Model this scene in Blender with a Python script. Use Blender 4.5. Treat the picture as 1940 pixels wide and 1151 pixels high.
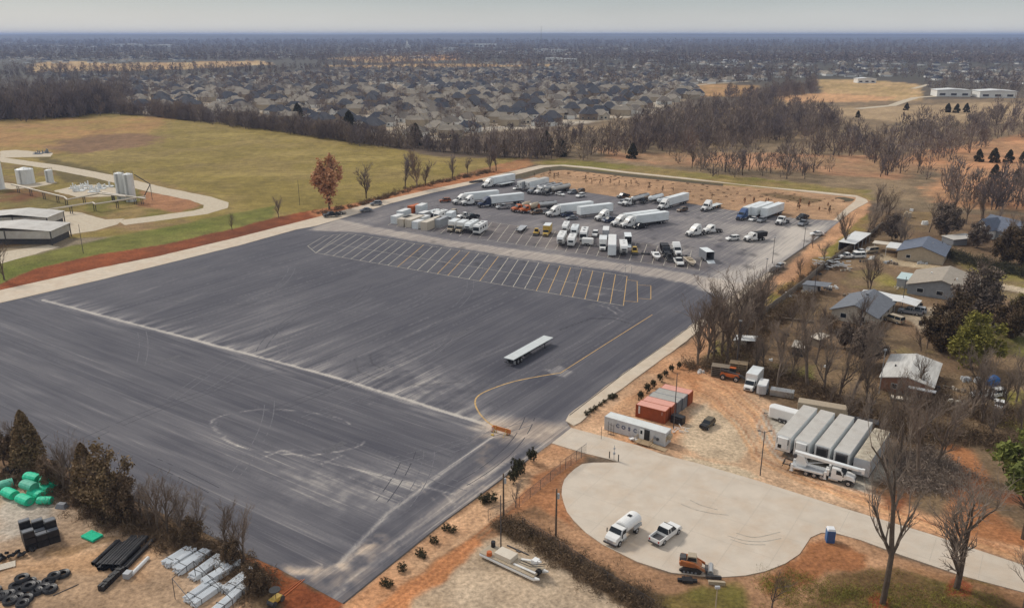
import bpy, bmesh, math, random
import numpy as np
from mathutils import Vector, Matrix
from mathutils.geometry import delaunay_2d_cdt
rad = math.radians
for o in list(bpy.data.objects): bpy.data.objects.remove(o)
scene = bpy.context.scene
C = scene.collection

# ---------------- camera, world, sun, exposure ----------------
FPX, CAMH, HORY = 1550.0, 70.0, 66.0
PITCH = math.atan((575.5 - HORY) / FPX)
cam_d = bpy.data.cameras.new('camera')
cam_d.sensor_fit = 'HORIZONTAL'; cam_d.sensor_width = 36.0
cam_d.lens = 36.0 * FPX / 1940.0
cam_d.clip_start = 1.0; cam_d.clip_end = 80000.0
cam = bpy.data.objects.new('camera', cam_d); C.objects.link(cam)
cam.location = (0, 0, CAMH); cam.rotation_euler = (math.pi / 2 - PITCH, 0, 0)
scene.camera = cam

SUN_EL, SUN_AZ = 42.0, -52.0      # azimuth from +Y (ahead), negative = left
world = bpy.data.worlds.new('World'); scene.world = world; world.use_nodes = True
wn, wl = world.node_tree.nodes, world.node_tree.links
wn.clear()
w_out = wn.new('ShaderNodeOutputWorld'); w_bg = wn.new('ShaderNodeBackground')
w_sky = wn.new('ShaderNodeTexSky'); w_sky.sky_type = 'NISHITA'; w_sky.sun_disc = False
w_sky.sun_elevation = rad(SUN_EL); w_sky.sun_rotation = rad(SUN_AZ)
w_sky.air_density = 1.0; w_sky.dust_density = 2.5; w_sky.ozone_density = 1.2; w_sky.altitude = 300
# overcast veil: a pale cloud sheet mixed over the clear sky
w_tc = wn.new('ShaderNodeTexCoord'); w_sep = wn.new('ShaderNodeSeparateXYZ')
w_ramp = wn.new('ShaderNodeValToRGB')
w_map = wn.new('ShaderNodeMapping'); w_map.inputs['Scale'].default_value = (1.5, 1.5, 9.0)
w_noise = wn.new('ShaderNodeTexNoise'); w_noise.inputs['Scale'].default_value = 2.2; w_noise.inputs['Detail'].default_value = 6
w_mix = wn.new('ShaderNodeMix'); w_mix.data_type = 'RGBA'
w_m2 = wn.new('ShaderNodeMix'); w_m2.data_type = 'RGBA'; w_m2.blend_type = 'MULTIPLY'
w_nr = wn.new('ShaderNodeMapRange')
wl.new(w_tc.outputs['Generated'], w_sep.inputs[0]); wl.new(w_sep.outputs['Z'], w_ramp.inputs[0])
wl.new(w_tc.outputs['Generated'], w_map.inputs[0]); wl.new(w_map.outputs[0], w_noise.inputs['Vector'])
r = w_ramp.color_ramp
r.elements[0].position = 0.0; r.elements[0].color = (6.8, 6.7, 6.2, 1)
r.elements[1].position = 0.5; r.elements[1].color = (5.6, 5.7, 5.9, 1)
e = r.elements.new(0.02); e.color = (5.5, 5.6, 5.4, 1)
e = r.elements.new(0.045); e.color = (3.7, 4.3, 4.45, 1)
e = r.elements.new(0.14); e.color = (4.2, 4.6, 4.7, 1)
wl.new(w_noise.outputs[0], w_nr.inputs[0])
w_nr.inputs[1].default_value = 0.3; w_nr.inputs[2].default_value = 0.7
w_nr.inputs[3].default_value = 0.95; w_nr.inputs[4].default_value = 1.05
w_m2.inputs[0].default_value = 1.0
wl.new(w_ramp.outputs[0], w_m2.inputs[6]); wl.new(w_nr.outputs[0], w_m2.inputs[7])
w_mix.inputs[0].default_value = 0.86
wl.new(w_sky.outputs[0], w_mix.inputs[6]); wl.new(w_m2.outputs[2], w_mix.inputs[7])
wl.new(w_mix.outputs[2], w_bg.inputs[0]); w_bg.inputs[1].default_value = 0.076
wl.new(w_bg.outputs[0], w_out.inputs[0])

sun_d = bpy.data.lights.new('sun', 'SUN'); sun_d.energy = 1.5; sun_d.angle = rad(10)
sun_d.color = (1.0, 0.94, 0.85)
sun = bpy.data.objects.new('sun', sun_d); C.objects.link(sun)
sa, se = rad(SUN_AZ), rad(SUN_EL)
sdir = Vector((math.sin(sa) * math.cos(se), math.cos(sa) * math.cos(se), math.sin(se)))
sun.rotation_euler = sdir.to_track_quat('Z', 'Y').to_euler(); sun.location = (0, 0, 300)
scene.view_settings.view_transform = 'Standard'; scene.view_settings.look = 'None'
scene.view_settings.exposure = 0.56; scene.view_settings.gamma = 1.0
scene.cycles.max_bounces = 4; scene.cycles.diffuse_bounces = 2; scene.cycles.glossy_bounces = 2
scene.cycles.transparent_max_bounces = 4; scene.cycles.volume_bounces = 0

# ---------------- helpers ----------------
def G(px, py, z=0.0):
    """ground point (metres) whose image lies at photo pixel px,py"""
    dx = (px - 970) / FPX; dy = -(py - 575.5) / FPX
    Y = math.cos(PITCH) + dy * math.sin(PITCH); Z = -math.sin(PITCH) + dy * math.cos(PITCH)
    t = (z - CAMH) / Z
    return (dx * t, Y * t)
def PJ(x, y, z=0.0):
    z = z - CAMH; c, s = math.cos(PITCH), math.sin(PITCH)
    d = y * c - z * s; u = y * s + z * c
    return 970 + FPX * x / d, 575.5 - FPX * u / d
def GP(pts, z=0.0): return [G(a, b, z) for a, b in pts]
def height_at(x, y, pytop):
    lo, hi = 0.0, 60.0
    for _ in range(30):
        m = (lo + hi) / 2
        if PJ(x, y, m)[1] > pytop: lo = m
        else: hi = m
    return lo
def lin(*c):
    c = [v / 255.0 for v in c]
    return tuple((v / 12.92 if v <= 0.04045 else ((v + 0.055) / 1.055) ** 2.4) for v in c)
K = 0.9
def A(r_, g_, b_, k=1.0):
    return tuple(min(0.85, v * K * k) for v in lin(r_, g_, b_))

_mats = {}
def mat(name, col, rough=0.6, var=0.12, scale=3.0, metal=0.0, dirt=None, dirt_amt=0.3, spec=0.4, bump=0.0, stretch=None):
    """procedural painted or rough surface: base colour broken up by two noises, optional dirt"""
    if name in _mats: return _mats[name]
    m = bpy.data.materials.new(name); m.use_nodes = True
    n, l = m.node_tree.nodes, m.node_tree.links
    b = n['Principled BSDF']
    tc = n.new('ShaderNodeTexCoord'); mp = n.new('ShaderNodeMapping')
    if stretch: mp.inputs['Scale'].default_value = stretch
    nz = n.new('ShaderNodeTexNoise'); nz.inputs['Scale'].default_value = scale; nz.inputs['Detail'].default_value = 5
    l.new(tc.outputs['Object'], mp.inputs[0]); l.new(mp.outputs[0], nz.inputs['Vector'])
    mr = n.new('ShaderNodeMapRange'); mr.inputs[1].default_value = 0.3; mr.inputs[2].default_value = 0.7
    mr.inputs[3].default_value = 1 - var; mr.inputs[4].default_value = 1 + var
    l.new(nz.outputs[0], mr.inputs[0])
    mx = n.new('ShaderNodeMix'); mx.data_type = 'RGBA'; mx.blend_type = 'MULTIPLY'; mx.inputs[0].default_value = 1
    mx.inputs[6].default_value = (*col, 1); l.new(mr.outputs[0], mx.inputs[7])
    out = mx.outputs[2]
    if dirt:
        n2 = n.new('ShaderNodeTexNoise'); n2.inputs['Scale'].default_value = scale * 0.4; n2.inputs['Detail'].default_value = 8
        n2.inputs['Roughness'].default_value = 0.7
        l.new(mp.outputs[0], n2.inputs['Vector'])
        m2 = n.new('ShaderNodeMapRange'); m2.inputs[1].default_value = 0.45; m2.inputs[2].default_value = 0.7
        m2.inputs[3].default_value = 0; m2.inputs[4].default_value = dirt_amt
        l.new(n2.outputs[0], m2.inputs[0])
        md = n.new('ShaderNodeMix'); md.data_type = 'RGBA'
        l.new(m2.outputs[0], md.inputs[0]); l.new(out, md.inputs[6]); md.inputs[7].default_value = (*dirt, 1)
        out = md.outputs[2]
    l.new(out, b.inputs['Base Color'])
    b.inputs['Roughness'].default_value = rough; b.inputs['Metallic'].default_value = metal
    b.inputs['Specular IOR Level'].default_value = spec
    if bump:
        bp = n.new('ShaderNodeBump'); bp.inputs['Strength'].default_value = bump; bp.inputs['Distance'].default_value = 0.05
        l.new(nz.outputs[0], bp.inputs['Height']); l.new(bp.outputs[0], b.inputs['Normal'])
    _mats[name] = m
    return m

def tag(o, label=None, cat=None, group=None, kind=None):
    if label: o['label'] = label
    if cat: o['category'] = cat
    if group: o['group'] = group
    if kind: o['kind'] = kind
    return o

def np_mesh(name, verts, faces, mats, midx=None, smooth=False):
    """fast mesh from arrays; faces = (n,3) or (n,4) array"""
    me = bpy.data.meshes.new(name)
    verts = np.asarray(verts, dtype=np.float32); faces = np.asarray(faces, dtype=np.int32)
    k = faces.shape[1]
    me.vertices.add(len(verts)); me.vertices.foreach_set('co', verts.ravel())
    me.loops.add(faces.size); me.loops.foreach_set('vertex_index', faces.ravel())
    me.polygons.add(len(faces)); me.polygons.foreach_set('loop_start', np.arange(0, faces.size, k, dtype=np.int32))
    if midx is not None: me.polygons.foreach_set('material_index', np.asarray(midx, dtype=np.int32))
    for m in (mats if isinstance(mats, (list, tuple)) else [mats]): me.materials.append(m)
    me.update(calc_edges=True)
    me.polygons.foreach_set('use_smooth', np.full(len(faces), smooth, dtype=bool))
    return me
def link(name, me, parent=None, loc=None, rz=None):
    o = bpy.data.objects.new(name, me); C.objects.link(o)
    if parent: o.parent = parent
    if loc is not None: o.location = loc
    if rz is not None: o.rotation_euler = (0, 0, rz)
    return o

class MB:
    """collects simple shapes into one mesh"""
    def __init__(s): s.v = []; s.f = []; s.m = []; s.cur = 0
    def add(s, vs, fs):
        o = len(s.v); s.v += [tuple(p) for p in vs]; s.f += [tuple(i + o for i in f) for f in fs]; s.m += [s.cur] * len(fs)
        return s
    def mi(s, i): s.cur = i; return s
    def box(s, x0, x1, y0, y1, z0, z1, tx=0.0, ty=0.0):
        """box; tx,ty shrink the top"""
        vs = [(x0, y0, z0), (x1, y0, z0), (x1, y1, z0), (x0, y1, z0),
              (x0 + tx, y0 + ty, z1), (x1 - tx, y0 + ty, z1), (x1 - tx, y1 - ty, z1), (x0 + tx, y1 - ty, z1)]
        return s.add(vs, [(3, 2, 1, 0), (4, 5, 6, 7), (0, 1, 5, 4), (1, 2, 6, 5), (2, 3, 7, 6), (3, 0, 4, 7)])
    def prism(s, prof, y0, y1, inset=None):
        """side outline (x,z) extruded across y; inset = per-point narrowing"""
        n = len(prof); inset = inset or [0] * n
        vs = [(x, y0 + d, z) for (x, z), d in zip(prof, inset)] + [(x, y1 - d, z) for (x, z), d in zip(prof, inset)]
        fs = [tuple(range(n)), tuple(range(2 * n - 1, n - 1, -1))]
        fs += [((i + 1) % n, i, i + n, (i + 1) % n + n) for i in range(n)]
        return s.add(vs, fs)
    def prof_z(s, pts, z0, z1, top=None):
        """plan outline (x,y) extruded up"""
        n = len(pts); t = top or pts
        vs = [(x, y, z0) for x, y in pts] + [(x, y, z1) for x, y in t]
        fs = [tuple(range(n - 1, -1, -1)), tuple(range(n, 2 * n))] + [(i, (i + 1) % n, (i + 1) % n + n, i + n) for i in range(n)]
        return s.add(vs, fs)
    def tube(s, p0, p1, r0, r1=None, n=6, cap=True):
        r1 = r0 if r1 is None else r1
        p0 = Vector(p0); p1 = Vector(p1); d = (p1 - p0).normalized()
        u = d.orthogonal().normalized(); w = d.cross(u)
        vs = []
        for p, r_ in ((p0, r0), (p1, r1)):
            for i in range(n):
                a = 2 * math.pi * i / n; vs.append(p + u * math.cos(a) * r_ + w * math.sin(a) * r_)
        fs = [(i, (i + 1) % n, (i + 1) % n + n, i + n) for i in range(n)]
        if cap: fs += [tuple(range(n - 1, -1, -1)), tuple(range(n, 2 * n))]
        return s.add(vs, fs)
    def path(s, pts, r_, n=5):
        for a, b in zip(pts[:-1], pts[1:]): s.tube(a, b, r_, r_, n)
        return s
    def ring(s, c, R, r_, n=20, k=6, axis='z'):
        vs = []; fs = []
        for i in range(n):
            a = 2 * math.pi * i / n
            for j in range(k):
                b = 2 * math.pi * j / k
                x = (R + r_ * math.cos(b)) * math.cos(a); y = (R + r_ * math.cos(b)) * math.sin(a); z = r_ * math.sin(b)
                p = (x, y, z) if axis == 'z' else ((x, z, y) if axis == 'y' else (z, x, y))
                vs.append((c[0] + p[0], c[1] + p[1], c[2] + p[2]))
        for i in range(n):
            for j in range(k):
                fs.append((i * k + j, ((i + 1) % n) * k + j, ((i + 1) % n) * k + (j + 1) % k, i * k + (j + 1) % k))
        return s.add(vs, fs)
    def xf(s, M, start=0):
        s.v = s.v[:start] + [tuple(M @ Vector(p)) for p in s.v[start:]]; return s
    def build(s, name, mats, parent=None, smooth=False, bevel=0.0):
        me = bpy.data.meshes.new(name); me.from_pydata(s.v, [], s.f)
        for m in (mats if isinstance(mats, (list, tuple)) else [mats]): me.materials.append(m)
        for p, i in zip(me.polygons, s.m): p.material_index = i; p.use_smooth = smooth
        if bevel:
            bm = bmesh.new(); bm.from_mesh(me)
            bmesh.ops.remove_doubles(bm, verts=bm.verts, dist=1e-4)
            bmesh.ops.bevel(bm, geom=[e for e in bm.edges if len(e.link_faces) == 2 and e.calc_face_angle(0) > 0.5],
                            offset=bevel, segments=2, affect='EDGES', profile=0.5)
            bm.to_mesh(me); bm.free()
        me.update()
        return link(name, me, parent)

def empty(name, loc=(0, 0, 0), rz=0.0):
    o = bpy.data.objects.new(name, None); C.objects.link(o); o.empty_display_size = 0.5
    o.location = loc; o.rotation_euler = (0, 0, rz); return o
def copy_tree(o, parent=None):
    c = o.copy(); C.objects.link(c)
    if parent: c.parent = parent
    for ch in o.children: copy_tree(ch, c)
    return c
_proto = {}
def inst(key, fn, loc, rz, label, cat, group=None, sc=1.0):
    """the first call builds the thing, later calls copy it and its parts"""
    if key in _proto: o = copy_tree(_proto[key])
    else: o = fn(); _proto[key] = o
    o.location = loc; o.rotation_euler = (0, 0, rz); o.scale = (sc, sc, sc)
    for k in ('label', 'category', 'group'):
        if k in o: del o[k]
    return tag(o, label, cat, group)

# ---------------- numpy noise ----------------
def _h(ix, iy, seed):
    n = (ix.astype(np.int64) * 374761393 + iy.astype(np.int64) * 668265263 + seed * 974634777) & 0x7fffffff
    n = ((n ^ (n >> 13)) * 1274126177) & 0x7fffffff
    return ((n ^ (n >> 16)) & 0xffff) / 65535.0
def vnoise(x, y, seed=0):
    ix = np.floor(x); iy = np.floor(y); fx = x - ix; fy = y - iy
    fx = fx * fx * (3 - 2 * fx); fy = fy * fy * (3 - 2 * fy)
    a = _h(ix, iy, seed); b = _h(ix + 1, iy, seed); c = _h(ix, iy + 1, seed); d = _h(ix + 1, iy + 1, seed)
    return (a * (1 - fx) + b * fx) * (1 - fy) + (c * (1 - fx) + d * fx) * fy
def fbm(x, y, scale, seed=0, oct=4):
    s = 0; t = 0; a = 1.0
    for i in range(oct):
        s = s + a * vnoise(x / scale, y / scale, seed + i * 17); t += a; a *= 0.55; scale *= 0.48
    return s / t
def sdist(X, Y, poly):
    """signed distance to polygon, positive inside"""
    d2 = np.full(X.shape, 1e18); ins = np.zeros(X.shape, bool); n = len(poly)
    for i in range(n):
        x0, y0 = poly[i]; x1, y1 = poly[(i + 1) % n]
        ex, ey = x1 - x0, y1 - y0; L = ex * ex + ey * ey + 1e-12
        t = np.clip(((X - x0) * ex + (Y - y0) * ey) / L, 0, 1)
        d2 = np.minimum(d2, (X - x0 - t * ex) ** 2 + (Y - y0 - t * ey) ** 2)
        if y0 != y1:
            c = ((y0 > Y) != (y1 > Y)) & (X < (x1 - x0) * (Y - y0) / (y1 - y0) + x0)
            ins ^= c
    d = np.sqrt(d2); return np.where(ins, d, -d)
def ldist(X, Y, line):
    d2 = np.full(X.shape, 1e18)
    for (x0, y0), (x1, y1) in zip(line[:-1], line[1:]):
        ex, ey = x1 - x0, y1 - y0; L = ex * ex + ey * ey + 1e-12
        t = np.clip(((X - x0) * ex + (Y - y0) * ey) / L, 0, 1)
        d2 = np.minimum(d2, (X - x0 - t * ex) ** 2 + (Y - y0 - t * ey) ** 2)
    return np.sqrt(d2)
# ---------------- ground sheet (reaches the horizon) ----------------
def ground_rows():
    ys = [45.0]
    while ys[-1] < 45000:
        y = ys[-1]; step = min(2.6 * y * y / (FPX * CAMH), 0.045 * y + 5)
        ys.append(y + max(step, 0.12))
    return np.array(ys)
gy = ground_rows(); NC = 640
gu = np.linspace(-1, 1, NC)
GX = gu[None, :] * (gy[:, None] * 0.78 + 30); GY = np.repeat(gy[:, None], NC, 1)
X, Y = GX.ravel(), GY.ravel()
n1 = fbm(X, Y, 9.0, 3); n2 = fbm(X, Y, 45.0, 11); n3 = fbm(X, Y, 180.0, 23); n4 = fbm(X, Y, 2.2, 31, 3)
nf = fbm(X, Y * 0.5, 900.0, 41)
base = np.array(A(112, 96, 80)); col = np.tile(base, (len(X), 1)) * (0.8 + 0.4 * n2)[:, None]
far = np.clip((Y - 600) / 900, 0, 1)[:, None]
col = col * (1 - far) + far * (np.array(A(92, 88, 78)) * (0.75 + 0.5 * n3)[:, None] * (0.8 + 0.4 * nf)[:, None])
WX, WY = (fbm(X, Y, 7.0, 5) - 0.5), (fbm(X, Y, 7.0, 6) - 0.5)
def paint(px, c, soft=1.2, warp=3.0, amt=1.0, noise=None, var=0.25, c2=None):
    poly = GP(px)
    xs = [p[0] for p in poly]; ys = [p[1] for p in poly]; m = soft * 3 + warp * 2
    idx = np.where((X > min(xs) - m) & (X < max(xs) + m) & (Y > min(ys) - m) & (Y < max(ys) + m))[0]
    if not len(idx): return
    x, y = X[idx] + WX[idx] * warp * 2, Y[idx] + WY[idx] * warp * 2
    a = np.clip(sdist(x, y, poly) / (soft * 2) + 0.5, 0, 1) * amt
    a = a * a * (3 - 2 * a) if amt >= 1 else a
    if noise is not None: a = a * np.clip((noise[idx] - 0.35) * 4, 0, 1)
    cc = np.tile(np.array(c), (len(idx), 1))
    if c2 is not None:
        t = np.clip((fbm(X[idx], Y[idx], 22.0, 77) - 0.38) * 4.5, 0, 1)[:, None]; cc = cc * (1 - t) + np.array(c2) * t
    cc = cc * (1 - var + 2 * var * n1[idx])[:, None] * (1 - var * 0.6 + var * 1.2 * n4[idx])[:, None]
    col[idx] = col[idx] * (1 - a[:, None]) + cc * a[:, None]
def stroke(px, w, c, amt=0.8, warp=1.0, soft=0.5, rough=0.0, var=0.15):
    line = GP(px); xs = [p[0] for p in line]; ys = [p[1] for p in line]; m = w * 2 + warp * 2
    idx = np.where((X > min(xs) - m) & (X < max(xs) + m) & (Y > min(ys) - m) & (Y < max(ys) + m))[0]
    if not len(idx): return
    x, y = X[idx] + WX[idx] * warp * 2, Y[idx] + WY[idx] * warp * 2
    a = np.clip((w - ldist(x, y, line)) / (w * soft) , 0, 1) * amt
    if rough: a = a * np.clip((n4[idx] - 0.5 + (1 - rough) * 0.5) * 4, 0, 1)
    cc = np.array(c) * (1 - var + 2 * var * n1[idx])[:, None]
    col[idx] = col[idx] * (1 - a[:, None]) + cc * a[:, None]

T_FIELD = A(142, 124, 66); T_FIELD2 = A(158, 134, 82); T_BROWN = A(140, 106, 74); T_GREEN = A(106, 114, 46); T_TAN = A(196, 160, 118)
T_ORG = A(180, 136, 102); T_RED = A(142, 78, 46); T_SAND = A(202, 176, 146); T_GRAV = A(196, 184, 166); T_DUST = A(190, 164, 134); T_LEAF = A(110, 90, 70)
T_YARD = A(144, 132, 70); T_LITTER = A(132, 110, 84)
# far fields and clearings
for p in ([(58, 124), (486, 115), (520, 122), (345, 132), (60, 137)], [(612, 110), (868, 103), (872, 113), (700, 119)],
          [(605, 124), (900, 121), (1060, 122), (1040, 126), (700, 130)], [(70, 118), (150, 116), (200, 120), (60, 124)]):
    paint(p, A(200, 170, 122), 8, 20, 1, var=0.2, c2=A(176, 140, 96))
paint([(800, 107), (868, 104), (866, 113), (820, 116)], A(190, 145, 95), 6, 14)
paint([(1280, 166), (1345, 157), (1440, 163), (1425, 184), (1300, 182)], A(188, 146, 102), 6, 10, c2=A(168, 134, 88))
paint([(1545, 150), (1625, 150), (1745, 160), (1750, 190), (1640, 206), (1480, 197), (1462, 184), (1560, 176)], A(198, 164, 118), 4, 8, c2=A(176, 148, 100))
paint([(1468, 184), (1560, 176), (1700, 184), (1660, 202), (1500, 196)], A(206, 160, 116), 3, 4)
paint([(1000, 262), (1200, 215), (1480, 196), (1960, 185), (2300, 220), (2300, 420), (1700, 400), (1640, 372), (1200, 325), (980, 305)], A(148, 126, 98), 6, 10, c2=A(130, 112, 88))
paint([(1480, 200), (1640, 204), (1900, 192), (1960, 210), (1940, 232), (1700, 232), (1560, 215)], A(176, 150, 116), 4, 8)
paint([(1130, 278), (1180, 290), (1450, 290), (1700, 296), (1760, 320), (1700, 340), (1440, 322), (1240, 312), (1150, 300)], A(186, 140, 106), 4, 7, c2=A(162, 130, 98))
paint([(1700, 296), (1960, 250), (2200, 300), (2200, 420), (1800, 392), (1740, 368), (1790, 330)], A(200, 146, 106), 4, 7, c2=A(182, 140, 104))
paint([(1000, 308), (1060, 300), (1250, 318), (1640, 360), (1650, 380), (1200, 332), (1040, 314)], A(128, 120, 62), 2.5, 5, c2=A(150, 128, 82))
paint([(195, 214), (190, 152), (520, 144), (700, 132), (1000, 136), (1250, 144), (1330, 174), (1240, 216), (1060, 240), (905, 252), (855, 266), (760, 264), (620, 246), (430, 220)], A(168, 150, 124), 5, 6, c2=A(190, 178, 160))
# left field
paint([(-400, 232), (0, 226), (200, 213), (420, 233), (560, 250), (720, 276), (830, 298), (985, 300), (960, 318), (850, 348), (700, 386), (600, 408), (420, 440), (0, 530), (-400, 640)], T_FIELD, 3, 5, c2=A(148, 128, 76))
paint([(-400, 232), (0, 228), (190, 222), (330, 222), (290, 252), (130, 285), (0, 300), (-400, 320)], A(168, 130, 84), 9, 16, c2=A(160, 132, 78))
paint([(110, 266), (200, 254), (300, 254), (306, 262), (270, 276), (150, 292), (90, 285)], A(136, 106, 78), 6, 12)
for p in [(520, 262, 90, 3), (690, 300, 70, 3), (560, 290, 120, 3), (420, 255, 70, 2), (640, 322, 60, 3), (320, 300, 80, 2), (780, 320, 60, 3), (480, 330, 90, 3)]:
    x, y, w, h = p
    paint([(x - w, y - h), (x, y - h * 2), (x + w, y - h), (x + w * 0.8, y + h), (x - w * .6, y + h * 2)], A(160, 140, 82), 3, 9, 0.6)
# tank yard
paint([(-200, 305), (0, 300), (200, 330), (400, 372), (440, 392), (400, 415), (200, 450), (0, 500), (-200, 540)], A(142, 116, 82), 3, 5, c2=T_FIELD)
paint([(0, 345), (90, 352), (150, 385), (120, 400), (0, 420)], A(128, 88, 58), 2, 4, c2=A(126, 112, 64))
paint([(230, 330), (330, 350), (400, 390), (300, 420), (200, 416), (150, 400)], A(150, 126, 80), 2, 4, c2=A(120, 112, 54))
paint([(270, 360), (360, 372), (385, 388), (330, 402), (270, 392)], A(164, 118, 84), 2, 4)
paint([(60, 290), (200, 325), (230, 345), (150, 352), (100, 330)], A(110, 96, 58), 1.5, 4)
paint([(0, 470), (120, 452), (220, 448), (220, 462), (110, 485), (0, 505)], A(150, 134, 110), 1.5, 2)
paint([(-260, 550), (0, 496), (110, 472), (219, 447), (313, 431), (428, 406), (520, 390), (516, 412), (450, 431), (407, 441), (313, 463), (188, 481), (62, 510), (0, 538), (-260, 600)], A(108, 112, 48), 1.2, 2, c2=A(120, 118, 58))
paint([(-260, 603), (0, 538), (62, 510), (188, 481), (313, 463), (407, 441), (450, 431), (520, 412), (600, 396), (600, 412), (450, 450), (303, 485), (188, 508), (0, 552), (-260, 616)], T_RED, 0.7, 1.2, c2=A(122, 70, 44))
paint([(585, 400), (690, 382), (760, 362), (860, 335), (940, 312), (1000, 300), (1012, 312), (950, 330), (893, 344), (817, 360), (726, 381), (600, 412)], A(190, 128, 88), 1.2, 2.5, c2=A(160, 118, 82))
# planted dirt island behind the truck rows
ISL = [(974, 345), (1045, 322), (1070, 320), (1190, 332), (1369, 350), (1622, 371), (1650, 380), (1600, 410), (1580, 421), (1536, 419), (1492, 415), (1380, 401), (1296, 386), (1190, 379), (1115, 367), (1057, 356)]
paint(ISL, A(184, 146, 112), 1.5, 2, c2=A(172, 138, 106))
for p in ([(1440, 366), (1480, 367), (1560, 378), (1530, 386), (1470, 376)],):
    paint(p, A(120, 98, 70), 1, 2)
stroke([(1100, 345), (1400, 372), (1560, 395)], 1.6, A(196, 156, 120), 0.6)
stroke([(1040, 338), (1300, 375), (1580, 414)], 1.4, A(200, 160, 124), 0.6)
# slope and grass right of the lot
paint([(1590, 408), (1622, 380), (1648, 382), (1640, 420), (1580, 470), (1500, 540), (1450, 570), (1440, 545), (1500, 500), (1568, 440)], A(206, 158, 118), 1, 2, c2=A(184, 140, 106))
paint([(1648, 400), (1650, 424), (1600, 470), (1530, 540), (1480, 572), (1452, 585), (1448, 560), (1500, 524), (1570, 468), (1620, 425)], A(136, 124, 62), 0.9, 2.5, c2=A(150, 112, 78))
# yards and woods floor on the right
paint([(1660, 400), (2300, 420), (2400, 1100), (1960, 1045), (1640, 935), (1480, 790), (1330, 690), (1350, 600), (1450, 590), (1600, 475)], T_LITTER, 3, 5, c2=A(126, 102, 78))
for p, c_ in (([(1590, 530), (1640, 512), (1690, 520), (1715, 545), (1720, 565), (1640, 548), (1600, 548)], T_YARD),
             ([(1640, 640), (1700, 620), (1760, 650), (1790, 680), (1740, 680), (1660, 655)], A(150, 138, 80)),
             ([(1480, 566), (1570, 560), (1590, 580), (1560, 600), (1480, 600), (1450, 590)], A(142, 120, 82)),
             ([(1350, 640), (1420, 670), (1420, 690), (1380, 690), (1340, 670)], A(124, 112, 66)),
             ([(1470, 690), (1530, 690), (1530, 715), (1480, 715)], A(122, 120, 58)),
             ([(1790, 475), (1860, 480), (2000, 520), (2300, 560), (2300, 610), (1900, 540), (1800, 510)], A(138, 126, 70)),
             ([(1880, 610), (2200, 640), (2200, 700), (1880, 670), (1850, 640)], A(118, 116, 56)),
             ([(1880, 745), (1960, 740), (2200, 800), (2200, 830), (1900, 810)], A(138, 126, 66)),
             ([(1700, 400), (1760, 402), (1770, 440), (1720, 440)], A(140, 116, 78)),
             ([(1850, 560), (1940, 570), (2200, 620), (2200, 600), (1880, 548)], A(140, 122, 88))):
    paint(p, c_, 1.2, 3, c2=tuple(v * 0.92 for v in T_LITTER))
paint([(1690, 585), (1760, 580), (1850, 600), (1960, 622), (2200, 650), (2200, 668), (1930, 634), (1840, 620), (1750, 630)], A(176, 158, 134), 0.8, 1.5)
paint([(1670, 478), (1700, 492), (1790, 505), (1780, 512), (1690, 502), (1660, 490)], A(184, 164, 134), 0.6, 1.2)
paint([(1885, 536), (2200, 590), (2200, 600), (1885, 546)], A(190, 172, 146), 0.5, 0.8)
paint([(1690, 806), (1740, 800), (1760, 822), (1700, 825)], A(186, 172, 150), 0.6, 1.6)
paint([(1775, 748), (1800, 742), (1815, 760), (1780, 765)], A(190, 168, 140), 0.5, 1.4)
# red-clay work yard
paint([(1043, 842), (1082, 808), (1180, 735), (1310, 640), (1345, 606), (1352, 640), (1330, 690), (1400, 716), (1450, 750), (1500, 790), (1560, 860), (1640, 925), (1760, 975), (1960, 1040), (2150, 1100), (2150, 1140), (1940, 1074), (1760, 1014), (1603, 967), (1420, 912), (1254, 863), (1206, 846), (1120, 862)], A(200, 152, 114), 1.0, 2, c2=A(208, 172, 138))
paint([(1150, 790), (1200, 745), (1290, 690), (1330, 696), (1320, 760), (1300, 830), (1230, 850), (1140, 822)], A(188, 134, 94), 1, 3, c2=A(206, 164, 126))
paint([(1345, 765), (1385, 790), (1425, 830), (1400, 872), (1340, 862), (1300, 850), (1300, 800), (1320, 775)], A(204, 180, 150), 1.0, 2.5, var=0.15)
paint([(1440, 770), (1480, 790), (1560, 770), (1690, 820), (1700, 900), (1655, 945), (1560, 905), (1470, 860), (1430, 820)], A(186, 176, 160), 1.0, 2, var=0.15)
paint([(1296, 862), (1400, 880), (1440, 905), (1420, 910), (1340, 885), (1290, 872)], A(206, 184, 154), 0.6, 1.5)
paint([(1640, 935), (1662, 905), (1720, 915), (1710, 960), (1680, 965)], A(136, 86, 58), 1, 2.5, c2=T_LITTER)
paint([(1800, 838), (1850, 850), (1880, 900), (1850, 960), (1960, 1010), (2150, 1080), (2150, 1110), (1940, 1045), (1800, 1000), (1780, 960), (1800, 900)], A(178, 122, 82), 1.2, 3, c2=A(150, 92, 58))
paint([(1870, 925), (1930, 930), (1980, 960), (1900, 960)], A(150, 86, 56), 1, 2, 0.6)
for ln in ([(1320, 722), (1370, 745), (1420, 790), (1450, 850), (1500, 890), (1600, 945), (1740, 990), (1940, 1058)],
           [(1330, 712), (1390, 740), (1440, 790), (1475, 852), (1530, 895), (1640, 945)],
           [(1300, 735), (1350, 760), (1400, 815), (1430, 868), (1520, 912), (1700, 975), (1940, 1066)]):
    stroke(ln, 0.55, A(214, 164, 120), 0.75, 0.6)
    stroke([(a + 9, b - 4) for a, b in ln], 0.35, A(168, 112, 74), 0.6, 0.6)
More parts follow.
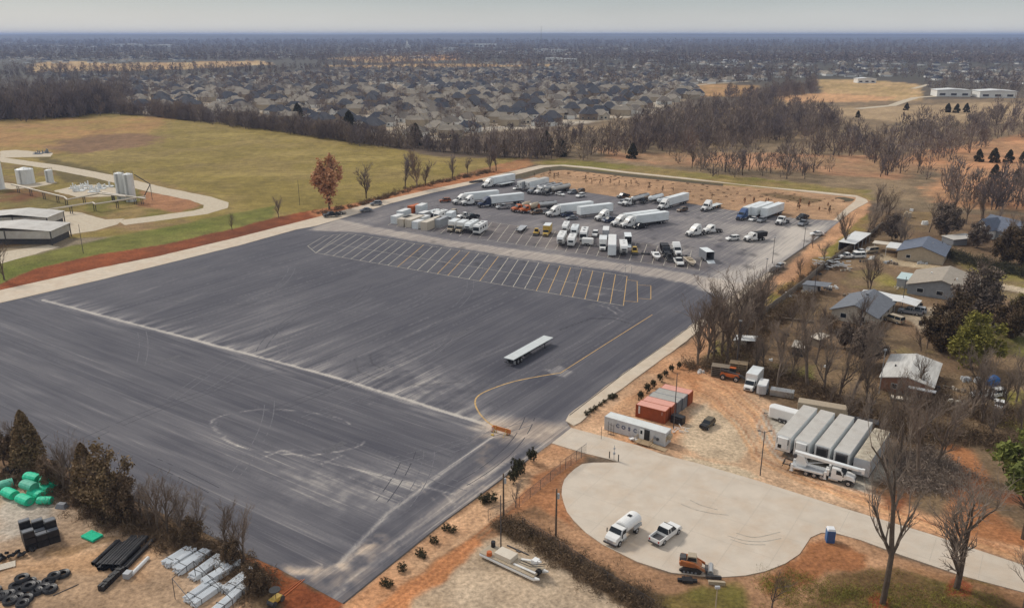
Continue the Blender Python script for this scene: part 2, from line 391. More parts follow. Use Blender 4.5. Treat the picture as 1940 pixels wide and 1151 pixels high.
# dirt between lot and turning circle, gravel yards
paint([(560, 1300), (650, 1143), (845, 985), (1043, 840), (1110, 859), (1103, 878), (1077, 899), (1065, 922), (1068, 951), (1087, 986), (1142, 1031), (1206, 1064), (1271, 1085), (1332, 1092), (1420, 1089), (1488, 1067), (1535, 1018), (1556, 1009), (1583, 1010), (1630, 1023), (1709, 1052), (1824, 1091), (1940, 1122), (2200, 1200), (2200, 1400), (560, 1400)], A(150, 114, 84), 0.6, 1, c2=A(184, 142, 108))
paint([(650, 1151), (850, 990), (1045, 845), (1100, 862), (1010, 920), (935, 985), (900, 1010), (800, 1080), (700, 1160)], A(208, 170, 134), 0.6, 1.2, c2=A(196, 144, 104))
paint([(1020, 900), (1100, 864), (1060, 925), (1064, 960), (1090, 1000), (1010, 960), (960, 975)], A(186, 130, 90), 0.7, 1.5, c2=A(160, 108, 74))
paint([(690, 1170), (840, 1060), (905, 1010), (925, 1030), (850, 1090), (790, 1151), (760, 1200)], A(194, 132, 88), 0.6, 1.4)
for d in (0, 16): stroke([(720 + d, 1160), (830 + d, 1075), (915 + d, 1003), (1000 + d * .5, 930), (1085, 868)], 0.25, A(170, 112, 74), 0.6, 0.3)
paint([(760, 1200), (790, 1140), (860, 1085), (930, 1020), (960, 1005), (1050, 1045), (1130, 1100), (1230, 1160), (1300, 1260), (760, 1300)], A(190, 168, 142), 0.7, 2, c2=A(182, 154, 124), var=0.15)
paint([(940, 990), (990, 985), (1080, 1040), (1200, 1110), (1330, 1151), (1340, 1250), (1250, 1200), (1120, 1100), (1040, 1050), (960, 1012)], A(112, 90, 66), 0.7, 2.0, c2=A(100, 84, 58))
paint([(1230, 1151), (1330, 1110), (1400, 1105), (1430, 1160), (1440, 1250), (1250, 1260)], A(120, 112, 56), 0.8, 2, c2=A(120, 92, 62))
paint([(1430, 1100), (1560, 1025), (1640, 1045), (1640, 1080), (1560, 1090), (1460, 1130)], A(176, 122, 84), 0.8, 2.0, c2=A(158, 106, 70))
paint([(1500, 1160), (1570, 1095), (1690, 1065), (1860, 1110), (1960, 1160), (2100, 1260), (1500, 1300)], A(106, 102, 50), 1.0, 2.6, c2=A(118, 92, 62))
paint([(1700, 1060), (1760, 1078), (1880, 1115), (2000, 1150), (2000, 1165), (1850, 1120), (1730, 1080)], A(160, 120, 86), 0.5, 1.2)
for cx, cy in ((1668, 1138), (1812, 1112)):
    paint([(cx - 22, cy - 8), (cx, cy - 20), (cx + 24, cy - 6), (cx + 20, cy + 14), (cx - 16, cy + 14)], A(160, 80, 50), 0.3, 0.8, 0.75)
# bottom-left storage yard
paint([(-500, 800), (0, 826), (100, 874), (271, 958), (374, 1005), (480, 1058), (530, 1081), (640, 1143), (600, 1300), (-500, 1400)], A(128, 102, 78), 0.8, 2, c2=A(110, 90, 66))
paint([(-500, 880), (0, 905), (90, 930), (180, 985), (240, 1010), (320, 1050), (420, 1090), (470, 1130), (480, 1300), (-500, 1400)], A(186, 160, 134), 0.9, 2.2, c2=A(196, 156, 118))
paint([(0, 940), (120, 950), (90, 1000), (0, 1020)], A(196, 184, 168), 1, 2.5, 0.9)
paint([(0, 1080), (200, 1090), (360, 1100), (400, 1200), (0, 1300)], A(176, 148, 120), 1, 2.5, 0.8)
paint([(470, 1060), (530, 1080), (600, 1125), (650, 1146), (620, 1200), (540, 1200), (520, 1130)], A(176, 108, 66), 0.6, 1.5, c2=A(140, 78, 48))
stroke([(90, 1045), (150, 1040), (210, 1020)], 1.4, A(128, 100, 66), 0.6, 2.2)
me = None
v = np.stack([X, Y, np.zeros_like(X)], 1)
rr, cc_ = np.meshgrid(np.arange(len(gy) - 1), np.arange(NC - 1), indexing='ij')
i0 = (rr * NC + cc_).ravel()
faces = np.stack([i0, i0 + 1, i0 + NC + 1, i0 + NC], 1)

def ground_mat(name, attr, fine=1.0, bump=0.25, rough=0.95):
    m = bpy.data.materials.new(name); m.use_nodes = True
    n, l = m.node_tree.nodes, m.node_tree.links; b = n['Principled BSDF']
    at = n.new('ShaderNodeVertexColor'); at.layer_name = attr
    tc = n.new('ShaderNodeTexCoord'); out = at.outputs[0]; hs = []
    for s, lo, hi, det in ((1.6 * fine, 0.62, 1.38, 8), (0.2 * fine, 0.74, 1.26, 8), (0.02, 0.88, 1.12, 5)):
        nz = n.new('ShaderNodeTexNoise'); nz.inputs['Scale'].default_value = s; nz.inputs['Detail'].default_value = det
        nz.inputs['Roughness'].default_value = 0.65
        l.new(tc.outputs['Object'], nz.inputs['Vector'])
        mr = n.new('ShaderNodeMapRange'); mr.inputs[1].default_value = 0.3; mr.inputs[2].default_value = 0.7
        mr.inputs[3].default_value = lo; mr.inputs[4].default_value = hi; l.new(nz.outputs[0], mr.inputs[0])
        mx = n.new('ShaderNodeMix'); mx.data_type = 'RGBA'; mx.blend_type = 'MULTIPLY'; mx.inputs[0].default_value = 1
        l.new(out, mx.inputs[6]); l.new(mr.outputs[0], mx.inputs[7]); out = mx.outputs[2]; hs.append(nz)
    l.new(out, b.inputs['Base Color']); b.inputs['Roughness'].default_value = rough; b.inputs['Specular IOR Level'].default_value = 0.15
    bp = n.new('ShaderNodeBump'); bp.inputs['Strength'].default_value = bump; bp.inputs['Distance'].default_value = 0.3
    l.new(hs[0].outputs[0], bp.inputs['Height']); l.new(bp.outputs[0], b.inputs['Normal'])
    return m
me = np_mesh('ground', v, faces, ground_mat('ground_cover', 'cover'))
ca = me.color_attributes.new('cover', 'FLOAT_COLOR', 'POINT')
ca.data.foreach_set('color', np.concatenate([np.clip(col, 0, 0.9), np.ones((len(col), 1))], 1).astype(np.float32).ravel())
tag(link('ground', me), kind='structure')

# ---------------- flat sheets: paving, concrete, roads ----------------
def dens(pts, step, jit=0.0, seed=0):
    rg = random.Random(seed); out = []
    n = len(pts)
    for i in range(n):
        a = pts[i]; b = pts[(i + 1) % n]; L = math.dist(a, b); k = max(1, int(L / step))
        for j in range(k):
            t = j / k; p = [a[0] + (b[0] - a[0]) * t, a[1] + (b[1] - a[1]) * t]
            if jit: p[0] += rg.uniform(-jit, jit); p[1] += rg.uniform(-jit, jit)
            out.append(tuple(p))
    return out
def sheet(name, pts, z, m, thick=0.0, kind='structure'):
    bm = bmesh.new(); vs = [bm.verts.new((x, y, z)) for x, y in pts]
    f = bm.faces.new(vs)
    if f.normal.z == 0: bm.normal_update()
    bm.normal_update()
    if f.normal.z < 0: bmesh.ops.reverse_faces(bm, faces=[f])
    if thick:
        r_ = bmesh.ops.extrude_face_region(bm, geom=[f]); vv = [g for g in r_['geom'] if isinstance(g, bmesh.types.BMVert)]
        bmesh.ops.translate(bm, verts=vv, vec=(0, 0, -thick))
    bmesh.ops.triangulate(bm, faces=[f for f in bm.faces if len(f.verts) > 4])
    bmesh.ops.recalc_face_normals(bm, faces=bm.faces)
    me = bpy.data.meshes.new(name); bm.to_mesh(me); bm.free(); me.materials.append(m)
    return tag(link(name, me), kind=kind)

LOT = [(650, 1143), (845, 985), (1043, 840), (1082, 811), (1072, 797), (1078, 785), (1180, 708), (1260, 652), (1336, 597), (1381, 563.5), (1451, 518), (1483, 495.5), (1567, 438),
       (1600, 412), (1578, 417), (1536, 415.5), (1492, 412), (1440, 404.5), (1380, 397.5), (1296, 384), (1190, 376.5), (1115, 365), (1057, 353.5), (1020, 344), (983, 338),
       (940, 338), (914, 344), (882, 352), (817, 366), (739, 386), (698, 399), (640, 416), (600, 428), (560, 435.5), (450, 466), (200, 528), (62, 560), (-300, 642),
       (-300, 700), (0, 826), (100, 872), (271, 955), (374, 1002), (480, 1055), (530, 1078)]
lot = GP(LOT)
lot_d = dens(lot, 1.6)
# interior points of the paving, spaced closer near the viewer
pin = []
ys = 86.0; rg = random.Random(5)
while ys < 400:
    st = max(0.42, 2.2 * ys * ys / (FPX * CAMH) * 0.9); sx = max(0.42, ys / FPX * 4.2)
    xs_ = np.arange(-0.72 * ys - 20, 0.45 * ys + 20, sx)
    pin.append(np.stack([xs_ + rg.uniform(0, sx), np.full(len(xs_), ys)], 1)); ys += st
pin = np.concatenate(pin)
sd = sdist(pin[:, 0], pin[:, 1], lot)
pin = pin[sd > 0.35]
allp = [Vector(p) for p in lot_d] + [Vector(p) for p in pin]
nb = len(lot_d)
cv, ce, cf, *_ = delaunay_2d_cdt(allp, [(i, (i + 1) % nb) for i in range(nb)], [], 1, 1e-4)
LV = np.array([(p.x, p.y) for p in cv]); lx, ly = LV[:, 0], LV[:, 1]
th = rad(56.0); ca_, sa_ = math.cos(th), math.sin(th)
U = lx * ca_ + ly * sa_; V = -lx * sa_ + ly * ca_        # U along the paving lanes, V across
low = sdist(lx, ly, GP([(-300, 480), (80, 568), (340, 636), (640, 716), (925, 805), (735, 972), (640, 1070), (530, 1078), (300, 990), (-300, 760)])) > 0
U, V = np.where(low, V, U), np.where(low, U, V)
stk = fbm(U * 0.09, V, 1.6, 51, 4); stk2 = fbm(U * 0.05, V, 6.0, 61, 3); cl = fbm(lx, ly, 14, 71); fine = fbm(lx, ly, 1.8, 81, 4)
dust_shade = 0.12 + 0.14 * (cl - 0.4) + 0.10 * np.clip(stk - 0.5, -0.3, 1)
lane = np.abs(((V + 0.5 * fbm(U * .05, V * 0, 8, 5)) / 4.6) % 1.0 - 0.5)
dust_shade += 0.16 * np.clip(1 - lane / 0.05, 0, 1) * np.clip(stk2 * 2.5 - 0.7, 0, 1)
tan = np.zeros_like(dust_shade)      # how orange the dust is
def dpoly(px, amt, soft=3, tn=None, nz=None):
    a = np.clip(sdist(lx + (fine - .5) * 2, ly + (fine - .5) * 2, GP(px)) / soft + 0.5, 0, 1)
    if nz is not None: a = a * np.clip((nz - 0.3) * 2.6, 0, 1.4)
    dust_shade[:] = dust_shade + amt * a
    if tn: tan[:] = np.maximum(tan, tn * np.clip(a, 0, 1))
def dline(px, w, amt, soft=0.6, nz=None, tn=None):
    a = np.clip(1 - ldist(lx, ly, GP(px)) / w, 0, 1) ** soft
    if nz is not None: a = a * np.clip((nz - 0.36) * 3.5, 0, 1.3)
    dust_shade[:] = dust_shade + amt * a
    if tn: tan[:] = np.maximum(tan, tn * np.clip(a, 0, 1))
# worn lane between the two bay rows and the loop on the right
dpoly([(585, 436), (640, 414), (700, 428), (860, 456), (1020, 478), (1200, 502), (1330, 522), (1420, 540), (1375, 566), (1300, 536), (1160, 512), (1000, 492), (820, 462), (690, 441)], 0.50, 2.5, 0.35)
dpoly([(1350, 520), (1430, 500), (1490, 450), (1490, 430), (1560, 425), (1600, 412), (1560, 445), (1483, 497), (1400, 560), (1340, 545)], 0.48, 8)
dpoly([(1060, 480), (1340, 520), (1400, 560), (1560, 440), (1560, 410), (1380, 400), (1200, 400), (700, 400), (660, 420)], 0.12, 8, nz=cl)
dpoly([(640, 418), (700, 398), (980, 336), (1600, 405), (1400, 560), (1330, 520), (1000, 478), (700, 430)], 0.17, 6, 0.15)
dpoly([(1380, 425), (1560, 430), (1500, 480), (1430, 500), (1400, 470)], 0.22, 8)
dpoly([(740, 425), (1030, 470), (1230, 500), (1340, 515), (1345, 500), (1235, 462), (1048, 436), (932, 421), (780, 405)], -0.12, 3, 0.5)  # bay row darkened: shadows around the stalls painted into the dust tone
# pale joint across the lot and scuffs beside it
J = [(80, 568), (340, 636), (640, 716), (925, 805)]
dline(J, 0.55, 0.75, 0.5); dline([(a, b - 3) for a, b in J], 7, 0.30, 1.0, stk)
dline([(a, b + 8) for a, b in J], 2.5, 0.12, 1.0, stk)
dpoly([(330, 640), (520, 560), (640, 640), (900, 740), (930, 800), (640, 722)], 0.13, 16, nz=stk)
dpoly([(680, 700), (760, 660), (900, 720), (930, 800), (760, 752)], 0.18, 12, nz=fine)
dline([(490, 668), (640, 611), (760, 560)], 0.8, 0.22, 1, stk); dline([(700, 765), (980, 650), (1100, 590)], 0.6, 0.18, 1, stk)
dline([(640, 690), (1000, 545)], 0.9, 0.1, 1, stk)
for s_ in range(9):
    x0 = 180 + s_ * 70; y0 = 590 + s_ * 20
    dline([(x0, y0), (x0 + 260 - s_ * 4, y0 - 105)], 1.0, 0.10, 1, stk)
# tyre ring, rectangle and pale streaks in the near half
ring_ = [(545 + 143 * math.cos(t) + 6 * math.sin(5 * t), 818 + 42 * math.sin(t) + 10 * math.cos(t)) for t in np.linspace(0.2, 5.7, 40)]
dline(ring_, 0.32, 0.38, 0.7, fine); dline([(a * 0.97 + 20, b * 0.98 + 18) for a, b in ring_[4:26]], 0.28, 0.25, 0.7, fine)
dline([(660, 868), (620, 850), (560, 852), (430, 862)], 0.35, 0.25, .7, fine)
dline([(500, 866), (532, 853), (700, 895), (860, 936)], 0.28, 0.35, 0.6); dline([(610, 878), (650, 862)], 0.25, 0.3)
dpoly([(400, 800), (500, 850), (760, 880), (930, 830), (900, 880), (760, 975), (640, 950), (480, 900), (380, 850)], 0.18, 10, nz=stk)
dpoly([(520, 880), (700, 880), (860, 900), (760, 975), (640, 960), (540, 930)], 0.20, 8, nz=fine)
dline([(945, 818), (735, 972), (640, 1070)], 0.5, 0.42, 0.6)
U2 = lx * math.cos(rad(-32)) + ly * math.sin(rad(-32)); V2 = -lx * math.sin(rad(-32)) + ly * math.cos(rad(-32))
stk3 = fbm(U2 * 0.07, V2, 1.3, 91, 4)
dpoly([(0, 570), (330, 650), (640, 730), (920, 812), (640, 1060), (530, 1078), (0, 826), (-300, 700)], 0.05, 12, nz=stk3)
dpoly([(470, 860), (800, 960), (640, 1060), (520, 1060), (350, 960)], 0.08, 10, nz=stk3)
for s_ in range(6):
    y0 = 640 + s_ * 44; dline([(-50, y0 - 20), (300 + s_ * 50, y0 + 96 + s_ * 8), (560 + s_ * 30, y0 + 190)], 1.0, 0.10, 1, stk3)
# dusty haul lane along the right edge, tan near the bottom corner
for a_, b_, w_, am in ((0, 0, 0.9, 0.42), (26, -8, 0.8, 0.36), (-30, 12, 0.9, 0.3), (52, -14, 0.7, 0.28), (80, -20, 0.8, 0.22), (-8, 3, 3.5, 0.15)):
    dline([(1010 + a_ * .6, 845 + b_), (900 + a_, 915 + b_), (780 + a_, 1010 + b_), (690 + a_ * .6, 1080 + b_), (640 + a_ * .3, 1130)], w_, am, 0.9, stk, 0.35)
dline([(800, 915), (840, 935), (862, 955), (862, 975)], 0.25, 0.3, .7, fine, 0.3)
dline([(770, 915), (812, 935), (840, 965)], 0.25, 0.2, .7, fine, 0.3)
dpoly([(925, 790), (1085, 805), (1045, 842), (960, 835), (900, 810)], 0.42, 4, 0.75)
dpoly([(560, 1080), (640, 1060), (760, 1030), (700, 1090), (650, 1145), (540, 1090)], 0.34, 5, 0.7, fine)
dline([(530, 1079), (590, 1085), (650, 1070), (720, 1020)], 1.6, 0.45, 0.8, fine, 0.9)
dline([(900, 1150), (920, 805), (1000, 830), (1085, 800)], 2.5, 0.2, 1, fine, 0.6)
dline([(1480, 500), (1400, 550), (1260, 655), (1080, 790)], 4, 0.16, 1.2, stk)
dark = np.zeros_like(dust_shade)
# black tyre arcs and fresh patches
def kline(px, w, amt, nz=None):
    a = np.clip(1 - ldist(lx, ly, GP(px)) / w, 0, 1) * amt
    if nz is not None: a = a * np.clip(nz * 2 - 0.4, 0, 1)
    dark[:] = np.maximum(dark, a)
kline([(1060, 625), (1120, 603), (1160, 603), (1190, 612)], 0.35, 0.8); kline([(1140, 596), (1165, 598), (1195, 606)], 0.3, 0.7)
kline([(672, 680), (680, 705), (730, 722), (800, 730), (880, 722)], 0.35, 0.6, fine); kline([(700, 670), (706, 690), (728, 700)], 0.3, 0.5)
dline([(1128, 576), (1150, 582), (1168, 594)], 0.3, 0.4, .7); dline([(1134, 573), (1160, 578), (1180, 592)], 0.3, 0.3, .7)
dline([(1130, 556), (1170, 560)], 1.6, 0.35, .8, fine); dpoly([(1030, 700), (1060, 690), (1085, 705), (1070, 716)], 0.3, 0.8)
rg = random.Random(21)
for _ in range(90):
    px_, py_ = rg.uniform(740, 1560), rg.uniform(380, 510); x_, y_ = G(px_, py_); r_ = rg.uniform(.5, 1.6)
    dark[:] = np.maximum(dark, .55 * np.clip(1.3 - np.hypot((lx - x_) / r_, (ly - y_) / (r_ * 1.8)), 0, 1))
dust_shade = np.clip(dust_shade, 0, 1); faces_l = np.array([f for f in cf if len(f) == 3])
def asphalt_mat():
    m = bpy.data.materials.new('asphalt'); m.use_nodes = True
    n, l = m.node_tree.nodes, m.node_tree.links; b = n['Principled BSDF']
    at = n.new('ShaderNodeVertexColor'); at.layer_name = 'wear_shade'; sp = n.new('ShaderNodeSeparateColor'); l.new(at.outputs[0], sp.inputs[0])
    tc = n.new('ShaderNodeTexCoord')
    mp = n.new('ShaderNodeMapping'); mp.inputs['Rotation'].default_value = (0, 0, rad(-56)); mp.inputs['Scale'].default_value = (1, 1, 1)
    l.new(tc.outputs['Object'], mp.inputs[0]); sx = n.new('ShaderNodeSeparateXYZ'); l.new(mp.outputs[0], sx.inputs[0])
    c1 = n.new('ShaderNodeCombineXYZ'); l.new(sx.outputs[0], c1.inputs[0]); l.new(sx.outputs[1], c1.inputs[1])
    c2 = n.new('ShaderNodeCombineXYZ'); l.new(sx.outputs[1], c2.inputs[0]); l.new(sx.outputs[0], c2.inputs[1])
    vm = n.new('ShaderNodeMix'); vm.data_type = 'VECTOR'; l.new(at.outputs['Alpha'], vm.inputs[0]); l.new(c2.outputs[0], vm.inputs[4]); l.new(c1.outputs[0], vm.inputs[5])
    def stn(sc, det, ro):
        q = n.new('ShaderNodeMapping'); q.inputs['Scale'].default_value = sc; l.new(vm.outputs[1], q.inputs[0])
        z = n.new('ShaderNodeTexNoise'); z.inputs['Scale'].default_value = 1.0; z.inputs['Detail'].default_value = det; z.inputs['Roughness'].default_value = ro; l.new(q.outputs[0], z.inputs['Vector']); return z
    st = stn((0.06, 1.4, 1), 7, 0.7); s2 = stn((0.03, 2.6, 1), 4, 0.6)
    sv = n.new('ShaderNodeSeparateXYZ'); l.new(vm.outputs[1], sv.inputs[0])
    gr = n.new('ShaderNodeTexNoise'); gr.inputs['Scale'].default_value = 2.5; gr.inputs['Detail'].default_value = 9; gr.inputs['Roughness'].default_value = 0.7
    l.new(tc.outputs['Object'], gr.inputs['Vector'])
    def mth(op, a, b_=None, cl=False):
        q = n.new('ShaderNodeMath'); q.operation = op; q.use_clamp = cl
        for i, s in enumerate((a, b_)):
            if s is None: continue
            if isinstance(s, (int, float)): q.inputs[i].default_value = s
            else: l.new(s, q.inputs[i])
        return q.outputs[0]
    f = mth('MULTIPLY', sp.outputs[0], mth('ADD', mth('MULTIPLY', st.outputs[0], 1.5), mth('MULTIPLY', gr.outputs[0], 0.5)), True)
    f = mth('ADD', f, mth('MULTIPLY', mth('SUBTRACT', st.outputs[0], 0.5), 0.10), True)
    # paver lanes: each strip a slightly different tone, pale line along each seam; long crisp scratches
    lv = mth('DIVIDE', sv.outputs[1], 4.6); wn_ = n.new('ShaderNodeTexWhiteNoise'); wn_.noise_dimensions = '1D'; l.new(mth('FLOOR', lv), wn_.inputs['W'])
    f = mth('ADD', f, mth('MULTIPLY', mth('SUBTRACT', wn_.outputs['Value'], 0.5), 0.07), True)
    seam = mth('LESS_THAN', mth('FRACT', lv), 0.05)
    f = mth('ADD', f, mth('MULTIPLY', mth('MULTIPLY', seam, st.outputs[0]), mth('ADD', 0.04, mth('MULTIPLY', sp.outputs[0], 0.5))), True)
    scr = n.new('ShaderNodeMapRange'); scr.inputs[1].default_value = 0.60; scr.inputs[2].default_value = 0.66; l.new(s2.outputs[0], scr.inputs[0])
    f = mth('ADD', f, mth('MULTIPLY', scr.outputs[0], mth('ADD', 0.04, mth('MULTIPLY', sp.outputs[0], 0.55))), True)
    r1 = n.new('ShaderNodeValToRGB'); r1.color_ramp.elements[0].color = (*A(66, 66, 76), 1); r1.color_ramp.elements[1].color = (*A(202, 193, 182), 1)
    e_ = r1.color_ramp.elements.new(0.35); e_.color = (*A(118, 115, 118), 1)
    l.new(f, r1.inputs[0])
    mt = n.new('ShaderNodeMix'); mt.data_type = 'RGBA'; l.new(mth('MULTIPLY', sp.outputs[1], 0.55), mt.inputs[0]); l.new(r1.outputs[0], mt.inputs[6])
    r2 = n.new('ShaderNodeValToRGB'); r2.color_ramp.elements[0].color = (*A(78, 70, 66), 1); r2.color_ramp.elements[1].color = (*A(214, 180, 146), 1)
    l.new(f, r2.inputs[0]); l.new(r2.outputs[0], mt.inputs[7])
    mk = n.new('ShaderNodeMix'); mk.data_type = 'RGBA'; l.new(sp.outputs[2], mk.inputs[0]); l.new(mt.outputs[2], mk.inputs[6]); mk.inputs[7].default_value = (0.02, 0.02, 0.024, 1)
    l.new(mk.outputs[2], b.inputs['Base Color']); b.inputs['Roughness'].default_value = 0.85; b.inputs['Specular IOR Level'].default_value = 0.3
    bp = n.new('ShaderNodeBump'); bp.inputs['Strength'].default_value = 0.15; bp.inputs['Distance'].default_value = 0.1
    l.new(gr.outputs[0], bp.inputs['Height']); l.new(bp.outputs[0], b.inputs['Normal'])
    return m
me = np_mesh('asphalt_lot', np.concatenate([LV, np.full((len(LV), 1), 0.03)], 1), faces_l, asphalt_mat())
ca = me.color_attributes.new('wear_shade', 'FLOAT_COLOR', 'POINT')
ca.data.foreach_set('color', np.stack([dust_shade, tan, dark, np.where(low, 0., 1.)], 1).astype(np.float32).ravel())
tag(link('asphalt_lot', me), kind='structure')

M_CONC = mat('concrete', A(212, 198, 180), 0.85, 0.07, 0.35, dirt=A(198, 170, 140), dirt_amt=0.55, bump=0.1)
M_CONC2 = mat('concrete_apron', A(212, 196, 174), 0.85, 0.09, 0.5, dirt=A(200, 172, 142), dirt_amt=0.6, bump=0.1)
M_GRAVEL = mat('pale_gravel', A(206, 192, 168), 0.95, 0.14, 1.2, dirt=A(184, 156, 126), dirt_amt=0.5, bump=0.3)
M_JOINT = mat('joint', A(150, 138, 122), 0.9, 0.2)
DRIVE = [(1045, 839.6), (1082, 810.6), (1206, 843), (1254.6, 860.6), (1319, 877), (1440, 912), (1603, 964), (1760, 1011), (1940, 1071), (2200, 1160), (2200, 1240), (1940, 1122), (1824, 1091), (1709, 1052),
         (1630.6, 1023), (1583, 1009.7), (1556, 1009), (1535.5, 1018), (1515, 1049), (1488, 1067), (1450, 1082), (1412, 1090), (1370, 1093), (1332, 1091.5), (1271, 1084.6), (1206, 1063.7), (1142, 1031.5), (1110, 1009), (1087, 986),
         (1074, 969), (1067.6, 951), (1064, 936), (1065, 922), (1069, 909), (1077, 899), (1089, 888), (1103, 879), (1122, 876.5), (1175, 876), (1154.7, 870), (1109.5, 859)]
sheet('concrete_turning_circle', GP(DRIVE), 0.10, M_CONC, 0.12)
AP1 = [(-300, 642), (62, 560), (200, 528), (450, 466), (560, 435.5), (600, 428), (640, 416), (698, 399), (739, 386), (817, 366), (882, 352), (914, 344), (974, 332), (1031, 317.5), (1062, 314.5), (1120, 320), (1190, 328.5), (1370, 347),
       (1475, 358.5), (1542, 365.5), (1622, 374), (1620, 380), (1590, 406), (1578, 418), (1588, 419), (1618, 398), (1645, 383), (1642, 378), (1622, 370.5), (1542, 362), (1471, 356), (1402, 349.5), (1300, 337), (1190, 325.6), (1120, 316.5), (1070, 312.5), (1023, 313.5), (950, 329), (893, 343), (817, 358.7), (726, 379.5), (680, 391), (600, 412), (450, 450), (303, 485), (188, 508), (0, 550), (-300, 616)]
sheet('concrete_perimeter_strip', dens(GP(AP1), 3.0, 0.12, 3), 0.12, M_CONC2, 0.14)
AP2 = [(1072, 797), (1078, 785), (1180, 708), (1260, 652), (1336, 597), (1381, 563.5), (1451, 518), (1483, 495.5), (1490, 498), (1456, 526), (1400, 566), (1345, 606), (1301, 646), (1240, 690), (1180, 735), (1130, 770), (1100, 800), (1086, 806)]
sheet('concrete_edge_strip', dens(GP(AP2), 2.5, 0.1, 4), 0.12, M_CONC2, 0.14)
# dark kerb line along the paving edge
M_KERB = mat('dark_kerb', A(70, 66, 64), 0.9, 0.2)
def ribbon(name, pts, w, z, m, kind='structure', thick=0.0):
    L_, R_ = [], []
    for i, p in enumerate(pts):
        a = pts[max(0, i - 1)]; b = pts[min(len(pts) - 1, i + 1)]
        d = math.hypot(b[0] - a[0], b[1] - a[1]) or 1; nx, ny = -(b[1] - a[1]) / d, (b[0] - a[0]) / d
        L_.append((p[0] + nx * w / 2, p[1] + ny * w / 2)); R_.append((p[0] - nx * w / 2, p[1] - ny * w / 2))
    vs = [(x, y, z) for x, y in L_ + R_]; n = len(pts)
    fs = [(i, i + n, i + 1 + n, i + 1) for i in range(n - 1)]
    mb = MB().add(vs, fs)
    o = mb.build(name, m); return tag(o, kind=kind)
rd = GP([(1079, 787), (1180, 709.5), (1260, 653.5), (1336, 598.5), (1381, 565), (1451, 519.5), (1483, 497), (1567, 439)])
ribbon('kerb', rd, 0.22, 0.13, M_KERB)
ribbon('kerb', GP([(650, 1143), (845, 985), (1000, 871)]), 0.22, 0.045, M_KERB)
# ditch slope inside the berm
M_DITCH = mat('ditch_grass', A(86, 76, 54), 0.95, 0.3, 0.8, dirt=A(120, 104, 74), dirt_amt=0.4)
sheet('ditch_slope', dens(GP([(976, 333), (1031, 318.5), (1062, 315.5), (1190, 329.5), (1371, 348.5), (1369, 352.5), (1190, 335), (1110, 326), (1070, 322), (1039, 324), (983, 339), (976, 340)]), 2.5, .15, 6), 0.05, M_DITCH)
sheet('ditch_slope', dens(GP([(1580, 373.5), (1600, 373.5), (1620, 377.5), (1616, 381), (1602, 382.5), (1598, 379)]), 2, .15, 7), 0.05, M_DITCH)
# roads
M_ROAD = M_GRAVEL
RL = [(-300, 262), (-120, 285), (0, 302), (100, 316), (200, 335), (300, 360), (380, 376), (410, 386), (408, 394), (380, 402), (300, 413), (230, 422)]
def ribw(name, px, ws, z, m):
    pts = GP(px); L_, R_ = [], []
    for i, p in enumerate(pts):
        a = pts[max(0, i - 1)]; b = pts[min(len(pts) - 1, i + 1)]
        d = math.hypot(b[0] - a[0], b[1] - a[1]) or 1; nx, ny = -(b[1] - a[1]) / d, (b[0] - a[0]) / d; w = ws[i] if isinstance(ws, list) else ws
        L_.append((p[0] + nx * w / 2, p[1] + ny * w / 2)); R_.append((p[0] - nx * w / 2, p[1] - ny * w / 2))
    return sheet(name, dens(L_ + R_[::-1], 3, 0.25, 9), z, m)
ribw('gravel_road', RL, 10.5, 0.03, M_ROAD)
sheet('gravel_yard', dens(GP([(235, 414), (222, 425), (180, 437), (80, 452), (78, 438), (98, 400), (150, 402), (200, 416)]), 2.5, .3, 2), 0.036, M_ROAD)
sheet('gravel_yard', dens(GP([(100, 362), (150, 350), (200, 350), (235, 362), (215, 372), (150, 374)]), 2.5, .4, 2), 0.036, M_ROAD)
sheet('gravel_yard', dens(GP([(0, 345), (40, 350), (100, 342), (110, 346), (60, 356), (0, 360)]), 2.5, .4, 2), 0.036, M_ROAD)
sheet('gravel_yard', dens(GP([(-160, 520), (0, 478), (90, 464), (112, 468), (0, 500), (-160, 545)]), 2.5, .3, 2), 0.036, M_ROAD)
sheet('gravel_yard', dens(GP([(0, 286), (30, 284), (100, 290), (95, 297), (0, 299)]), 2.5, .4, 2), 0.036, M_ROAD)
ribw('gravel_track', [(1625, 206), (1690, 200), (1712, 192), (1735, 185), (1790, 181), (1900, 180)], 9, 0.05, M_ROAD)
ribw('gravel_track', [(1730, 168), (1745, 164), (1760, 160)], 8, 0.05, M_ROAD)
ribw('gravel_track', [(1300, 163), (1360, 158), (1420, 154)], 8, 0.05, M_ROAD)
# painted bays
M_WHITE_L = mat('worn_white_paint', A(196, 188, 172), 0.8, 0.3, 1.5, dirt=A(110, 104, 100), dirt_amt=0.6)
M_YEL_L = mat('worn_yellow_paint', A(206, 168, 108), 0.8, 0.25, 1.5, dirt=A(120, 104, 90), dirt_amt=0.5)
def bar(mb, a, b, w, z=0.036):
    d = math.hypot(b[0] - a[0], b[1] - a[1]); nx, ny = -(b[1] - a[1]) / d * w / 2, (b[0] - a[0]) / d * w / 2
    mb.add([(a[0] + nx, a[1] + ny, z), (a[0] - nx, a[1] - ny, z), (b[0] - nx, b[1] - ny, z), (b[0] + nx, b[1] + ny, z)], [(0, 1, 2, 3)])
def lerp(a, b, t): return (a[0] + (b[0] - a[0]) * t, a[1] + (b[1] - a[1]) * t)
mb = MB()
B0, B1 = G(598, 479), G(1181, 579); T0, T1_ = G(660, 442), G(1188, 523); NB = 30
for i in range(NB):
    t = i / (NB - 1); b_, t_ = lerp(B0, B1, t), lerp(T0, T1_, t)
    mb.mi(1 if (i > 21 or i in (9, 13, 14, 17)) else 0); bar(mb, b_, t_, 0.22, 0.036)
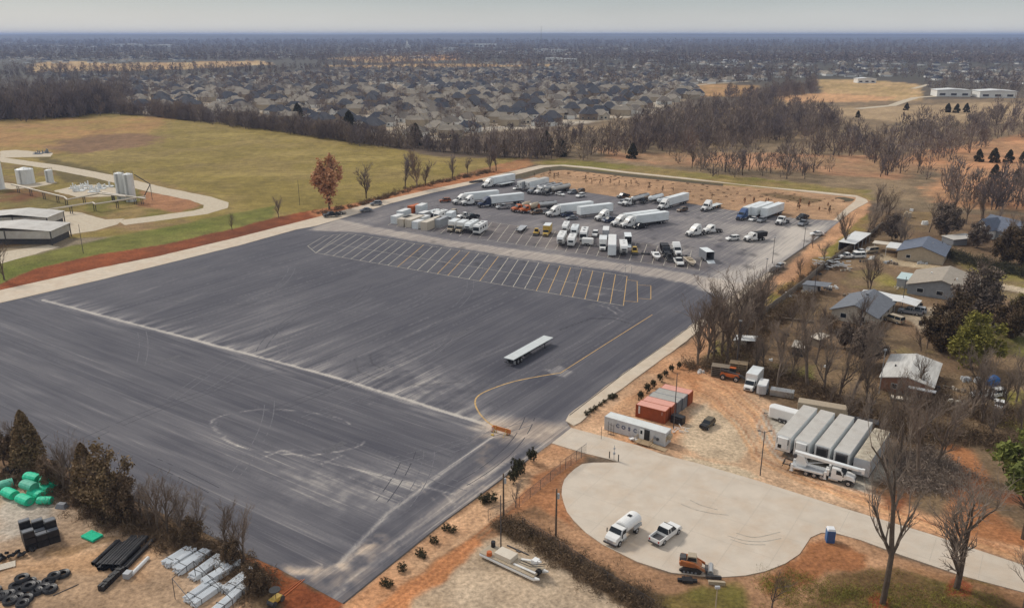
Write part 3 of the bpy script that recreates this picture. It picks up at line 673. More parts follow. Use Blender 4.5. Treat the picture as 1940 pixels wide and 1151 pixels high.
mb.mi(0); bar(mb, B0, B1, 0.2, 0.041); bar(mb, T0, T1_, 0.18, 0.041); bar(mb, lerp(B0, T0, .45), lerp(B1, T1_, .45), 0.16, 0.041)
for q in ([(583, 466), (615, 447)], [(583, 466), (598, 479)], [(590, 472), (632, 445)], [(615, 447), (660, 442)], [(598, 479), (645, 444)]): bar(mb, G(*q[0]), G(*q[1]), 0.18, 0.046)
mb.mi(1)
for q in ([(1188, 530), (1209, 533)], [(1207, 533), (1208, 572)], [(1181, 570), (1208, 572)], [(1208, 540), (1233, 541)], [(1233, 541), (1233, 567)], [(1208, 565), (1233, 567)]): bar(mb, G(*q[0]), G(*q[1]), 0.2, 0.052)
bb0, bb1 = G(735, 427), G(906, 453); 
cb0, cb1 = G(906, 453), G(1324.5, 512.6); ct0, ct1 = G(932, 421), G(1332, 478)
mb.mi(0)
for i in range(22):
    t = i / 21; bar(mb, lerp(cb0, cb1, t), lerp(ct0, ct1, t), 0.2, 0.036)
bar(mb, cb0, cb1, 0.16, 0.041); bar(mb, ct0, ct1, 0.16, 0.041); bar(mb, lerp(cb0, ct0, .5), lerp(cb1, ct1, .5), 0.12, 0.041)
for i in range(11):
    t = i / 10; p = lerp(bb0, bb1, t); bar(mb, p, (p[0] + 2.6, p[1] + 15), 0.2, 0.036)
for i in range(8):
    a_ = lerp(G(1300, 405), G(1392, 418), i / 7); bar(mb, a_, (a_[0] + 11, a_[1] + 15), 0.2, 0.036)
for i in range(7):
    a_ = lerp(G(1470, 425), G(1545, 436), i / 6); bar(mb, a_, (a_[0] + 11, a_[1] + 15), 0.25, 0.036)
for i in range(5):
    a_ = lerp(G(1290, 452), G(1400, 470), i / 4); bar(mb, a_, (a_[0] + 22, a_[1] + 10), 0.2, 0.036)
tag(mb.build('parking_bay_markings', [M_WHITE_L, M_YEL_L]), kind='structure')
def smooth_line(pts, k=6):
    out = []
    for i in range(len(pts) - 1):
        p0 = pts[max(0, i - 1)]; p1 = pts[i]; p2 = pts[i + 1]; p3 = pts[min(len(pts) - 1, i + 2)]
        for j in range(k):
            t = j / k
            out.append(tuple(0.5 * (2 * p1[a] + (p2[a] - p0[a]) * t + (2 * p0[a] - 5 * p1[a] + 4 * p2[a] - p3[a]) * t * t + (3 * p1[a] - p0[a] - 3 * p2[a] + p3[a]) * t ** 3) for a in (0, 1)))
    out.append(pts[-1]); return out
yl = [G(1236, 596), G(1150, 650), G(1062, 706)]
ribbon('yellow_lane_line', yl, 0.22, 0.038, M_YEL_L)
ribbon('yellow_lane_line', smooth_line(GP([(1062, 706), (1020, 713), (975, 722), (935, 735), (908, 748), (900, 762), (908, 782), (925, 800), (945, 812)])), 0.32, 0.042, M_YEL_L)

# faint saw-cut joints and rubber arcs on the turning circle
dp = GP(DRIVE); M_JNT = mat('slab_joint', A(194, 182, 165), .9, .1); M_RUB = mat('rubber_trace', A(176, 166, 152), .9, .3, 2)
for ang_, sp_ in ((-34, 6.1), (56, 6.1)):
    ux_, uy_ = math.cos(rad(ang_)), math.sin(rad(ang_)); mb = MB()
    for k in range(-14, 24):
        ts = np.arange(-60, 90, .5); x_ = 30 - uy_ * k * sp_ + ux_ * ts; y_ = 110 + ux_ * k * sp_ + uy_ * ts; ins = sdist(x_, y_, dp) > .3; i = 0
        while i < len(ts):
            if ins[i]:
                j = i
                while j + 1 < len(ts) and ins[j + 1]: j += 1
                if j > i: bar(mb, (x_[i], y_[i]), (x_[j], y_[j]), .06, .104 if ang_ < 0 else .107)
                i = j
            i += 1
    tag(mb.build('slab_joints', M_JNT), kind='structure')
for arc in ([(1290, 955), (1315, 965), (1345, 972), (1380, 976)], [(1308, 948), (1330, 958), (1360, 966)], [(1378, 1015), (1410, 1024), (1445, 1026), (1480, 1020)], [(1384, 1022), (1415, 1031), (1450, 1032)], [(1395, 1010), (1430, 1018), (1478, 1008)]):
    ribbon('tyre_marks', smooth_line(GP(arc)), .16, .112, M_RUB)

# crisp tyre arcs, seams and patches on the asphalt
M_TP = mat('pale_tyre_trace', A(110, 108, 112), .9, .35, 2); M_TD = mat('dark_tyre_trace', A(64, 63, 71), .8, .3, 2); M_PAT = mat('asphalt_patch', A(96, 94, 98), .9, .2, 2)
rg = random.Random(17); sets_ = ([], [])
for i in range(46):
    k = 1 if i % 3 == 0 else 0; px_, py_ = rg.uniform(120, 1250), rg.uniform(520, 960); x_, y_ = G(px_, py_); a_ = rad(56 if rg.random() < .6 else -34) + rg.gauss(0, .25); cv_ = rg.uniform(-.03, .03); pts = []
    for j in range(rg.randint(12, 34)): pts.append((x_, y_)); a_ += cv_; x_ += math.cos(a_) * 1.4; y_ += math.sin(a_) * 1.4
    ins = sdist(np.array([p[0] for p in pts]), np.array([p[1] for p in pts]), lot) > 1.5
    if not ins.all(): continue
    for off in (0, 1.9):
        m_ = sets_[k]; nb_ = []
        for j, p in enumerate(pts): q_ = pts[min(j + 1, len(pts) - 1)]; o_ = pts[max(j - 1, 0)]; d_ = math.hypot(q_[0] - o_[0], q_[1] - o_[1]); nb_.append((p[0] - (q_[1] - o_[1]) / d_ * off, p[1] + (q_[0] - o_[0]) / d_ * off))
        m_.append(nb_)
for nm, st_, m_, z_ in (('tyre_marks', sets_[0], M_TP, .0330), ('tyre_marks', sets_[1], M_TD, .0345)):
    mb = MB()
    for n_, ln in enumerate(st_):
        for a, b in zip(ln[:-1], ln[1:]):
            if rg.random() < .85: bar(mb, a, b, .16 if nm == 'tyre_marks' else .2, z_ + .00002 * n_)
    tag(mb.build(nm, m_), kind='structure')
mb = MB()
for px_, py_, w_, h_ in ((1045, 700, 7, 2.2), (352, 520, 8, 2), (1120, 585, 5, 2), (620, 860, 5, 1.5), (300, 690, 6, 1.4), (860, 640, 6, 1.2)):
    x_, y_ = G(px_, py_); c_, s_ = math.cos(rad(56)), math.sin(rad(56)); mb.add([(x_ + u * c_ - v_ * s_, y_ + u * s_ + v_ * c_, .0365) for u, v_ in ((0, 0), (w_, 0), (w_, h_), (0, h_))], [(0, 1, 2, 3)])
tag(mb.build('asphalt_patches', M_PAT), kind='structure')
# ================= materials for things =================
M_WHITE = mat('white_paint', (0.80, 0.79, 0.76), 0.35, 0.04, 0.8, dirt=(0.55, 0.50, 0.44), dirt_amt=0.25)
M_WHITE2 = mat('white_panel', (0.78, 0.81, 0.81), 0.45, 0.05, 0.5, dirt=(0.42, 0.40, 0.36), dirt_amt=0.35, stretch=(1, 1, 3))
M_CREAM = mat('cream_panel', (0.66, 0.58, 0.47), 0.5, 0.06, 0.8, dirt=(0.4, 0.33, 0.25), dirt_amt=0.3)
M_GREY = mat('grey_paint', (0.22, 0.23, 0.25), 0.4, 0.08)
M_LGREY = mat('light_grey_paint', (0.42, 0.43, 0.44), 0.45, 0.08, 1, dirt=(0.3, 0.26, 0.22), dirt_amt=0.3)
M_SILVER = mat('silver_paint', (0.45, 0.46, 0.47), 0.3, 0.04, metal=0.4)
M_STEEL = mat('brushed_steel', (0.52, 0.52, 0.51), 0.35, 0.1, 2, metal=0.6, dirt=(0.3, 0.27, 0.24), dirt_amt=0.3)
M_DSTEEL = mat('dark_steel', (0.06, 0.06, 0.065), 0.6, 0.2, 3, dirt=(0.22, 0.17, 0.13), dirt_amt=0.35)
M_BLACK = mat('black_plastic', (0.015, 0.015, 0.017), 0.55, 0.3, 2, dirt=(0.12, 0.10, 0.085), dirt_amt=0.2)
M_BLACKP = mat('black_paint', (0.018, 0.019, 0.022), 0.25, 0.1)
M_NAVY = mat('dark_blue_paint', (0.035, 0.05, 0.10), 0.3, 0.1)
M_BLUE = mat('blue_paint', (0.06, 0.11, 0.24), 0.35, 0.1)
M_ORANGE = mat('orange_paint', (0.55, 0.13, 0.03), 0.45, 0.12, 2, dirt=(0.3, 0.18, 0.1), dirt_amt=0.35)
M_YELLOW = mat('yellow_paint', (0.58, 0.38, 0.07), 0.5, 0.12, 2, dirt=(0.3, 0.22, 0.12), dirt_amt=0.4)
M_BROWNP = mat('brown_paint', (0.16, 0.10, 0.06), 0.4, 0.1)
M_BRONZE = mat('burnt_orange_paint', (0.30, 0.09, 0.03), 0.35, 0.1)
M_TANP = mat('tan_paint', (0.42, 0.34, 0.24), 0.45, 0.1)
M_GLASS = mat('dark_glass', (0.02, 0.025, 0.03), 0.25, 0.1, spec=0.25)
M_TYRE = mat('tyre_rubber', (0.025, 0.024, 0.023), 0.85, 0.2, 4, dirt=(0.16, 0.12, 0.09), dirt_amt=0.3)
M_RIM = mat('rim_metal', (0.5, 0.5, 0.5), 0.35, 0.1, metal=0.5)
M_ROOF = mat('trailer_roof', (0.55, 0.52, 0.47), 0.5, 0.08, 0.5, dirt=(0.34, 0.29, 0.24), dirt_amt=0.6)
M_RED = mat('red_lamp', (0.4, 0.02, 0.015), 0.3, 0.05)
M_WOOD = mat('timber', (0.42, 0.30, 0.18), 0.8, 0.2, 3, stretch=(1, 8, 8))
M_OLDWOOD = mat('weathered_timber', (0.24, 0.19, 0.14), 0.9, 0.25, 3, stretch=(1, 6, 6))
M_DECK = mat('trailer_deck', (0.60, 0.63, 0.62), 0.5, 0.06, 1, dirt=(0.45, 0.42, 0.38), dirt_amt=0.2)
M_WINWHITE = mat('lamp_lens', (0.7, 0.68, 0.6), 0.2, 0.05)

def wheel(parent, x, y, R=0.5, w=0.28, dual=False):
    """one wheel: tyre with a rim sub-part"""
    s = 1 if y > 0 else -1; W = w * (2 if dual else 1)
    t = MB().tube((x, y - s * W / 2 * 1, R), (x, y + s * W / 2, R), R, R, 14)
    o = t.build('wheel', M_TYRE, parent)
    rm = MB().tube((x, y + s * (W / 2 - 0.02), R), (x, y + s * (W / 2 + 0.03), R), R * 0.58, R * 0.5, 10)
    rm.mi(1).tube((x, y + s * (W / 2 + 0.02), R), (x, y + s * (W / 2 + 0.05), R), R * 0.18, R * 0.18, 8)
    rm.build('rim', [M_RIM, M_DSTEEL], o)
def axles(parent, xs, half, R=0.5, dual=True, w=0.28):
    for x in xs:
        for s in (-1, 1): wheel(parent, x, s * half, R, w, dual)

def tractor_parts(r, paint, x0=0.0, sleeper=True, day_h=2.7):
    """road tractor, front bumper at x0+3.7, nose towards +x"""
    X = lambda v: x0 + v
    f = MB().box(X(-3.7), X(3.0), -0.42, 0.42, 0.75, 1.02).box(X(-3.0), X(-1.9), -0.5, 0.5, 1.02, 1.2)
    f.box(X(3.2), X(3.55), -1.15, 1.15, 0.35, 0.75)
    f.build('chassis', M_DSTEEL, r)
    if sleeper:
        cab = [(X(1.55), 0.8), (X(2.0), 1.75), (X(1.85), 2.0), (X(1.15), 2.75), (X(0.75), 3.15), (X(-0.3), 3.85), (X(-1.35), 3.9), (X(-1.5), 3.0), (X(-1.5), 0.85)]
        ins = [0, 0, 0, .08, .12, .15, .15, .03, 0]
    else:
        cab = [(X(1.5), 0.8), (X(1.95), 1.75), (X(1.8), 2.0), (X(1.15), 2.7), (X(0.7), 2.85), (X(-0.35), 2.85), (X(-0.4), 0.85)]
        ins = [0, 0, 0, .1, .12, .12, 0]
    MB().prism(cab, -1.22, 1.22, ins).build('cab', paint, r, bevel=0.05)
    MB().prism([(X(3.55), 0.75), (X(3.6), 1.25), (X(3.35), 1.72), (X(2.6), 1.9), (X(1.7), 1.98), (X(1.7), 0.85), (X(2.2), 1.15), (X(3.1), 1.15)], -1.0, 1.0,
              [.1, .05, .22, .12, .0, 0, 0, 0]).build('hood', paint, r, bevel=0.06)
    MB().box(X(3.52), X(3.64), -0.5, 0.5, 0.8, 1.45).build('grille', M_DSTEEL, r)
    MB().add([(X(1.92), -1.02, 1.98), (X(1.92), 1.02, 1.98), (X(1.2), 0.95, 2.72), (X(1.2), -0.95, 2.72)], [(0, 1, 2, 3)]).add(
        [(X(1.95), -1.0, 2.0), (X(1.95), 1.0, 2.0), (X(1.24), 0.95, 2.7), (X(1.24), -0.95, 2.7)], [(0, 1, 2, 3)]).build('windshield', M_GLASS, r)
    for s in (-1, 1):
        MB().prism([(X(0.45), 1.85), (X(1.5), 1.85), (X(1.1), 2.55), (X(0.45), 2.6)], s * 1.19 - .04, s * 1.19 + .04).build('side_window', M_GLASS, r)
        MB().box(X(1.6), X(1.75), s * 1.42 - .06, s * 1.42 + .06, 1.7, 2.35).box(X(1.6), X(1.66), s * 1.2 - .2, s * 1.2 + .2, 2.2, 2.24).build('mirror', M_BLACK, r)
        MB().tube((X(-0.7), s * 1.0, 0.72), (X(0.9), s * 1.0, 0.72), 0.32, 0.32, 10).build('fuel_tank', M_STEEL, r)
        MB().box(X(3.3), X(3.58), s * 0.8 - .17, s * 0.8 + .17, 1.0, 1.25).build('headlight', M_WINWHITE, r)
        if sleeper: MB().box(X(-0.9), X(-0.5), s * 1.2 - .05, s * 1.2 + .05, 2.5, 2.85).build('sleeper_window', M_GLASS, r)
    axles(r, [X(2.6)], 1.0, 0.52, False, 0.3); axles(r, [X(-1.9), X(-3.15)], 0.95, 0.52, True, 0.27)

def box_body(r, xf, L, body, roof, z0=1.15, z1=4.1, W=2.6, skirt=False, part='trailer_box'):
    MB().box(xf - L, xf, -W / 2, W / 2, z0, z1 - 0.04).build(part, body, r, bevel=0.04)
    MB().box(xf - L + .03, xf - .03, -W / 2 + .03, W / 2 - .03, z1 - 0.04, z1).build('roof_panel', roof, r)
    fr = MB().box(xf - L, xf - 0.1, -W / 2 - .02, W / 2 + .02, z0 - 0.12, z0 + 0.1)
    fr.box(xf - L + 1.2, xf - L + 4.2, -0.55, 0.55, 0.7, z0 - .1).box(xf - L, xf - L + .15, -1.1, 1.1, 0.45, 0.6).box(xf - L + .02, xf - L + .1, -.8, -.7, .5, 1.1).box(xf - L + .02, xf - L + .1, .7, .8, .5, 1.1)
    fr.build('underframe', M_DSTEEL, r)
    dr = MB()
    for y in (-W / 2 + .06, -.03, .03, W / 2 - .06): dr.box(xf - L - .03, xf - L + .01, y - .02, y + .02, z0 + .1, z1 - .1)
    dr.build('rear_door_bars', M_STEEL, r)
    if skirt:
        for s in (-1, 1): MB().box(xf - L + 4.6, xf - 4.6, s * 1.26 - .02, s * 1.26 + .02, 0.45, z0 - .1).build('side_skirt', body, r)
def rear_axles(r, xf, L): axles(r, [xf - L + 2.0, xf - L + 3.25], 1.0, 0.5, True, 0.27)
def legs(r, x):
    for s in (-1, 1): MB().box(x - .08, x + .08, s * .9 - .08, s * .9 + .08, 0.05, 1.1).box(x - .2, x + .2, s * .9 - .14, s * .9 + .14, 0.0, 0.06).build('landing_leg', M_DSTEEL, r)

def mk_semi(paint, body, sleeper=True, skirt=False):
    def f():
        r = empty('semi_truck'); tractor_parts(r, paint, 6.5, sleeper)
        box_body(r, 4.7, 14.6, body, M_ROOF if body is not M_WHITE2 else M_WHITE2, skirt=skirt); rear_axles(r, 4.7, 14.6); legs(r, 1.9); return r
    return f
def mk_tractor(paint, sleeper=True):
    def f(): r = empty('road_tractor'); tractor_parts(r, paint, 0, sleeper); return r
    return f
def mk_boxtrailer(body, reefer=False, L=14.6, roof=None, dark_unit=False):
    def f():
        r = empty('box_trailer'); xf = L / 2
        box_body(r, xf, L, body, roof or M_ROOF, skirt=False); rear_axles(r, xf, L); legs(r, xf - 2.6)
        if reefer:
            u = MB().prof_z([(xf, -1.0), (xf + .45, -.85), (xf + .5, 0), (xf + .45, .85), (xf, 1.0)], 1.75 if not dark_unit else 2.2, 3.8).build('cooling_unit', M_DSTEEL if dark_unit else M_WHITE, r, bevel=.05)
            if not dark_unit:
                MB().box(xf + .4, xf + .52, -.75, -.1, 1.85, 2.5).build('vent_grille', M_BLACK, u)
                for s in (-1, 1): MB().box(xf + .2, xf + .4, s * .93 - .05, s * .93 + .05, 2.6, 3.6).build('side_vent', M_BLACK, u)
            else:
                MB().box(xf + .46, xf + .53, -.75, .75, 2.5, 3.6).build('vent_grille', M_BLACK, u)
            MB().box(xf - .01, xf + .05, -1.27, 1.27, 1.2, 4.02).build('front_wall', M_WHITE, r)
        return r
    return f
def mk_tanktrailer(L=12.0, tank=M_STEEL, tractor=None, sleeper=False):
    def f():
        r = empty('tanker_truck' if tractor else 'tank_trailer'); off = 3.2 if tractor else 0; xf = L / 2 - off + (1.0 if tractor else 0)
        if tractor: tractor_parts(r, tractor, xf + 2.6, sleeper)
        t = MB(); n = 16; secs = [(xf, .75), (xf - .25, 1.02), (xf - L * .5, 1.1), (xf - L + .25, 1.02), (xf - L, .75)]
        vs = []; fs = []
        for x, R in secs:
            for i in range(n):
                a = 2 * math.pi * i / n; vs.append((x, math.cos(a) * R * 1.08, 2.15 + math.sin(a) * R * .88))
        for k in range(len(secs) - 1):
            for i in range(n): fs.append((k * n + i, k * n + (i + 1) % n, (k + 1) * n + (i + 1) % n, (k + 1) * n + i))
        fs += [tuple(range(n - 1, -1, -1)), tuple(range((len(secs) - 1) * n, len(secs) * n))]
        t.add(vs, fs).build('tank', tank, r, smooth=True)
        MB().box(xf - L + 1, xf - 1, -.3, .3, 3.08, 3.13).box(xf - L * .5 - .4, xf - L * .5 + .4, -.3, .3, 3.1, 3.3).build('walkway', M_DSTEEL, r)
        MB().box(xf - L + .3, xf - .3, -.45, .45, .8, 1.3).build('underframe', M_DSTEEL, r)
        rear_axles(r, xf - .3, L - .3); legs(r, xf - 2.5) if not tractor else None
        return r
    return f
def mk_flatbed(L=14.8, deck=M_DECK, z=1.45, W=2.6, name='flatbed_trailer'):
    def f():
        r = empty(name); xf = L / 2
        MB().box(-xf, xf, -W / 2, W / 2, z - .12, z).build('deck', deck, r)
        u = MB().box(-xf + .3, xf - 1, -.55, -.4, z - .75, z - .12).box(-xf + .3, xf - 1, .4, .55, z - .75, z - .12).box(-xf + 5, -xf + 7, -1.1, -.6, .5, 1.0).box(-xf + 7.5, -xf + 9, .6, 1.1, .5, 1.0)
        for k in range(int(L / 1.2)): u.box(-xf + .5 + k * 1.2, -xf + .6 + k * 1.2, -W / 2 + .05, W / 2 - .05, z - .22, z - .12)
        u.box(-xf, -xf + .12, -1.1, 1.1, .5, .65).box(-xf, -xf + .1, -.7, -.6, .6, z - .12).box(-xf, -xf + .1, .6, .7, .6, z - .12)
        u.build('underframe', M_DSTEEL, r)
        rear_axles(r, xf, L); legs(r, xf - 3.0)
        for s in (-1, 1): MB().box(-xf + .9, -xf + 1.0, s * 1.0 - .28, s * 1.0 + .28, .25, .9).build('mud_flap', M_LGREY, r)
        return r
    return f

def car_parts(r, paint, kind='sedan'):
    if kind == 'sedan':
        L, W, body = 4.7, 1.82, [(-2.3, .35), (-2.35, .75), (-2.2, .98), (-1.5, 1.0), (1.1, .98), (2.1, .82), (2.33, .6), (2.3, .32)]
        gh = [(-1.75, .98), (-1.05, 1.42), (.25, 1.44), (1.15, .97)]; R = .33; xw = (1.45, -1.4)
    elif kind == 'suv':
        L, W, body = 4.8, 1.9, [(-2.35, .4), (-2.4, .85), (-2.3, 1.15), (-1.5, 1.15), (1.1, 1.12), (2.15, .98), (2.38, .7), (2.33, .38)]
        gh = [(-2.25, 1.12), (-1.95, 1.72), (.3, 1.76), (1.1, 1.1)]; R = .38; xw = (1.5, -1.45)
    elif kind == 'van':
        L, W, body = 5.2, 1.95, [(-2.6, .4), (-2.62, 1.2), (1.4, 1.2), (2.3, 1.05), (2.58, .75), (2.55, .38)]
        gh = [(-2.6, 1.18), (-2.5, 2.0), (1.0, 2.0), (1.75, 1.15)]; R = .36; xw = (1.7, -1.6)
    else:
        L, W, body = 5.9, 2.0, [(-2.95, .55), (-2.97, 1.2), (-1.0, 1.22), (1.35, 1.2), (2.6, 1.12), (2.93, .85), (2.9, .42), (2.5, .42)]
        gh = [(-.95, 1.2), (-.8, 1.88), (.75, 1.92), (1.5, 1.18)]; R = .42; xw = (1.95, -1.75)
    h = W / 2
    if kind == 'pickup':
        b = MB().prism([(-.95, .5), (-.95, 1.22), (1.35, 1.2), (2.6, 1.12), (2.93, .85), (2.9, .45)], -h, h, [0, .03, .03, .1, .12, .05])
        b.box(-2.95, -.95, -h, -h + .12, .5, 1.22).box(-2.95, -.95, h - .12, h, .5, 1.22).box(-2.97, -2.86, -h + .12, h - .12, .55, 1.2)
        b.build('body', paint, r)
        MB().box(-2.85, -.96, -h + .12, h - .12, .6, .78).build('bed', M_DSTEEL, r)
        MB().box(-3.1, -2.95, -h + .05, h - .05, .42, .62).build('rear_bumper', M_DSTEEL, r); MB().box(2.85, 3.02, -h + .1, h - .1, .4, .62).build('front_bumper', M_DSTEEL, r)
        MB().box(-.6, .55, -.82, .82, 1.9, 1.95).build('roof', paint, r)
    else:
        MB().prism(body, -h, h, [.05, .05, .08, .04, .04, .08, .15, .1] if len(body) == 8 else [.03, .03, .03, .08, .12, .08]).build('body', paint, r, bevel=.04)
        x0_, x1_ = gh[1][0], gh[2][0]
        MB().prism([(x0_ - .02, gh[1][1] - .06), (x0_ + .06, gh[1][1] + .03), (x1_ - .05, gh[2][1] + .03), (x1_ + .08, gh[2][1] - .06)], -h + .2, h - .2).build('roof', paint, r)
    gl = MB().prism(gh, -h + .05, h - .05, [.02, .17, .17, .02])
    pl = MB()
    for x in ((gh[1][0] + gh[2][0]) / 2 - .05, gh[1][0] + .1):
        for s in (-1, 1): pl.add([(x, s * (h - .04), gh[0][1]), (x + .12, s * (h - .04), gh[0][1]), (x + .12, s * (h - .2), gh[1][1] + .01), (x, s * (h - .2), gh[1][1] + .01)], [(0, 1, 2, 3)])
    gl.m += [1] * len(pl.f); gl.f += [tuple(i + len(gl.v) for i in f) for f in pl.f]; gl.v += pl.v; gl.build('windows', [M_GLASS, paint], r)
    xb = body[0][0] - .04; xf_ = body[-2][0]
    for s in (-1, 1):
        MB().box(xb - .02, xb + .06, s * (h - .22) - .1, s * (h - .22) + .1, .75, 1.05).build('tail_light', M_RED, r)
        MB().box(xf_ - .18, xf_ + .03, s * (h - .38) - .15, s * (h - .38) + .15, .6, .78).build('headlight', M_WINWHITE, r)
        MB().box(gh[3][0] - .35, gh[3][0] - .2, s * (h + .08) - .08, s * (h + .08) + .08, gh[3][1] + .02, gh[3][1] + .18).build('mirror', paint, r)
    axles(r, xw, h - .1, R, False, .24)
def mk_car(paint, kind='sedan'):
    def f():
        r = empty({'sedan': 'car', 'suv': 'sport_utility_car', 'van': 'van', 'pickup': 'pickup_truck'}[kind]); car_parts(r, paint, kind); return r
    return f

def mk_boxtruck(paint, body, L=5.2):
    def f():
        r = empty('box_truck')
        MB().prism([(1.0, .5), (1.0, 2.15), (1.8, 2.15), (2.35, 1.35), (3.1, 1.15), (3.25, .8), (3.2, .45)], -1.0, 1.0, [0, .08, .1, .05, .12, .1, .05]).build('cab', paint, r, bevel=.05)
        MB().add([(1.85, -.85, 2.1), (1.85, .85, 2.1), (2.36, .92, 1.4), (2.36, -.92, 1.4)], [(0, 1, 2, 3)]).xf(Matrix.Translation((.03, 0, .02))).build('windshield', M_GLASS, r)
        for s in (-1, 1):
            MB().prism([(1.25, 1.35), (2.1, 1.35), (1.75, 2.0), (1.25, 2.0)], s * .98 - .04, s * .98 + .04).build('side_window', M_GLASS, r)
            MB().box(3.1, 3.24, s * .75 - .16, s * .75 + .16, .75, .95).build('headlight', M_WINWHITE, r)
        MB().box(3.15, 3.26, -.5, .5, .6, .95).build('grille', M_DSTEEL, r)
        MB().box(.95 - L + .3, 1.15, -1.2, 1.2, .95, 3.35).build('cargo_box', body, r, bevel=.05)
        MB().box(.98 - L + .3, 1.1, -1.15, 1.15, 3.36, 3.38).build('roof_panel', M_WHITE2, r)
        MB().box(1 - L, 2.5, -.4, .4, .5, .9).build('chassis', M_DSTEEL, r)
        axles(r, [2.35], .9, .4, False, .25); axles(r, [1.0 - L + 1.5], .85, .4, True, .22); return r
    return f
def mk_travel_trailer(paint, fifth=True, L=9.5):
    """caravan; nose over the hitch at +x"""
    def f():
        r = empty('travel_trailer'); h = L / 2
        if fifth: pr = [(-h, .6), (-h, 3.35), (h - 2.6, 3.4), (h - .5, 3.3), (h, 2.6), (h - .35, 1.75), (h - 2.6, 1.6), (h - 2.6, .6)]; ins = [0, .05, .05, .15, .25, .15, 0, 0]
        else: pr = [(-h, .6), (-h + .1, 2.9), (h - .9, 3.0), (h - .2, 2.4), (h, 1.4), (h - .2, .6)]; ins = [0, .05, .05, .12, .12, .1]
        MB().prism(pr, -1.22, 1.22, ins).build('shell', paint, r, bevel=.08)
        if fifth: MB().add([(h - .06, -.7, 2.05), (h - .06, .7, 2.05), (h - .02, .6, 2.5), (h - .02, -.6, 2.5)], [(0, 1, 2, 3)]).xf(Matrix.Translation((.05, 0, .05))).build('front_cap_window', M_GLASS, r)
        else: MB().add([(h - .02, -.8, 1.6), (h - .02, .8, 1.6), (h - .16, .75, 2.2), (h - .16, -.75, 2.2)], [(0, 1, 2, 3)]).xf(Matrix.Translation((.05, 0, .05))).build('front_window', M_GLASS, r)
        for x in (-h * .5, h * .15):
            MB().box(x - .35, x + .35, -.35, .35, 3.36 if fifth else 2.95, 3.62 if fifth else 3.2).build('roof_unit', M_WHITE, r, bevel=.04)
        for s in (-1, 1):
            MB().box(-h * .6, -h * .3, s * 1.22 - .02, s * 1.22 + .02, 1.7, 2.4).build('side_window', M_GLASS, r)
            MB().box(0, h * .2, s * 1.22 - .02, s * 1.22 + .02, 1.7, 2.3).build('side_window', M_GLASS, r)
        MB().box(-h, h - 2.6 if fifth else h, -.7, .7, .45, .62).box(h - 1.2, h - .8, -.5, .5, .9, 1.8).box(h - 1.1, h - .9, -.6, -.5, .0, 1.0).box(h - 1.1, h - .9, .5, .6, .0, 1.0).build('frame', M_DSTEEL, r)
        axles(r, [-1.2, -.3], 1.05, .38, False, .24); return r
    return f
def mk_motorhome(paint, L=9.0):
    def f():
        r = empty('motorhome'); h = L / 2
        MB().prism([(-h, .5), (-h, 3.2), (h - .4, 3.25), (h - .1, 2.6), (h, .9), (h - .1, .5)], -1.22, 1.22, [0, .06, .1, .05, .03, .03]).build('shell', paint, r, bevel=.1)
        MB().prism([(h - .12, 1.5), (h - .02, 1.5), (h - .14, 2.65), (h - .24, 2.65)], -1.05, 1.05).xf(Matrix.Translation((.06, 0, 0))).build('windshield', M_GLASS, r)
        for x in (-h * .5, h * .3): MB().box(x - .4, x + .4, -.35, .35, 3.2, 3.5).build('roof_unit', M_LGREY, r)
        for s in (-1, 1):
            for x in (-h * .6, -.4, h * .5): MB().box(x, x + 1.1, s * 1.22 - .02, s * 1.22 + .02, 1.7, 2.4).build('side_window', M_GLASS, r)
        MB().box(h - .02, h + .06, -.9, .9, .5, .85).build('bumper', M_DSTEEL, r)
        axles(r, [h - 1.2], 1.0, .45, False, .28); axles(r, [-h + 2.4], .95, .45, True, .25); return r
    return f
def mk_enclosed(paint, L=5.6, H=2.3, open_rear=False, W=2.2, name='cargo_trailer'):
    def f():
        r = empty(name); h = L / 2
        if open_rear:
            b = MB().box(-h, h, -W / 2, -W / 2 + .06, .6, H + .5).box(-h, h, W / 2 - .06, W / 2, .6, H + .5).box(-h, h, -W / 2, W / 2, .5, .6).box(h - .06, h, -W / 2 + .06, W / 2 - .06, .6, H + .5)
            b.build('shell', paint, r); MB().box(-h, h, -W / 2, W / 2, H + .5, H + .57).build('roof_panel', M_WHITE2, r)
            MB().prism([(-h - 1.5, .0), (-h - .05, .55), (-h - .02, .62), (-h - 1.5, .08)], -W / 2 + .1, W / 2 - .1).build('ramp_door', M_WHITE2, r)
        else:
            MB().prof_z([(-h, -W / 2), (h - .35, -W / 2), (h, -.4), (h, .4), (h - .35, W / 2), (-h, W / 2)], .5, H + .35).build('shell', paint, r, bevel=.08)
            MB().box(-h + .1, h - .5, -W / 2 + .1, W / 2 - .1, H + .36, H + .4).build('roof_panel', M_WHITE, r)
        MB().tube((h, -.5, .45), (h + 1.1, 0, .5), .05).tube((h, .5, .45), (h + 1.1, 0, .5), .05).tube((h + 1.0, 0, 0), (h + 1.0, 0, .7), .04).build('drawbar', M_DSTEEL, r)
        for s in (-1, 1): MB().prism([(-1.1, .45), (-.95, .85), (.55, .85), (.7, .45)], s * (W / 2 + .06) - .1, s * (W / 2 + .06) + .1).build('mudguard', M_DSTEEL, r)
        axles(r, [-.65, .25], W / 2 + .06, .34, False, .2); return r
    return f
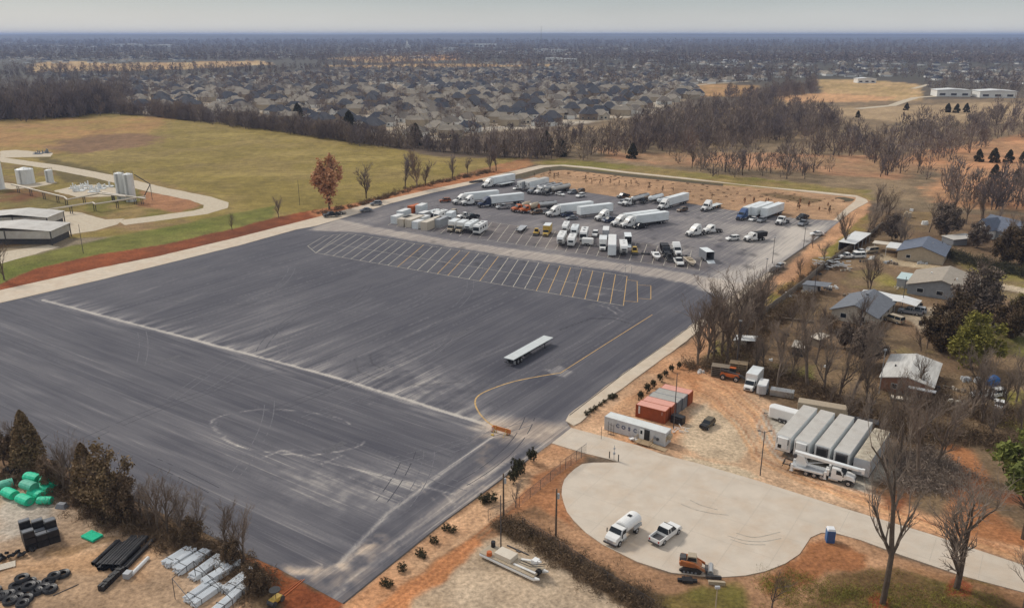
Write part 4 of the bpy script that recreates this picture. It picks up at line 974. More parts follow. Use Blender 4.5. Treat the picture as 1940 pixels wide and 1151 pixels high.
def mk_dumptruck(cab=M_WHITE, body=M_BLACK):
    def f():
        r = empty('dump_truck'); tractor_parts(r, cab, .6, False)
        MB().prism([(-3.9, 1.3), (-4.1, 2.75), (.1, 2.85), (.6, 3.05), (.6, 2.9), (.0, 2.7), (-.1, 1.3)], -1.2, 1.2).build('tipper_body', body, r)
        rb = MB()
        for k in range(6):
            x = -3.7 + k * .7
            for s in (-1, 1): rb.box(x, x + .1, s * 1.22 - .05, s * 1.22 + .05, 1.3, 2.75)
        rb.build('body_ribs', body, r); axles(r, [-1.0], .95, .5, True, .26); return r
    return f
def mk_mixer():
    def f():
        r = empty('concrete_mixer_truck'); tractor_parts(r, M_ORANGE, .8, False)
        n = 12; secs = [(.2, .6, 2.1), (-.6, 1.1, 2.2), (-2.2, 1.2, 2.5), (-3.4, .6, 3.1), (-3.7, .4, 3.2)]; vs = []; fs = []
        for x, R, z in secs:
            for i in range(n): a = 2 * math.pi * i / n; vs.append((x, math.cos(a) * R, z + math.sin(a) * R * .95))
        for k in range(len(secs) - 1):
            for i in range(n): fs.append((k * n + i, k * n + (i + 1) % n, (k + 1) * n + (i + 1) % n, (k + 1) * n + i))
        MB().add(vs, fs + [tuple(range(n - 1, -1, -1)), tuple(range(4 * n, 5 * n))]).build('drum', M_TANP, r, smooth=True)
        MB().box(-4.4, -3.5, -.3, .3, 1.2, 2.9, .2).build('chute', M_ORANGE, r); return r
    return f
def mk_boat(paint, L=6.5, cabin=True):
    def f():
        r = empty('boat_on_trailer'); h = L / 2
        hull_t = [(-h, -1.15), (h * .35, -1.15), (h * .8, -.7), (h, 0), (h * .8, .7), (h * .35, 1.15), (-h, 1.15)]
        hull_b = [(-h, -.7), (h * .3, -.6), (h * .65, -.3), (h * .8, 0), (h * .65, .3), (h * .3, .6), (-h, .7)]
        MB().prof_z(hull_b, .6, 1.45, hull_t).build('hull', paint, r)
        MB().prof_z([(x * .93, y * .8) for x, y in hull_t], 1.46, 1.5).build('deck', M_TANP if not cabin else M_WHITE, r)
        if cabin:
            MB().box(-.9, .9, -.8, .8, 1.5, 2.1, .25, .12).build('cabin', M_WHITE, r); MB().box(.5, .95, -.7, .7, 1.75, 2.0, .05, .1).build('windshield', M_GLASS, r)
            MB().tube((-1.3, -1, 1.5), (-1.3, -.9, 2.7), .05).tube((-1.3, 1, 1.5), (-1.3, .9, 2.7), .05).tube((-1.3, -.9, 2.7), (-1.3, .9, 2.7), .05).build('tower_frame', M_BLACK, r)
        else:
            for k in range(2): MB().box(-1.8 + k * 1.5, -1.1 + k * 1.5, -.7, .7, 1.5, 1.85).build('seat', M_TANP, r)
        MB().box(-h - .45, -h, -.25, .25, .8, 1.9).build('outboard_motor', M_BLACK, r)
        MB().box(-h, h * .6, -.5, -.4, .45, .6).box(-h, h * .6, .4, .5, .45, .6).tube((h * .6, 0, .5), (h + 1, 0, .5), .06).build('trailer_frame', M_DSTEEL, r)
        axles(r, [-1.4], 1.0, .33, False, .2); return r
    return f
def mk_container(L, body, H=2.6, W=2.44, roof=None, ribs=True):
    def f():
        r = empty('shipping_container'); h = L / 2
        MB().box(-h + .06, h - .06, -W / 2 + .07, W / 2 - .07, .12, H - .06).build('wall_panels', body, r)
        if ribs:
            b = MB(); k = int((L - .3) / .28)
            for i in range(k):
                x = -h + .2 + i * (L - .4) / k
                for s in (-1, 1): b.box(x, x + .13, s * (W / 2 - .045) - .03, s * (W / 2 - .045) + .03, .2, H - .15)
            k = int((W - .3) / .28)
            for i in range(k):
                y = -W / 2 + .15 + i * (W - .3) / k; b.box(-h + .02, -h + .07, y, y + .12, .2, H - .15)
            b.build('corrugation', body, r)
        fr = MB()
        for x in (-h, h - .14):
            for y in (-W / 2, W / 2 - .14): fr.box(x, x + .14, y, y + .14, 0, H)
        for y in (-W / 2, W / 2 - .1): fr.box(-h + .14, h - .14, y, y + .1, 0, .16).box(-h + .14, h - .14, y, y + .1, H - .12, H - .01)
        for x in (-h, h - .1): fr.box(x, x + .1, -W / 2 + .14, W / 2 - .14, 0, .16).box(x, x + .1, -W / 2 + .14, W / 2 - .14, H - .12, H - .01)
        fr.build('corner_frame', body, r)
        MB().box(-h + .1, h - .1, -W / 2 + .1, W / 2 - .1, H - .06, H - .02).build('roof_panel', roof or body, r)
        d = MB()
        for y in (-.8, -.4, .4, .8): d.tube((h + .02, y, .15), (h + .02, y, H - .15), .025)
        d.box(h - .05, h - .01, -W / 2 + .15, W / 2 - .15, .16, H - .12); d.build('door', body, r); return r
    return f
def mk_machine(paint, kind='loader'):
    def f():
        r = empty('compact_loader' if kind == 'loader' else 'yard_machine')
        MB().prism([(-1.5, .5), (-1.6, 1.2), (-1.0, 1.5), (.3, 1.2), (1.2, 1.0), (1.4, .5)], -.75, .75).build('body', paint, r, bevel=.06)
        MB().box(-.7, .5, -.6, .6, 1.2, 2.1, .1, .08).build('cab', M_BLACK, r); MB().box(-.75, .5, -.62, .62, 2.1, 2.18).build('roof', paint, r)
        for s in (-1, 1): MB().tube((-1.2, s * .85, 1.4), (1.6, s * .85, .7), .09).build('lift_arm', paint, r)
        MB().prism([(1.6, .1), (2.2, .1), (2.3, .3), (1.8, .35), (1.7, .8), (1.55, .8)], -.95, .95).build('bucket', M_DSTEEL, r)
        axles(r, [.8, -.9], .85, .42, False, .3); return r
    return f
# ================= placing the vehicles =================
def put(key, fn, px, py, head, label, cat, group=None, half=0.0, z=0.03, sc=1.0):
    """px,py = ground point under the front bumper; head = facing (deg); half = distance from origin to the front"""
    if py < 520 and px < 1560: sc *= 1.1
    x, y = G(px, py); a = rad(head)
    return inst(key, fn, (x - math.cos(a) * half * sc, y - math.sin(a) * half * sc, z), a, label, cat, group, sc)
HB = 209.5            # middle rows face lower left
HA = 229.0            # back row
SEMIW = ('semi_w', mk_semi(M_WHITE, M_WHITE2)); SEMIN = ('semi_n', mk_semi(M_NAVY, M_WHITE2)); SEMIB = ('semi_b', mk_semi(M_BLUE, M_WHITE2))
TRW = ('tr_w', mk_tractor(M_WHITE)); TRD = ('tr_d', mk_tractor(M_WHITE, False)); BOXT = ('boxt', mk_boxtrailer(M_WHITE2, roof=M_WHITE2))
BOXTR = ('boxtr', mk_boxtrailer(M_WHITE2, True)); BOXG = ('boxg', mk_boxtrailer(M_LGREY, True, 12.5))
TANKT = ('tankt', mk_tanktrailer(11.5, M_STEEL, M_WHITE)); TANKD = ('tankd', mk_tanktrailer(11.5, M_STEEL, M_GREY)); TANKB = ('tankb', mk_tanktrailer(11.5, M_ROOF, M_BLACKP)); TANK = ('tank', mk_tanktrailer(12, M_STEEL))
TANKW = ('tankw', mk_tanktrailer(9, M_WHITE2)); FB = ('fb', mk_flatbed()); FBS = ('fbs', mk_flatbed(9.0, M_DECK))
def car(c, k): return ('car_%s_%s' % (c.name, k), mk_car(c, k))
GT = 'trucks parked in the back rows of the lot'; GC = 'small vehicles parked between the trucks'
# row along the planted dirt island
put(*SEMIW, 915, 357, HA, 'white semi truck at the far left end of the back row, below the berm', 'semi truck', GT, 10.2)
put(*FBS, 946, 355, HA, 'short empty flatbed trailer beside the leftmost semi of the back row', 'trailer', GT, 4.5)
put(*car(M_WHITE, 'sedan'), 973, 360.5, HA, 'white car beside the two pale reefer trailers in the back row', 'car', GC, 2.3)
put(*BOXG, 984, 362, HA + 4, 'grey box trailer with cooling unit, left one of the pale pair in the back row', 'trailer', GT, 6.2)
put(*BOXTR, 999, 362, HA + 4, 'pale box trailer with dark vents, right one of the pair before the berm', 'trailer', GT, 7.3)
put(*TANKD, 1006, 367.5, HA, 'grey tanker truck, first of three tankers in the back row', 'tanker truck', GT, 8.2)
put(*TANKT, 1019, 368.5, HA, 'white cab tanker truck, middle of the three in the back row', 'tanker truck', GT, 8.2)
put(*TANKB, 1034, 370, HA, 'black cab tanker truck with rusty topped tank, last of three in the back row', 'tanker truck', GT, 8.2)
put(*car(M_WHITE, 'sedan'), 1068, 372, HA + 80, 'white car parked just right of the black cab tanker', 'car', GC, 2.3)
put(*car(M_GREY, 'suv'), 1077, 368.5, HA, 'dark grey car in the back row left of the white wagon', 'car', GC, 2.4)
put(*car(M_BROWNP, 'suv'), 1093, 366.5, HA, 'dark brown car at the dirt edge behind the white wagon', 'car', GC, 2.4)
put(*car(M_WHITE, 'suv'), 1093, 375, HA, 'white wagon standing alone in front of the dark cars of the back row', 'car', GC, 2.4)
put(*car(M_BLACKP, 'pickup'), 1170, 376, HA - 14, 'black pickup at the dirt edge in the middle of the back row', 'pickup truck', GC, 3)
put(*car(M_SILVER, 'suv'), 1173, 388.5, HA, 'silver car beside the white cab of the lone tanker', 'car', GC, 2.4)
put(*TANKT, 1185, 390.5, HA, 'white cab tanker truck standing between silver car and black pickup', 'tanker truck', GT, 8.2)
put(*car(M_BLACKP, 'pickup'), 1219, 386.5, 270, 'black pickup seen nose on between tanker and white tank trailer', 'pickup truck', GC, 3)
put(*TANKW, 1231, 386, HA, 'white tank trailer without a cab next to the black pickup', 'trailer', GT, 4.5)
put(*TANKW, 1247, 388, HA, 'short white tank trailer tucked behind the white semi cab', 'trailer', GT, 4.5, sc=0.8)
put(*SEMIW, 1249, 398.5, HA, 'white semi truck with long trailer at the centre of the back row', 'semi truck', GT, 10.2)
put(*car(M_BROWNP, 'suv'), 1284, 402, HA - 12, 'brown hatchback right of the centre semi truck', 'car', GC, 2.4)
def tow():
    r = empty('flatbed_truck'); tractor_parts(r, M_WHITE, 3.2, True)
    MB().box(-6.5, 1.4, -1.25, 1.25, 1.2, 1.35).build('deck', M_DECK, r); MB().box(-6.3, -.5, -.5, .5, .8, 1.2).build('underframe', M_DSTEEL, r)
    axles(r, [-3.8, -5.0], .95, .5, True, .27); return r
put('tow', tow, 1331, 401.5, HA, 'white truck with a low empty flatbed standing alone by the bay lines', 'truck', GT, 6.9)
put(*SEMIB, 1398, 418.5, HA, 'blue cab semi truck beside two white box trailers', 'semi truck', GT, 10.2)
put(*BOXT, 1425, 414, HA, 'white box trailer, middle one of the three parked side by side', 'trailer', GT, 7.3)
put(*BOXT, 1446, 415.5, HA, 'white box trailer, rightmost of the three parked side by side', 'trailer', GT, 7.3)
put(*car(M_WHITE, 'sedan'), 1421, 420, HA, 'white car nosed out in front of the middle box trailer', 'car', GC, 2.3)
put(*car(M_GREY, 'suv'), 1437, 422.5, HA, 'grey car in front of the rightmost box trailer', 'car', GC, 2.4)
put(*TRD, 1473, 427.5, HA, 'white day cab tractor alone right of the three box trailers', 'truck', GT, 3.7)
put(*car(M_BLACKP, 'pickup'), 1511, 417, HA - 10, 'black pickup at the right end of the back row', 'pickup truck', GC, 3)
put(*car(M_GREY, 'pickup'), 1515, 429.5, HA, 'grey pickup just below the last black pickup', 'pickup truck', GC, 3)
put(*car(M_WHITE, 'sedan'), 1535, 446.5, 190, 'white car alone near the right kerb of the lot', 'car', GC, 2.3)
# middle rows
put(*car(M_BRONZE, 'suv'), 832, 383.5, 200, 'burnt orange car standing alone on open asphalt', 'car', GC, 2.4)
put(*SEMIW, 858, 388, HB, 'white semi truck, leftmost of the pair in the middle row', 'semi truck', GT, 10.2)
put(*TRW, 874, 390, HB, 'white sleeper tractor without trailer, between white and dark blue semis', 'truck', GT, 3.7)
put(*SEMIN, 905, 393.5, HB, 'dark blue cab semi truck with white trailer', 'semi truck', GT, 10.2)
put(*car(M_SILVER, 'pickup'), 940, 396.5, 203, 'silver pickup beside the trailer of the dark blue semi', 'pickup truck', GC, 3)
put('mixer', mk_mixer(), 970, 402.5, HB, 'tan and orange concrete mixer truck, left one of two', 'mixer truck', GT, 4.3)
put('mixer', mk_mixer(), 985, 404.5, HB, 'orange nosed concrete mixer truck next to the silver tank trailer', 'mixer truck', GT, 4.3)
put(*TANK, 1003, 400, HB, 'silver tank trailer right of the orange mixer trucks', 'trailer', GT, 6.0)
put(*car(M_BROWNP, 'suv'), 1005, 406.5, 205, 'brown car in front of the silver tank trailer', 'car', GC, 2.4)
put(*car(M_BLACKP, 'sedan'), 1029, 406.5, HB, 'black car half hidden behind a white sleeper cab', 'car', GC, 2.3)
put(*SEMIW, 1035, 411.5, HB, 'white semi truck in the middle row behind two dark cars', 'semi truck', GT, 10.2)
put(*car(M_NAVY, 'suv'), 1064, 411.5, HB, 'dark navy car beside the middle semi truck', 'car', GC, 2.4)
put(*car(M_GREY, 'sedan'), 1073, 417, HB - 4, 'dark grey car in front of the unhitched white box trailer', 'car', GC, 2.3)
put(*BOXT, 1096, 412.5, HB, 'unhitched white box trailer behind the dark grey car', 'trailer', GT, 7.3)
put(*TRW, 1128, 419.5, HB, 'white sleeper tractor without trailer beside a navy pickup', 'truck', GT, 3.7)
put(*car(M_NAVY, 'pickup'), 1142, 422, HB, 'navy pickup beside the lone white sleeper tractor', 'pickup truck', GC, 3)
put(*SEMIW, 1159, 430, HB, 'white semi truck, rear one of the overlapping pair', 'semi truck', GT, 10.2)
put(*SEMIW, 1176, 433, HB, 'white semi truck, front one of the overlapping pair', 'semi truck', GT, 10.2)
put(*car(M_BLACKP, 'pickup'), 1199, 434.5, HB + 2, 'black pickup beside the trailer of the front white semi', 'pickup truck', GC, 3)
put(*TRW, 1301, 449, HB, 'white sleeper tractor leading the pair on open asphalt', 'truck', GT, 3.7)
put(*TRD, 1333, 443.5, HB, 'white day cab tractor close behind the sleeper tractor', 'truck', GT, 3.7)
put(*car(M_WHITE, 'suv'), 1376, 456.5, 200, 'white wagon left of the dump truck', 'car', GC, 2.4)
put('dump', mk_dumptruck(), 1411, 458.5, HB - 3, 'white cab dump truck with black tipper body', 'dump truck', None, 4.3)
# left storage cluster
GB = 'storage boxes at the left end of the bays'; HS = 244
B_ = lambda c, L, H=2.7: ('bx_%s_%s_%s' % (c.name, L, H), mk_container(L, c, H, 2.5, M_WHITE if c is not M_CREAM else M_CREAM, True))
put(*B_(M_WHITE2, 5.0), 746, 424, HS, 'small white box, leftmost of the storage cluster', 'storage box', GB, 2.5)
put(*B_(M_WHITE2, 6.0), 757, 414, HS, 'white box directly behind the leftmost small one', 'storage box', GB, 3)
o = put('tanblack', mk_container(9.0, M_CREAM, 2.7, 2.5, M_CREAM), 759, 429, HS, 'tan box with black gear stacked on its roof', 'storage box', GB, 4.5)
b = MB(); rg = random.Random(3)
for i in range(6): b.box(-2.6 + i * .9, -2.0 + i * .9, -.9, .9, 2.73, 3.0 + rg.random() * .2)
tag(b.build('roof_gear', M_BLACK), 'black gear stacked on the roof of the tan box', 'equipment'); bpy.data.objects['roof_gear'].location = o.location; bpy.data.objects['roof_gear'].rotation_euler = o.rotation_euler
put(*B_(M_CREAM, 9.0, 2.8), 773, 431, HS, 'tan box between the black topped one and small white one', 'storage box', GB, 4.5)
put(*B_(M_WHITE2, 4.5, 2.5), 786, 433.5, HS, 'low white box left of the largest cream one', 'storage box', GB, 2.2)
put(*B_(M_WHITE2, 5.0, 2.5), 796, 425, HS, 'white box behind the low white one', 'storage box', GB, 2.5)
put(*B_(M_LGREY, 5.0, 2.4), 797, 416, HS, 'grey topped box in the middle of the cluster', 'storage box', GB, 2.5)
put(*B_(M_CREAM, 11.0, 2.9), 803, 436.5, HS, 'largest cream box at the front of the storage cluster', 'storage box', GB, 5.5)
put('bluebox', mk_container(7.0, M_LGREY, 2.9, 2.5, M_LGREY), 827, 431.5, HS + 4, 'grey blue box with banded sides at the right of the cluster', 'storage box', GB, 3.5)
put('boxtr2', mk_boxtruck(M_WHITE, M_WHITE2), 846, 423.5, HS + 10, 'white box truck right of the grey blue box', 'box truck', None, 3.2)
put('oc', mk_container(6.0, M_ORANGE, 2.6, 2.4, M_ORANGE), 777, 403.5, HS - 5, 'rusty orange container behind the storage cluster', 'container', None, 3)
put(*B_(M_WHITE2, 5.5, 3.0), 793, 404.5, 250, 'tall white box beside the rusty orange container', 'storage box', GB, 2.7)
put(*FBS, 805, 411, HS - 4, 'small flatbed trailer behind the white boxes', 'trailer', None, 4.5)
put('rvs', mk_travel_trailer(M_WHITE, False, 7.0), 826, 418, HS, 'white camper behind the grey blue box', 'camper', None, 3.5)
put('boatb', mk_boat(M_NAVY, 6), 818, 412, HS, 'blue hulled boat behind the white boxes', 'boat', None, 3)
put(*car(M_TANP, 'suv'), 853, 408, HS + 6, 'tan vehicle behind the white box truck', 'car', GC, 2.4)
put(*car(M_WHITE, 'pickup'), 868, 414, 215, 'white pickup behind the row of campers', 'pickup truck', GC, 3)
put(*car(M_BLACKP, 'pickup'), 880, 416, 212, 'black pickup right behind the campers and the white pickup', 'pickup truck', GC, 3)
GV = 'campers in the bays'
for px, py, fn, lb in ((851, 440.5, 'rv_a', 'brown nosed motorhome, first of four parked abreast'), (867, 442.5, 'rv_a', 'brown nosed motorhome, second of four parked abreast'), (885, 443, 'rv_b', 'white camper with banded nose, third of four parked abreast'), (902, 445.5, 'rv_c', 'white motorhome with wide dark windshield, rightmost of four abreast')):
    put(fn, {'rv_a': mk_boxtruck(M_TANP, M_WHITE, 5.6), 'rv_b': mk_travel_trailer(M_WHITE2, True, 8.5), 'rv_c': mk_motorhome(M_WHITE, 8.5)}[fn], px, py, HS + 8, lb, 'camper', GV, 4.2 if fn != 'rv_a' else 3.2)
# long bay row
HD = 258
put('fbd', mk_flatbed(7.5, M_LGREY, 1.0, 2.4), 982, 441, HD - 4, 'grey low flatbed trailer alone in the bays', 'trailer', None, 3.7)
put('ym', mk_machine(M_YELLOW), 1014, 447.5, HD, 'small yellow machine left of the yellow truck', 'machine', None, 2.2)
put('ybt', mk_boxtruck(M_YELLOW, M_YELLOW, 5.0), 1033, 449, HD, 'yellow box truck beside the small yellow machine', 'truck', None, 3.2)
put('tt_a', mk_travel_trailer(M_WHITE, True, 9.5), 1060.5, 469, HD + 2, 'long white camper with raised nose, leftmost in the long bay row', 'camper', GV, 4.7)
put('tt_a', mk_travel_trailer(M_WHITE, True, 9.5), 1069, 444, HD + 2, 'white camper parked directly behind the leftmost camper of the long row', 'camper', GV, 4.7, sc=.85)
put('tt_b', mk_travel_trailer(M_WHITE, False, 7.5), 1081, 469, HD + 2, 'square nosed white camper, second in the long bay row', 'camper', GV, 3.7)
put('tt_c', mk_travel_trailer(M_WHITE2, False, 7.0), 1087, 449, HD + 2, 'white camper with black roof hatch behind the second camper', 'camper', GV, 3.5)
put('mh', mk_motorhome(M_WHITE, 9.0), 1104.5, 459, HD + 3, 'white motorhome with big dark windshield', 'motorhome', GV, 4.5)
put('smt', mk_enclosed(M_WHITE, 3.6, 1.9), 1124, 465, HD + 90, 'small white cargo trailer standing sideways in the bays', 'trailer', None, 1.8)
put(*car(M_WHITE, 'suv'), 1126, 450, HD, 'white jeep like car behind the small sideways trailer', 'car', GC, 2.4)
put('bt3', mk_boxtruck(M_WHITE, M_WHITE, 6.0), 1141.5, 476.5, HD + 5, 'white box truck left of the longest trailer in the bays', 'box truck', None, 3.2)
put('et', mk_enclosed(M_LGREY, 6.5, 2.4), 1147, 452, HD + 4, 'grey cargo trailer behind the white box truck', 'trailer', None, 3.2)
put('lt', mk_enclosed(M_WHITE2, 14.0, 3.4, False, 2.5), 1159, 487, HD + 5, 'longest pale trailer in the bay row', 'trailer', None, 7)
put('tt_d', mk_travel_trailer(M_WHITE, True, 9.0), 1182, 487, HD + 7, 'cream white camper with dark nose window beside the longest trailer', 'camper', GV, 4.5)
put('et2', mk_enclosed(M_LGREY, 6.0, 2.6, True), 1188, 458, HD + 187, 'open ended grey cargo trailer behind the cream white camper', 'trailer', None, 3)
put('yl', mk_machine(M_YELLOW), 1203, 484, HD + 8, 'yellow loader with round hoop in the bays', 'machine', None, 2.2)
for i, (a_, b_) in enumerate(((1217, 481), (1223, 482), (1229, 482.5))):
    x, y = G(a_, b_); q = MB().box(-.5, .5, -.6, .6, .0, .5 + .1 * i, .1, .1).tube((0, 0, .4), (0, .3, 1.2), .06); o = q.build('implement', M_DSTEEL); o.location = (x, y, .03)
    tag(o, 'small rusty implement standing in a bay between loader and boat', 'implement', 'rusty implements in one bay')
put('boatw', mk_boat(M_WHITE, 7.2), 1246, 497, 268, 'white cabin boat with black tower frame in the bays', 'boat', None, 3.6)
put('bd', mk_dumptruck(M_BLACKP, M_BLACK), 1264, 489, 268, 'black dump truck right of the white cabin boat', 'truck', None, 4.3)
put('bh', mk_machine(M_BLACK), 1270, 497.5, 268, 'black machine in front of the black dump truck', 'machine', None, 2.2)
put(*TRW, 1286, 489, 272, 'white tractor parked nose on behind the white pickup', 'truck', None, 3.7)
put(*car(M_WHITE, 'pickup'), 1290, 505.5, 272, 'white pickup with dark bed in front of the white tractor', 'pickup truck', GC, 3)
put('boatt', mk_boat(M_CREAM, 7.5, False), 1315, 508, 276, 'tan open boat on a trailer right of the white pickup', 'boat', None, 3.7)
put('eo', mk_enclosed(M_GREY, 5.5, 2.6, True, 2.5), 1331, 488, 100, 'dark cargo trailer with its rear open at the right end of the bays', 'trailer', None, 2.7)
put(*car(M_BLACKP, 'suv'), 1459, 518, 215, 'black car on the kerb strip left of the silver one', 'car', GC, 2.4, .13, .8)
put(*car(M_SILVER, 'suv'), 1470, 511, 225, 'silver car on the kerb strip by the grassy slope', 'car', GC, 2.4, .13, .8)
put(*car(M_GREY, 'suv'), 701, 390, 205, 'dark grey car on the concrete perimeter strip', 'car', GC, 2.4, .13)
put(*car(M_GREY, 'sedan'), 682, 402, 205, 'grey car at the edge of the asphalt below the perimeter strip', 'car', GC, 2.3, .13)
put(*car(M_BLACKP, 'pickup'), 613, 412.5, 205, 'black pickup with small trailer on the perimeter strip', 'pickup truck', GC, 3, .13)
put('utl', mk_flatbed(4.5, M_OLDWOOD, .7, 1.9), 633, 407.5, 205, 'small wooden deck trailer behind the black pickup', 'trailer', None, 2.2, .13)
o = MB()
for i in range(7): o.box(-4 + i * 1.1, -3.2 + i * 1.1, -.8, .8, 0, .9, .1, .1)
o = o.build('pipe_rack', M_DSTEEL); o.location = (*G(903, 345.5), .12); o.rotation_euler = (0, 0, rad(38)); tag(o, 'low dark rack lying on the concrete strip by the first semi', 'rack')
# foreground flatbed
o = put('bigfb', mk_flatbed(16.2), 1040, 648, 50, 'long empty pale deck flatbed trailer alone on the open lot', 'trailer', None, 8.1)
x0_, y0_ = G(973.8, 685.9, 1.48); x1_, y1_ = G(1052.7, 641.2, 1.48); x2_, y2_ = G(1028.5, 635.4, 1.48); x3_, y3_ = G(950.1, 678.4, 1.48)
o.location = ((x0_ + x1_ + x2_ + x3_) / 4, (y0_ + y1_ + y2_ + y3_) / 4, .03); o.rotation_euler = (0, 0, math.atan2(y1_ - y0_, x1_ - x0_))
o.scale = (1.05, 1, 1.2); o.location.z = .03
# ================= near yard things =================
def at2(p, q, z=0.0):
    a = G(*p, z); b = G(*q, z); return a, b, math.atan2(b[1] - a[1], b[0] - a[0]), math.dist(a, b)
def text_mesh(name, s, size, m, parent, M):
    cu = bpy.data.curves.new(name, 'FONT'); cu.body = s; cu.size = size; cu.extrude = 0.01; cu.offset = 0.022 * size
    cu.align_x = 'CENTER'; cu.align_y = 'CENTER'; cu.space_character = 1.0
    t = bpy.data.objects.new('tmp', cu); C.objects.link(t)
    dg = bpy.context.evaluated_depsgraph_get(); me = bpy.data.meshes.new_from_object(t.evaluated_get(dg))
    bpy.data.objects.remove(t); me.materials.clear(); me.materials.append(m); me.transform(M); me.name = name
    return link(name, me, parent)
M_CORTEN = mat('rust_red_container', (0.36, 0.085, 0.03), 0.6, 0.14, 1.2, dirt=(0.22, 0.09, 0.05), dirt_amt=0.35)
M_CORTEN_T = mat('faded_red_roof', (0.74, 0.36, 0.28), 0.6, 0.06, 0.8, dirt=(0.5, 0.28, 0.2), dirt_amt=0.4)
M_GREYC = mat('grey_container', (0.20, 0.21, 0.23), 0.6, 0.1, 1, dirt=(0.3, 0.25, 0.2), dirt_amt=0.2)
M_GREYC_T = mat('grey_container_roof', (0.40, 0.38, 0.34), 0.6, 0.1, 0.8, dirt=(0.3, 0.28, 0.25), dirt_amt=0.4)
M_COSW = mat('pale_container', (0.60, 0.60, 0.60), 0.55, 0.07, 1, dirt=(0.40, 0.33, 0.25), dirt_amt=0.45)
M_COSR = mat('pale_container_roof', (0.70, 0.71, 0.68), 0.55, 0.06, 1, dirt=(0.4, 0.36, 0.3), dirt_amt=0.3)
M_LETT = mat('dark_lettering', (0.04, 0.06, 0.15), 0.6, 0.15)
# pale container office
a, b, h, L = at2((1145.4, 788.8), (1263.5, 822.3), 2.65)
co = mk_container(12.3, M_COSW, 2.65, 2.44, M_COSR)(); ca2, sa2 = math.cos(h), math.sin(h)
co.location = (a[0] + ca2 * 6.15 - sa2 * 1.22, a[1] + sa2 * 6.15 + ca2 * 1.22, .1); co.rotation_euler = (0, 0, h)
tag(co, 'pale grey container office with COSCO lettering and an open door', 'container')
for i, ch in enumerate('COSCO'):
    Mx = Matrix.Translation((-3.35 + i * 1.18, -1.27, 1.45)) @ Matrix.Rotation(math.pi / 2, 4, 'X')
    text_mesh('letter', ch, 0.98, M_LETT, co, Mx)
MB().box(2.05, 3.05, -1.3, -1.24, .3, 2.3).build('door_opening', M_BLACK, co)
d = MB().box(1.1, 2.02, -1.75, -1.7, .3, 2.3).xf(Matrix.Translation((0, .38, 0))).build('door_leaf', M_WHITE, co)
MB().box(1.3, 1.7, -1.41, -1.38, 1.3, 2.0).build('door_window', M_GLASS, d)
MB().box(3.9, 4.3, -1.32, -1.22, 1.0, 1.5).build('wall_box', M_GREY, co); MB().box(4.5, 4.9, -1.5, -1.22, .9, 1.35).build('wall_fan', M_DSTEEL, co)
MB().box(6.15, 6.75, -.6, .5, 1.2, 2.0).box(6.15, 6.3, -1.1, -.8, 1.0, 1.9).build('cooling_unit', M_TANP, co)
def loc_on(o_, x, y, z=0): M = o_.matrix_basis; return M @ Vector((x, y, z))
bpy.context.view_layer.update()
dk = MB().box(1.0, 3.9, -3.1, -1.35, .22, .3)
for x in (1.1, 2.4, 3.8):
    for y in (-3.0, -1.5): dk.box(x - .05, x + .05, y - .05, y + .05, 0, .25)
for k in range(12): dk.box(1.0 + k * .242, 1.0 + k * .242 + .2, -3.12, -1.34, .3, .33)
dr = empty('wooden_deck', co.location, h); tag(dr, 'small timber deck before the open door of the pale container', 'deck')
dk.build('deck_boards', M_WOOD, dr)
rl = MB().tube((3.85, -3.0, .2), (3.85, -3.0, 1.2), .05).tube((3.85, -1.5, .2), (3.85, -1.5, 1.2), .05).tube((3.85, -3.0, 1.15), (3.85, -1.5, 1.15), .06).tube((3.85, -3, .7), (3.85, -1.5, .7), .04); rl.build('railing', M_WOOD, dr)
rl = MB().tube((.95, -3.0, .2), (.95, -3.0, 1.2), .05).tube((.95, -1.5, .2), (.95, -1.5, 1.2), .05).tube((.95, -3.0, 1.15), (.95, -1.5, 1.15), .06); rl.build('railing', M_WOOD, dr)
rp = MB().prism([(3.95, .0), (6.9, .0), (3.95, .28)], -2.9, -1.7).build('ramp', M_WOOD, dr)
q = MB()
rg = random.Random(8)
for i in range(7): q.add([(rg.uniform(-.9, .9), rg.uniform(-.6, .6), rg.uniform(0, .5)) for _ in range(4)], [(0, 1, 2), (0, 2, 3), (0, 3, 1), (1, 2, 3)])
o = q.build('plastic_sheeting', M_WHITE); o.location = loc_on(co, .2, -2.1, .05); tag(o, 'crumpled white sheeting left of the timber deck', 'sheeting')
# gate arm posts in front
fr = MB()
for dx in (0, .55, 1.1): fr.tube((dx, 0, 0), (dx, 0, 2.6 - dx * .3), .035)
fr.tube((0, 0, 2.2), (1.1, 0, 2.0), .03).tube((0, 0, 1.2), (1.1, 0, 1.2), .03).tube((0, 0, .1), (1.3, .2, .1), .05)
o = fr.build('pipe_rack', M_DSTEEL); o.location = (*G(1152, 822), 0); o.rotation_euler = (0, 0, h); tag(o, 'dark steel pipe rack frame before the left end of the pale container', 'rack')
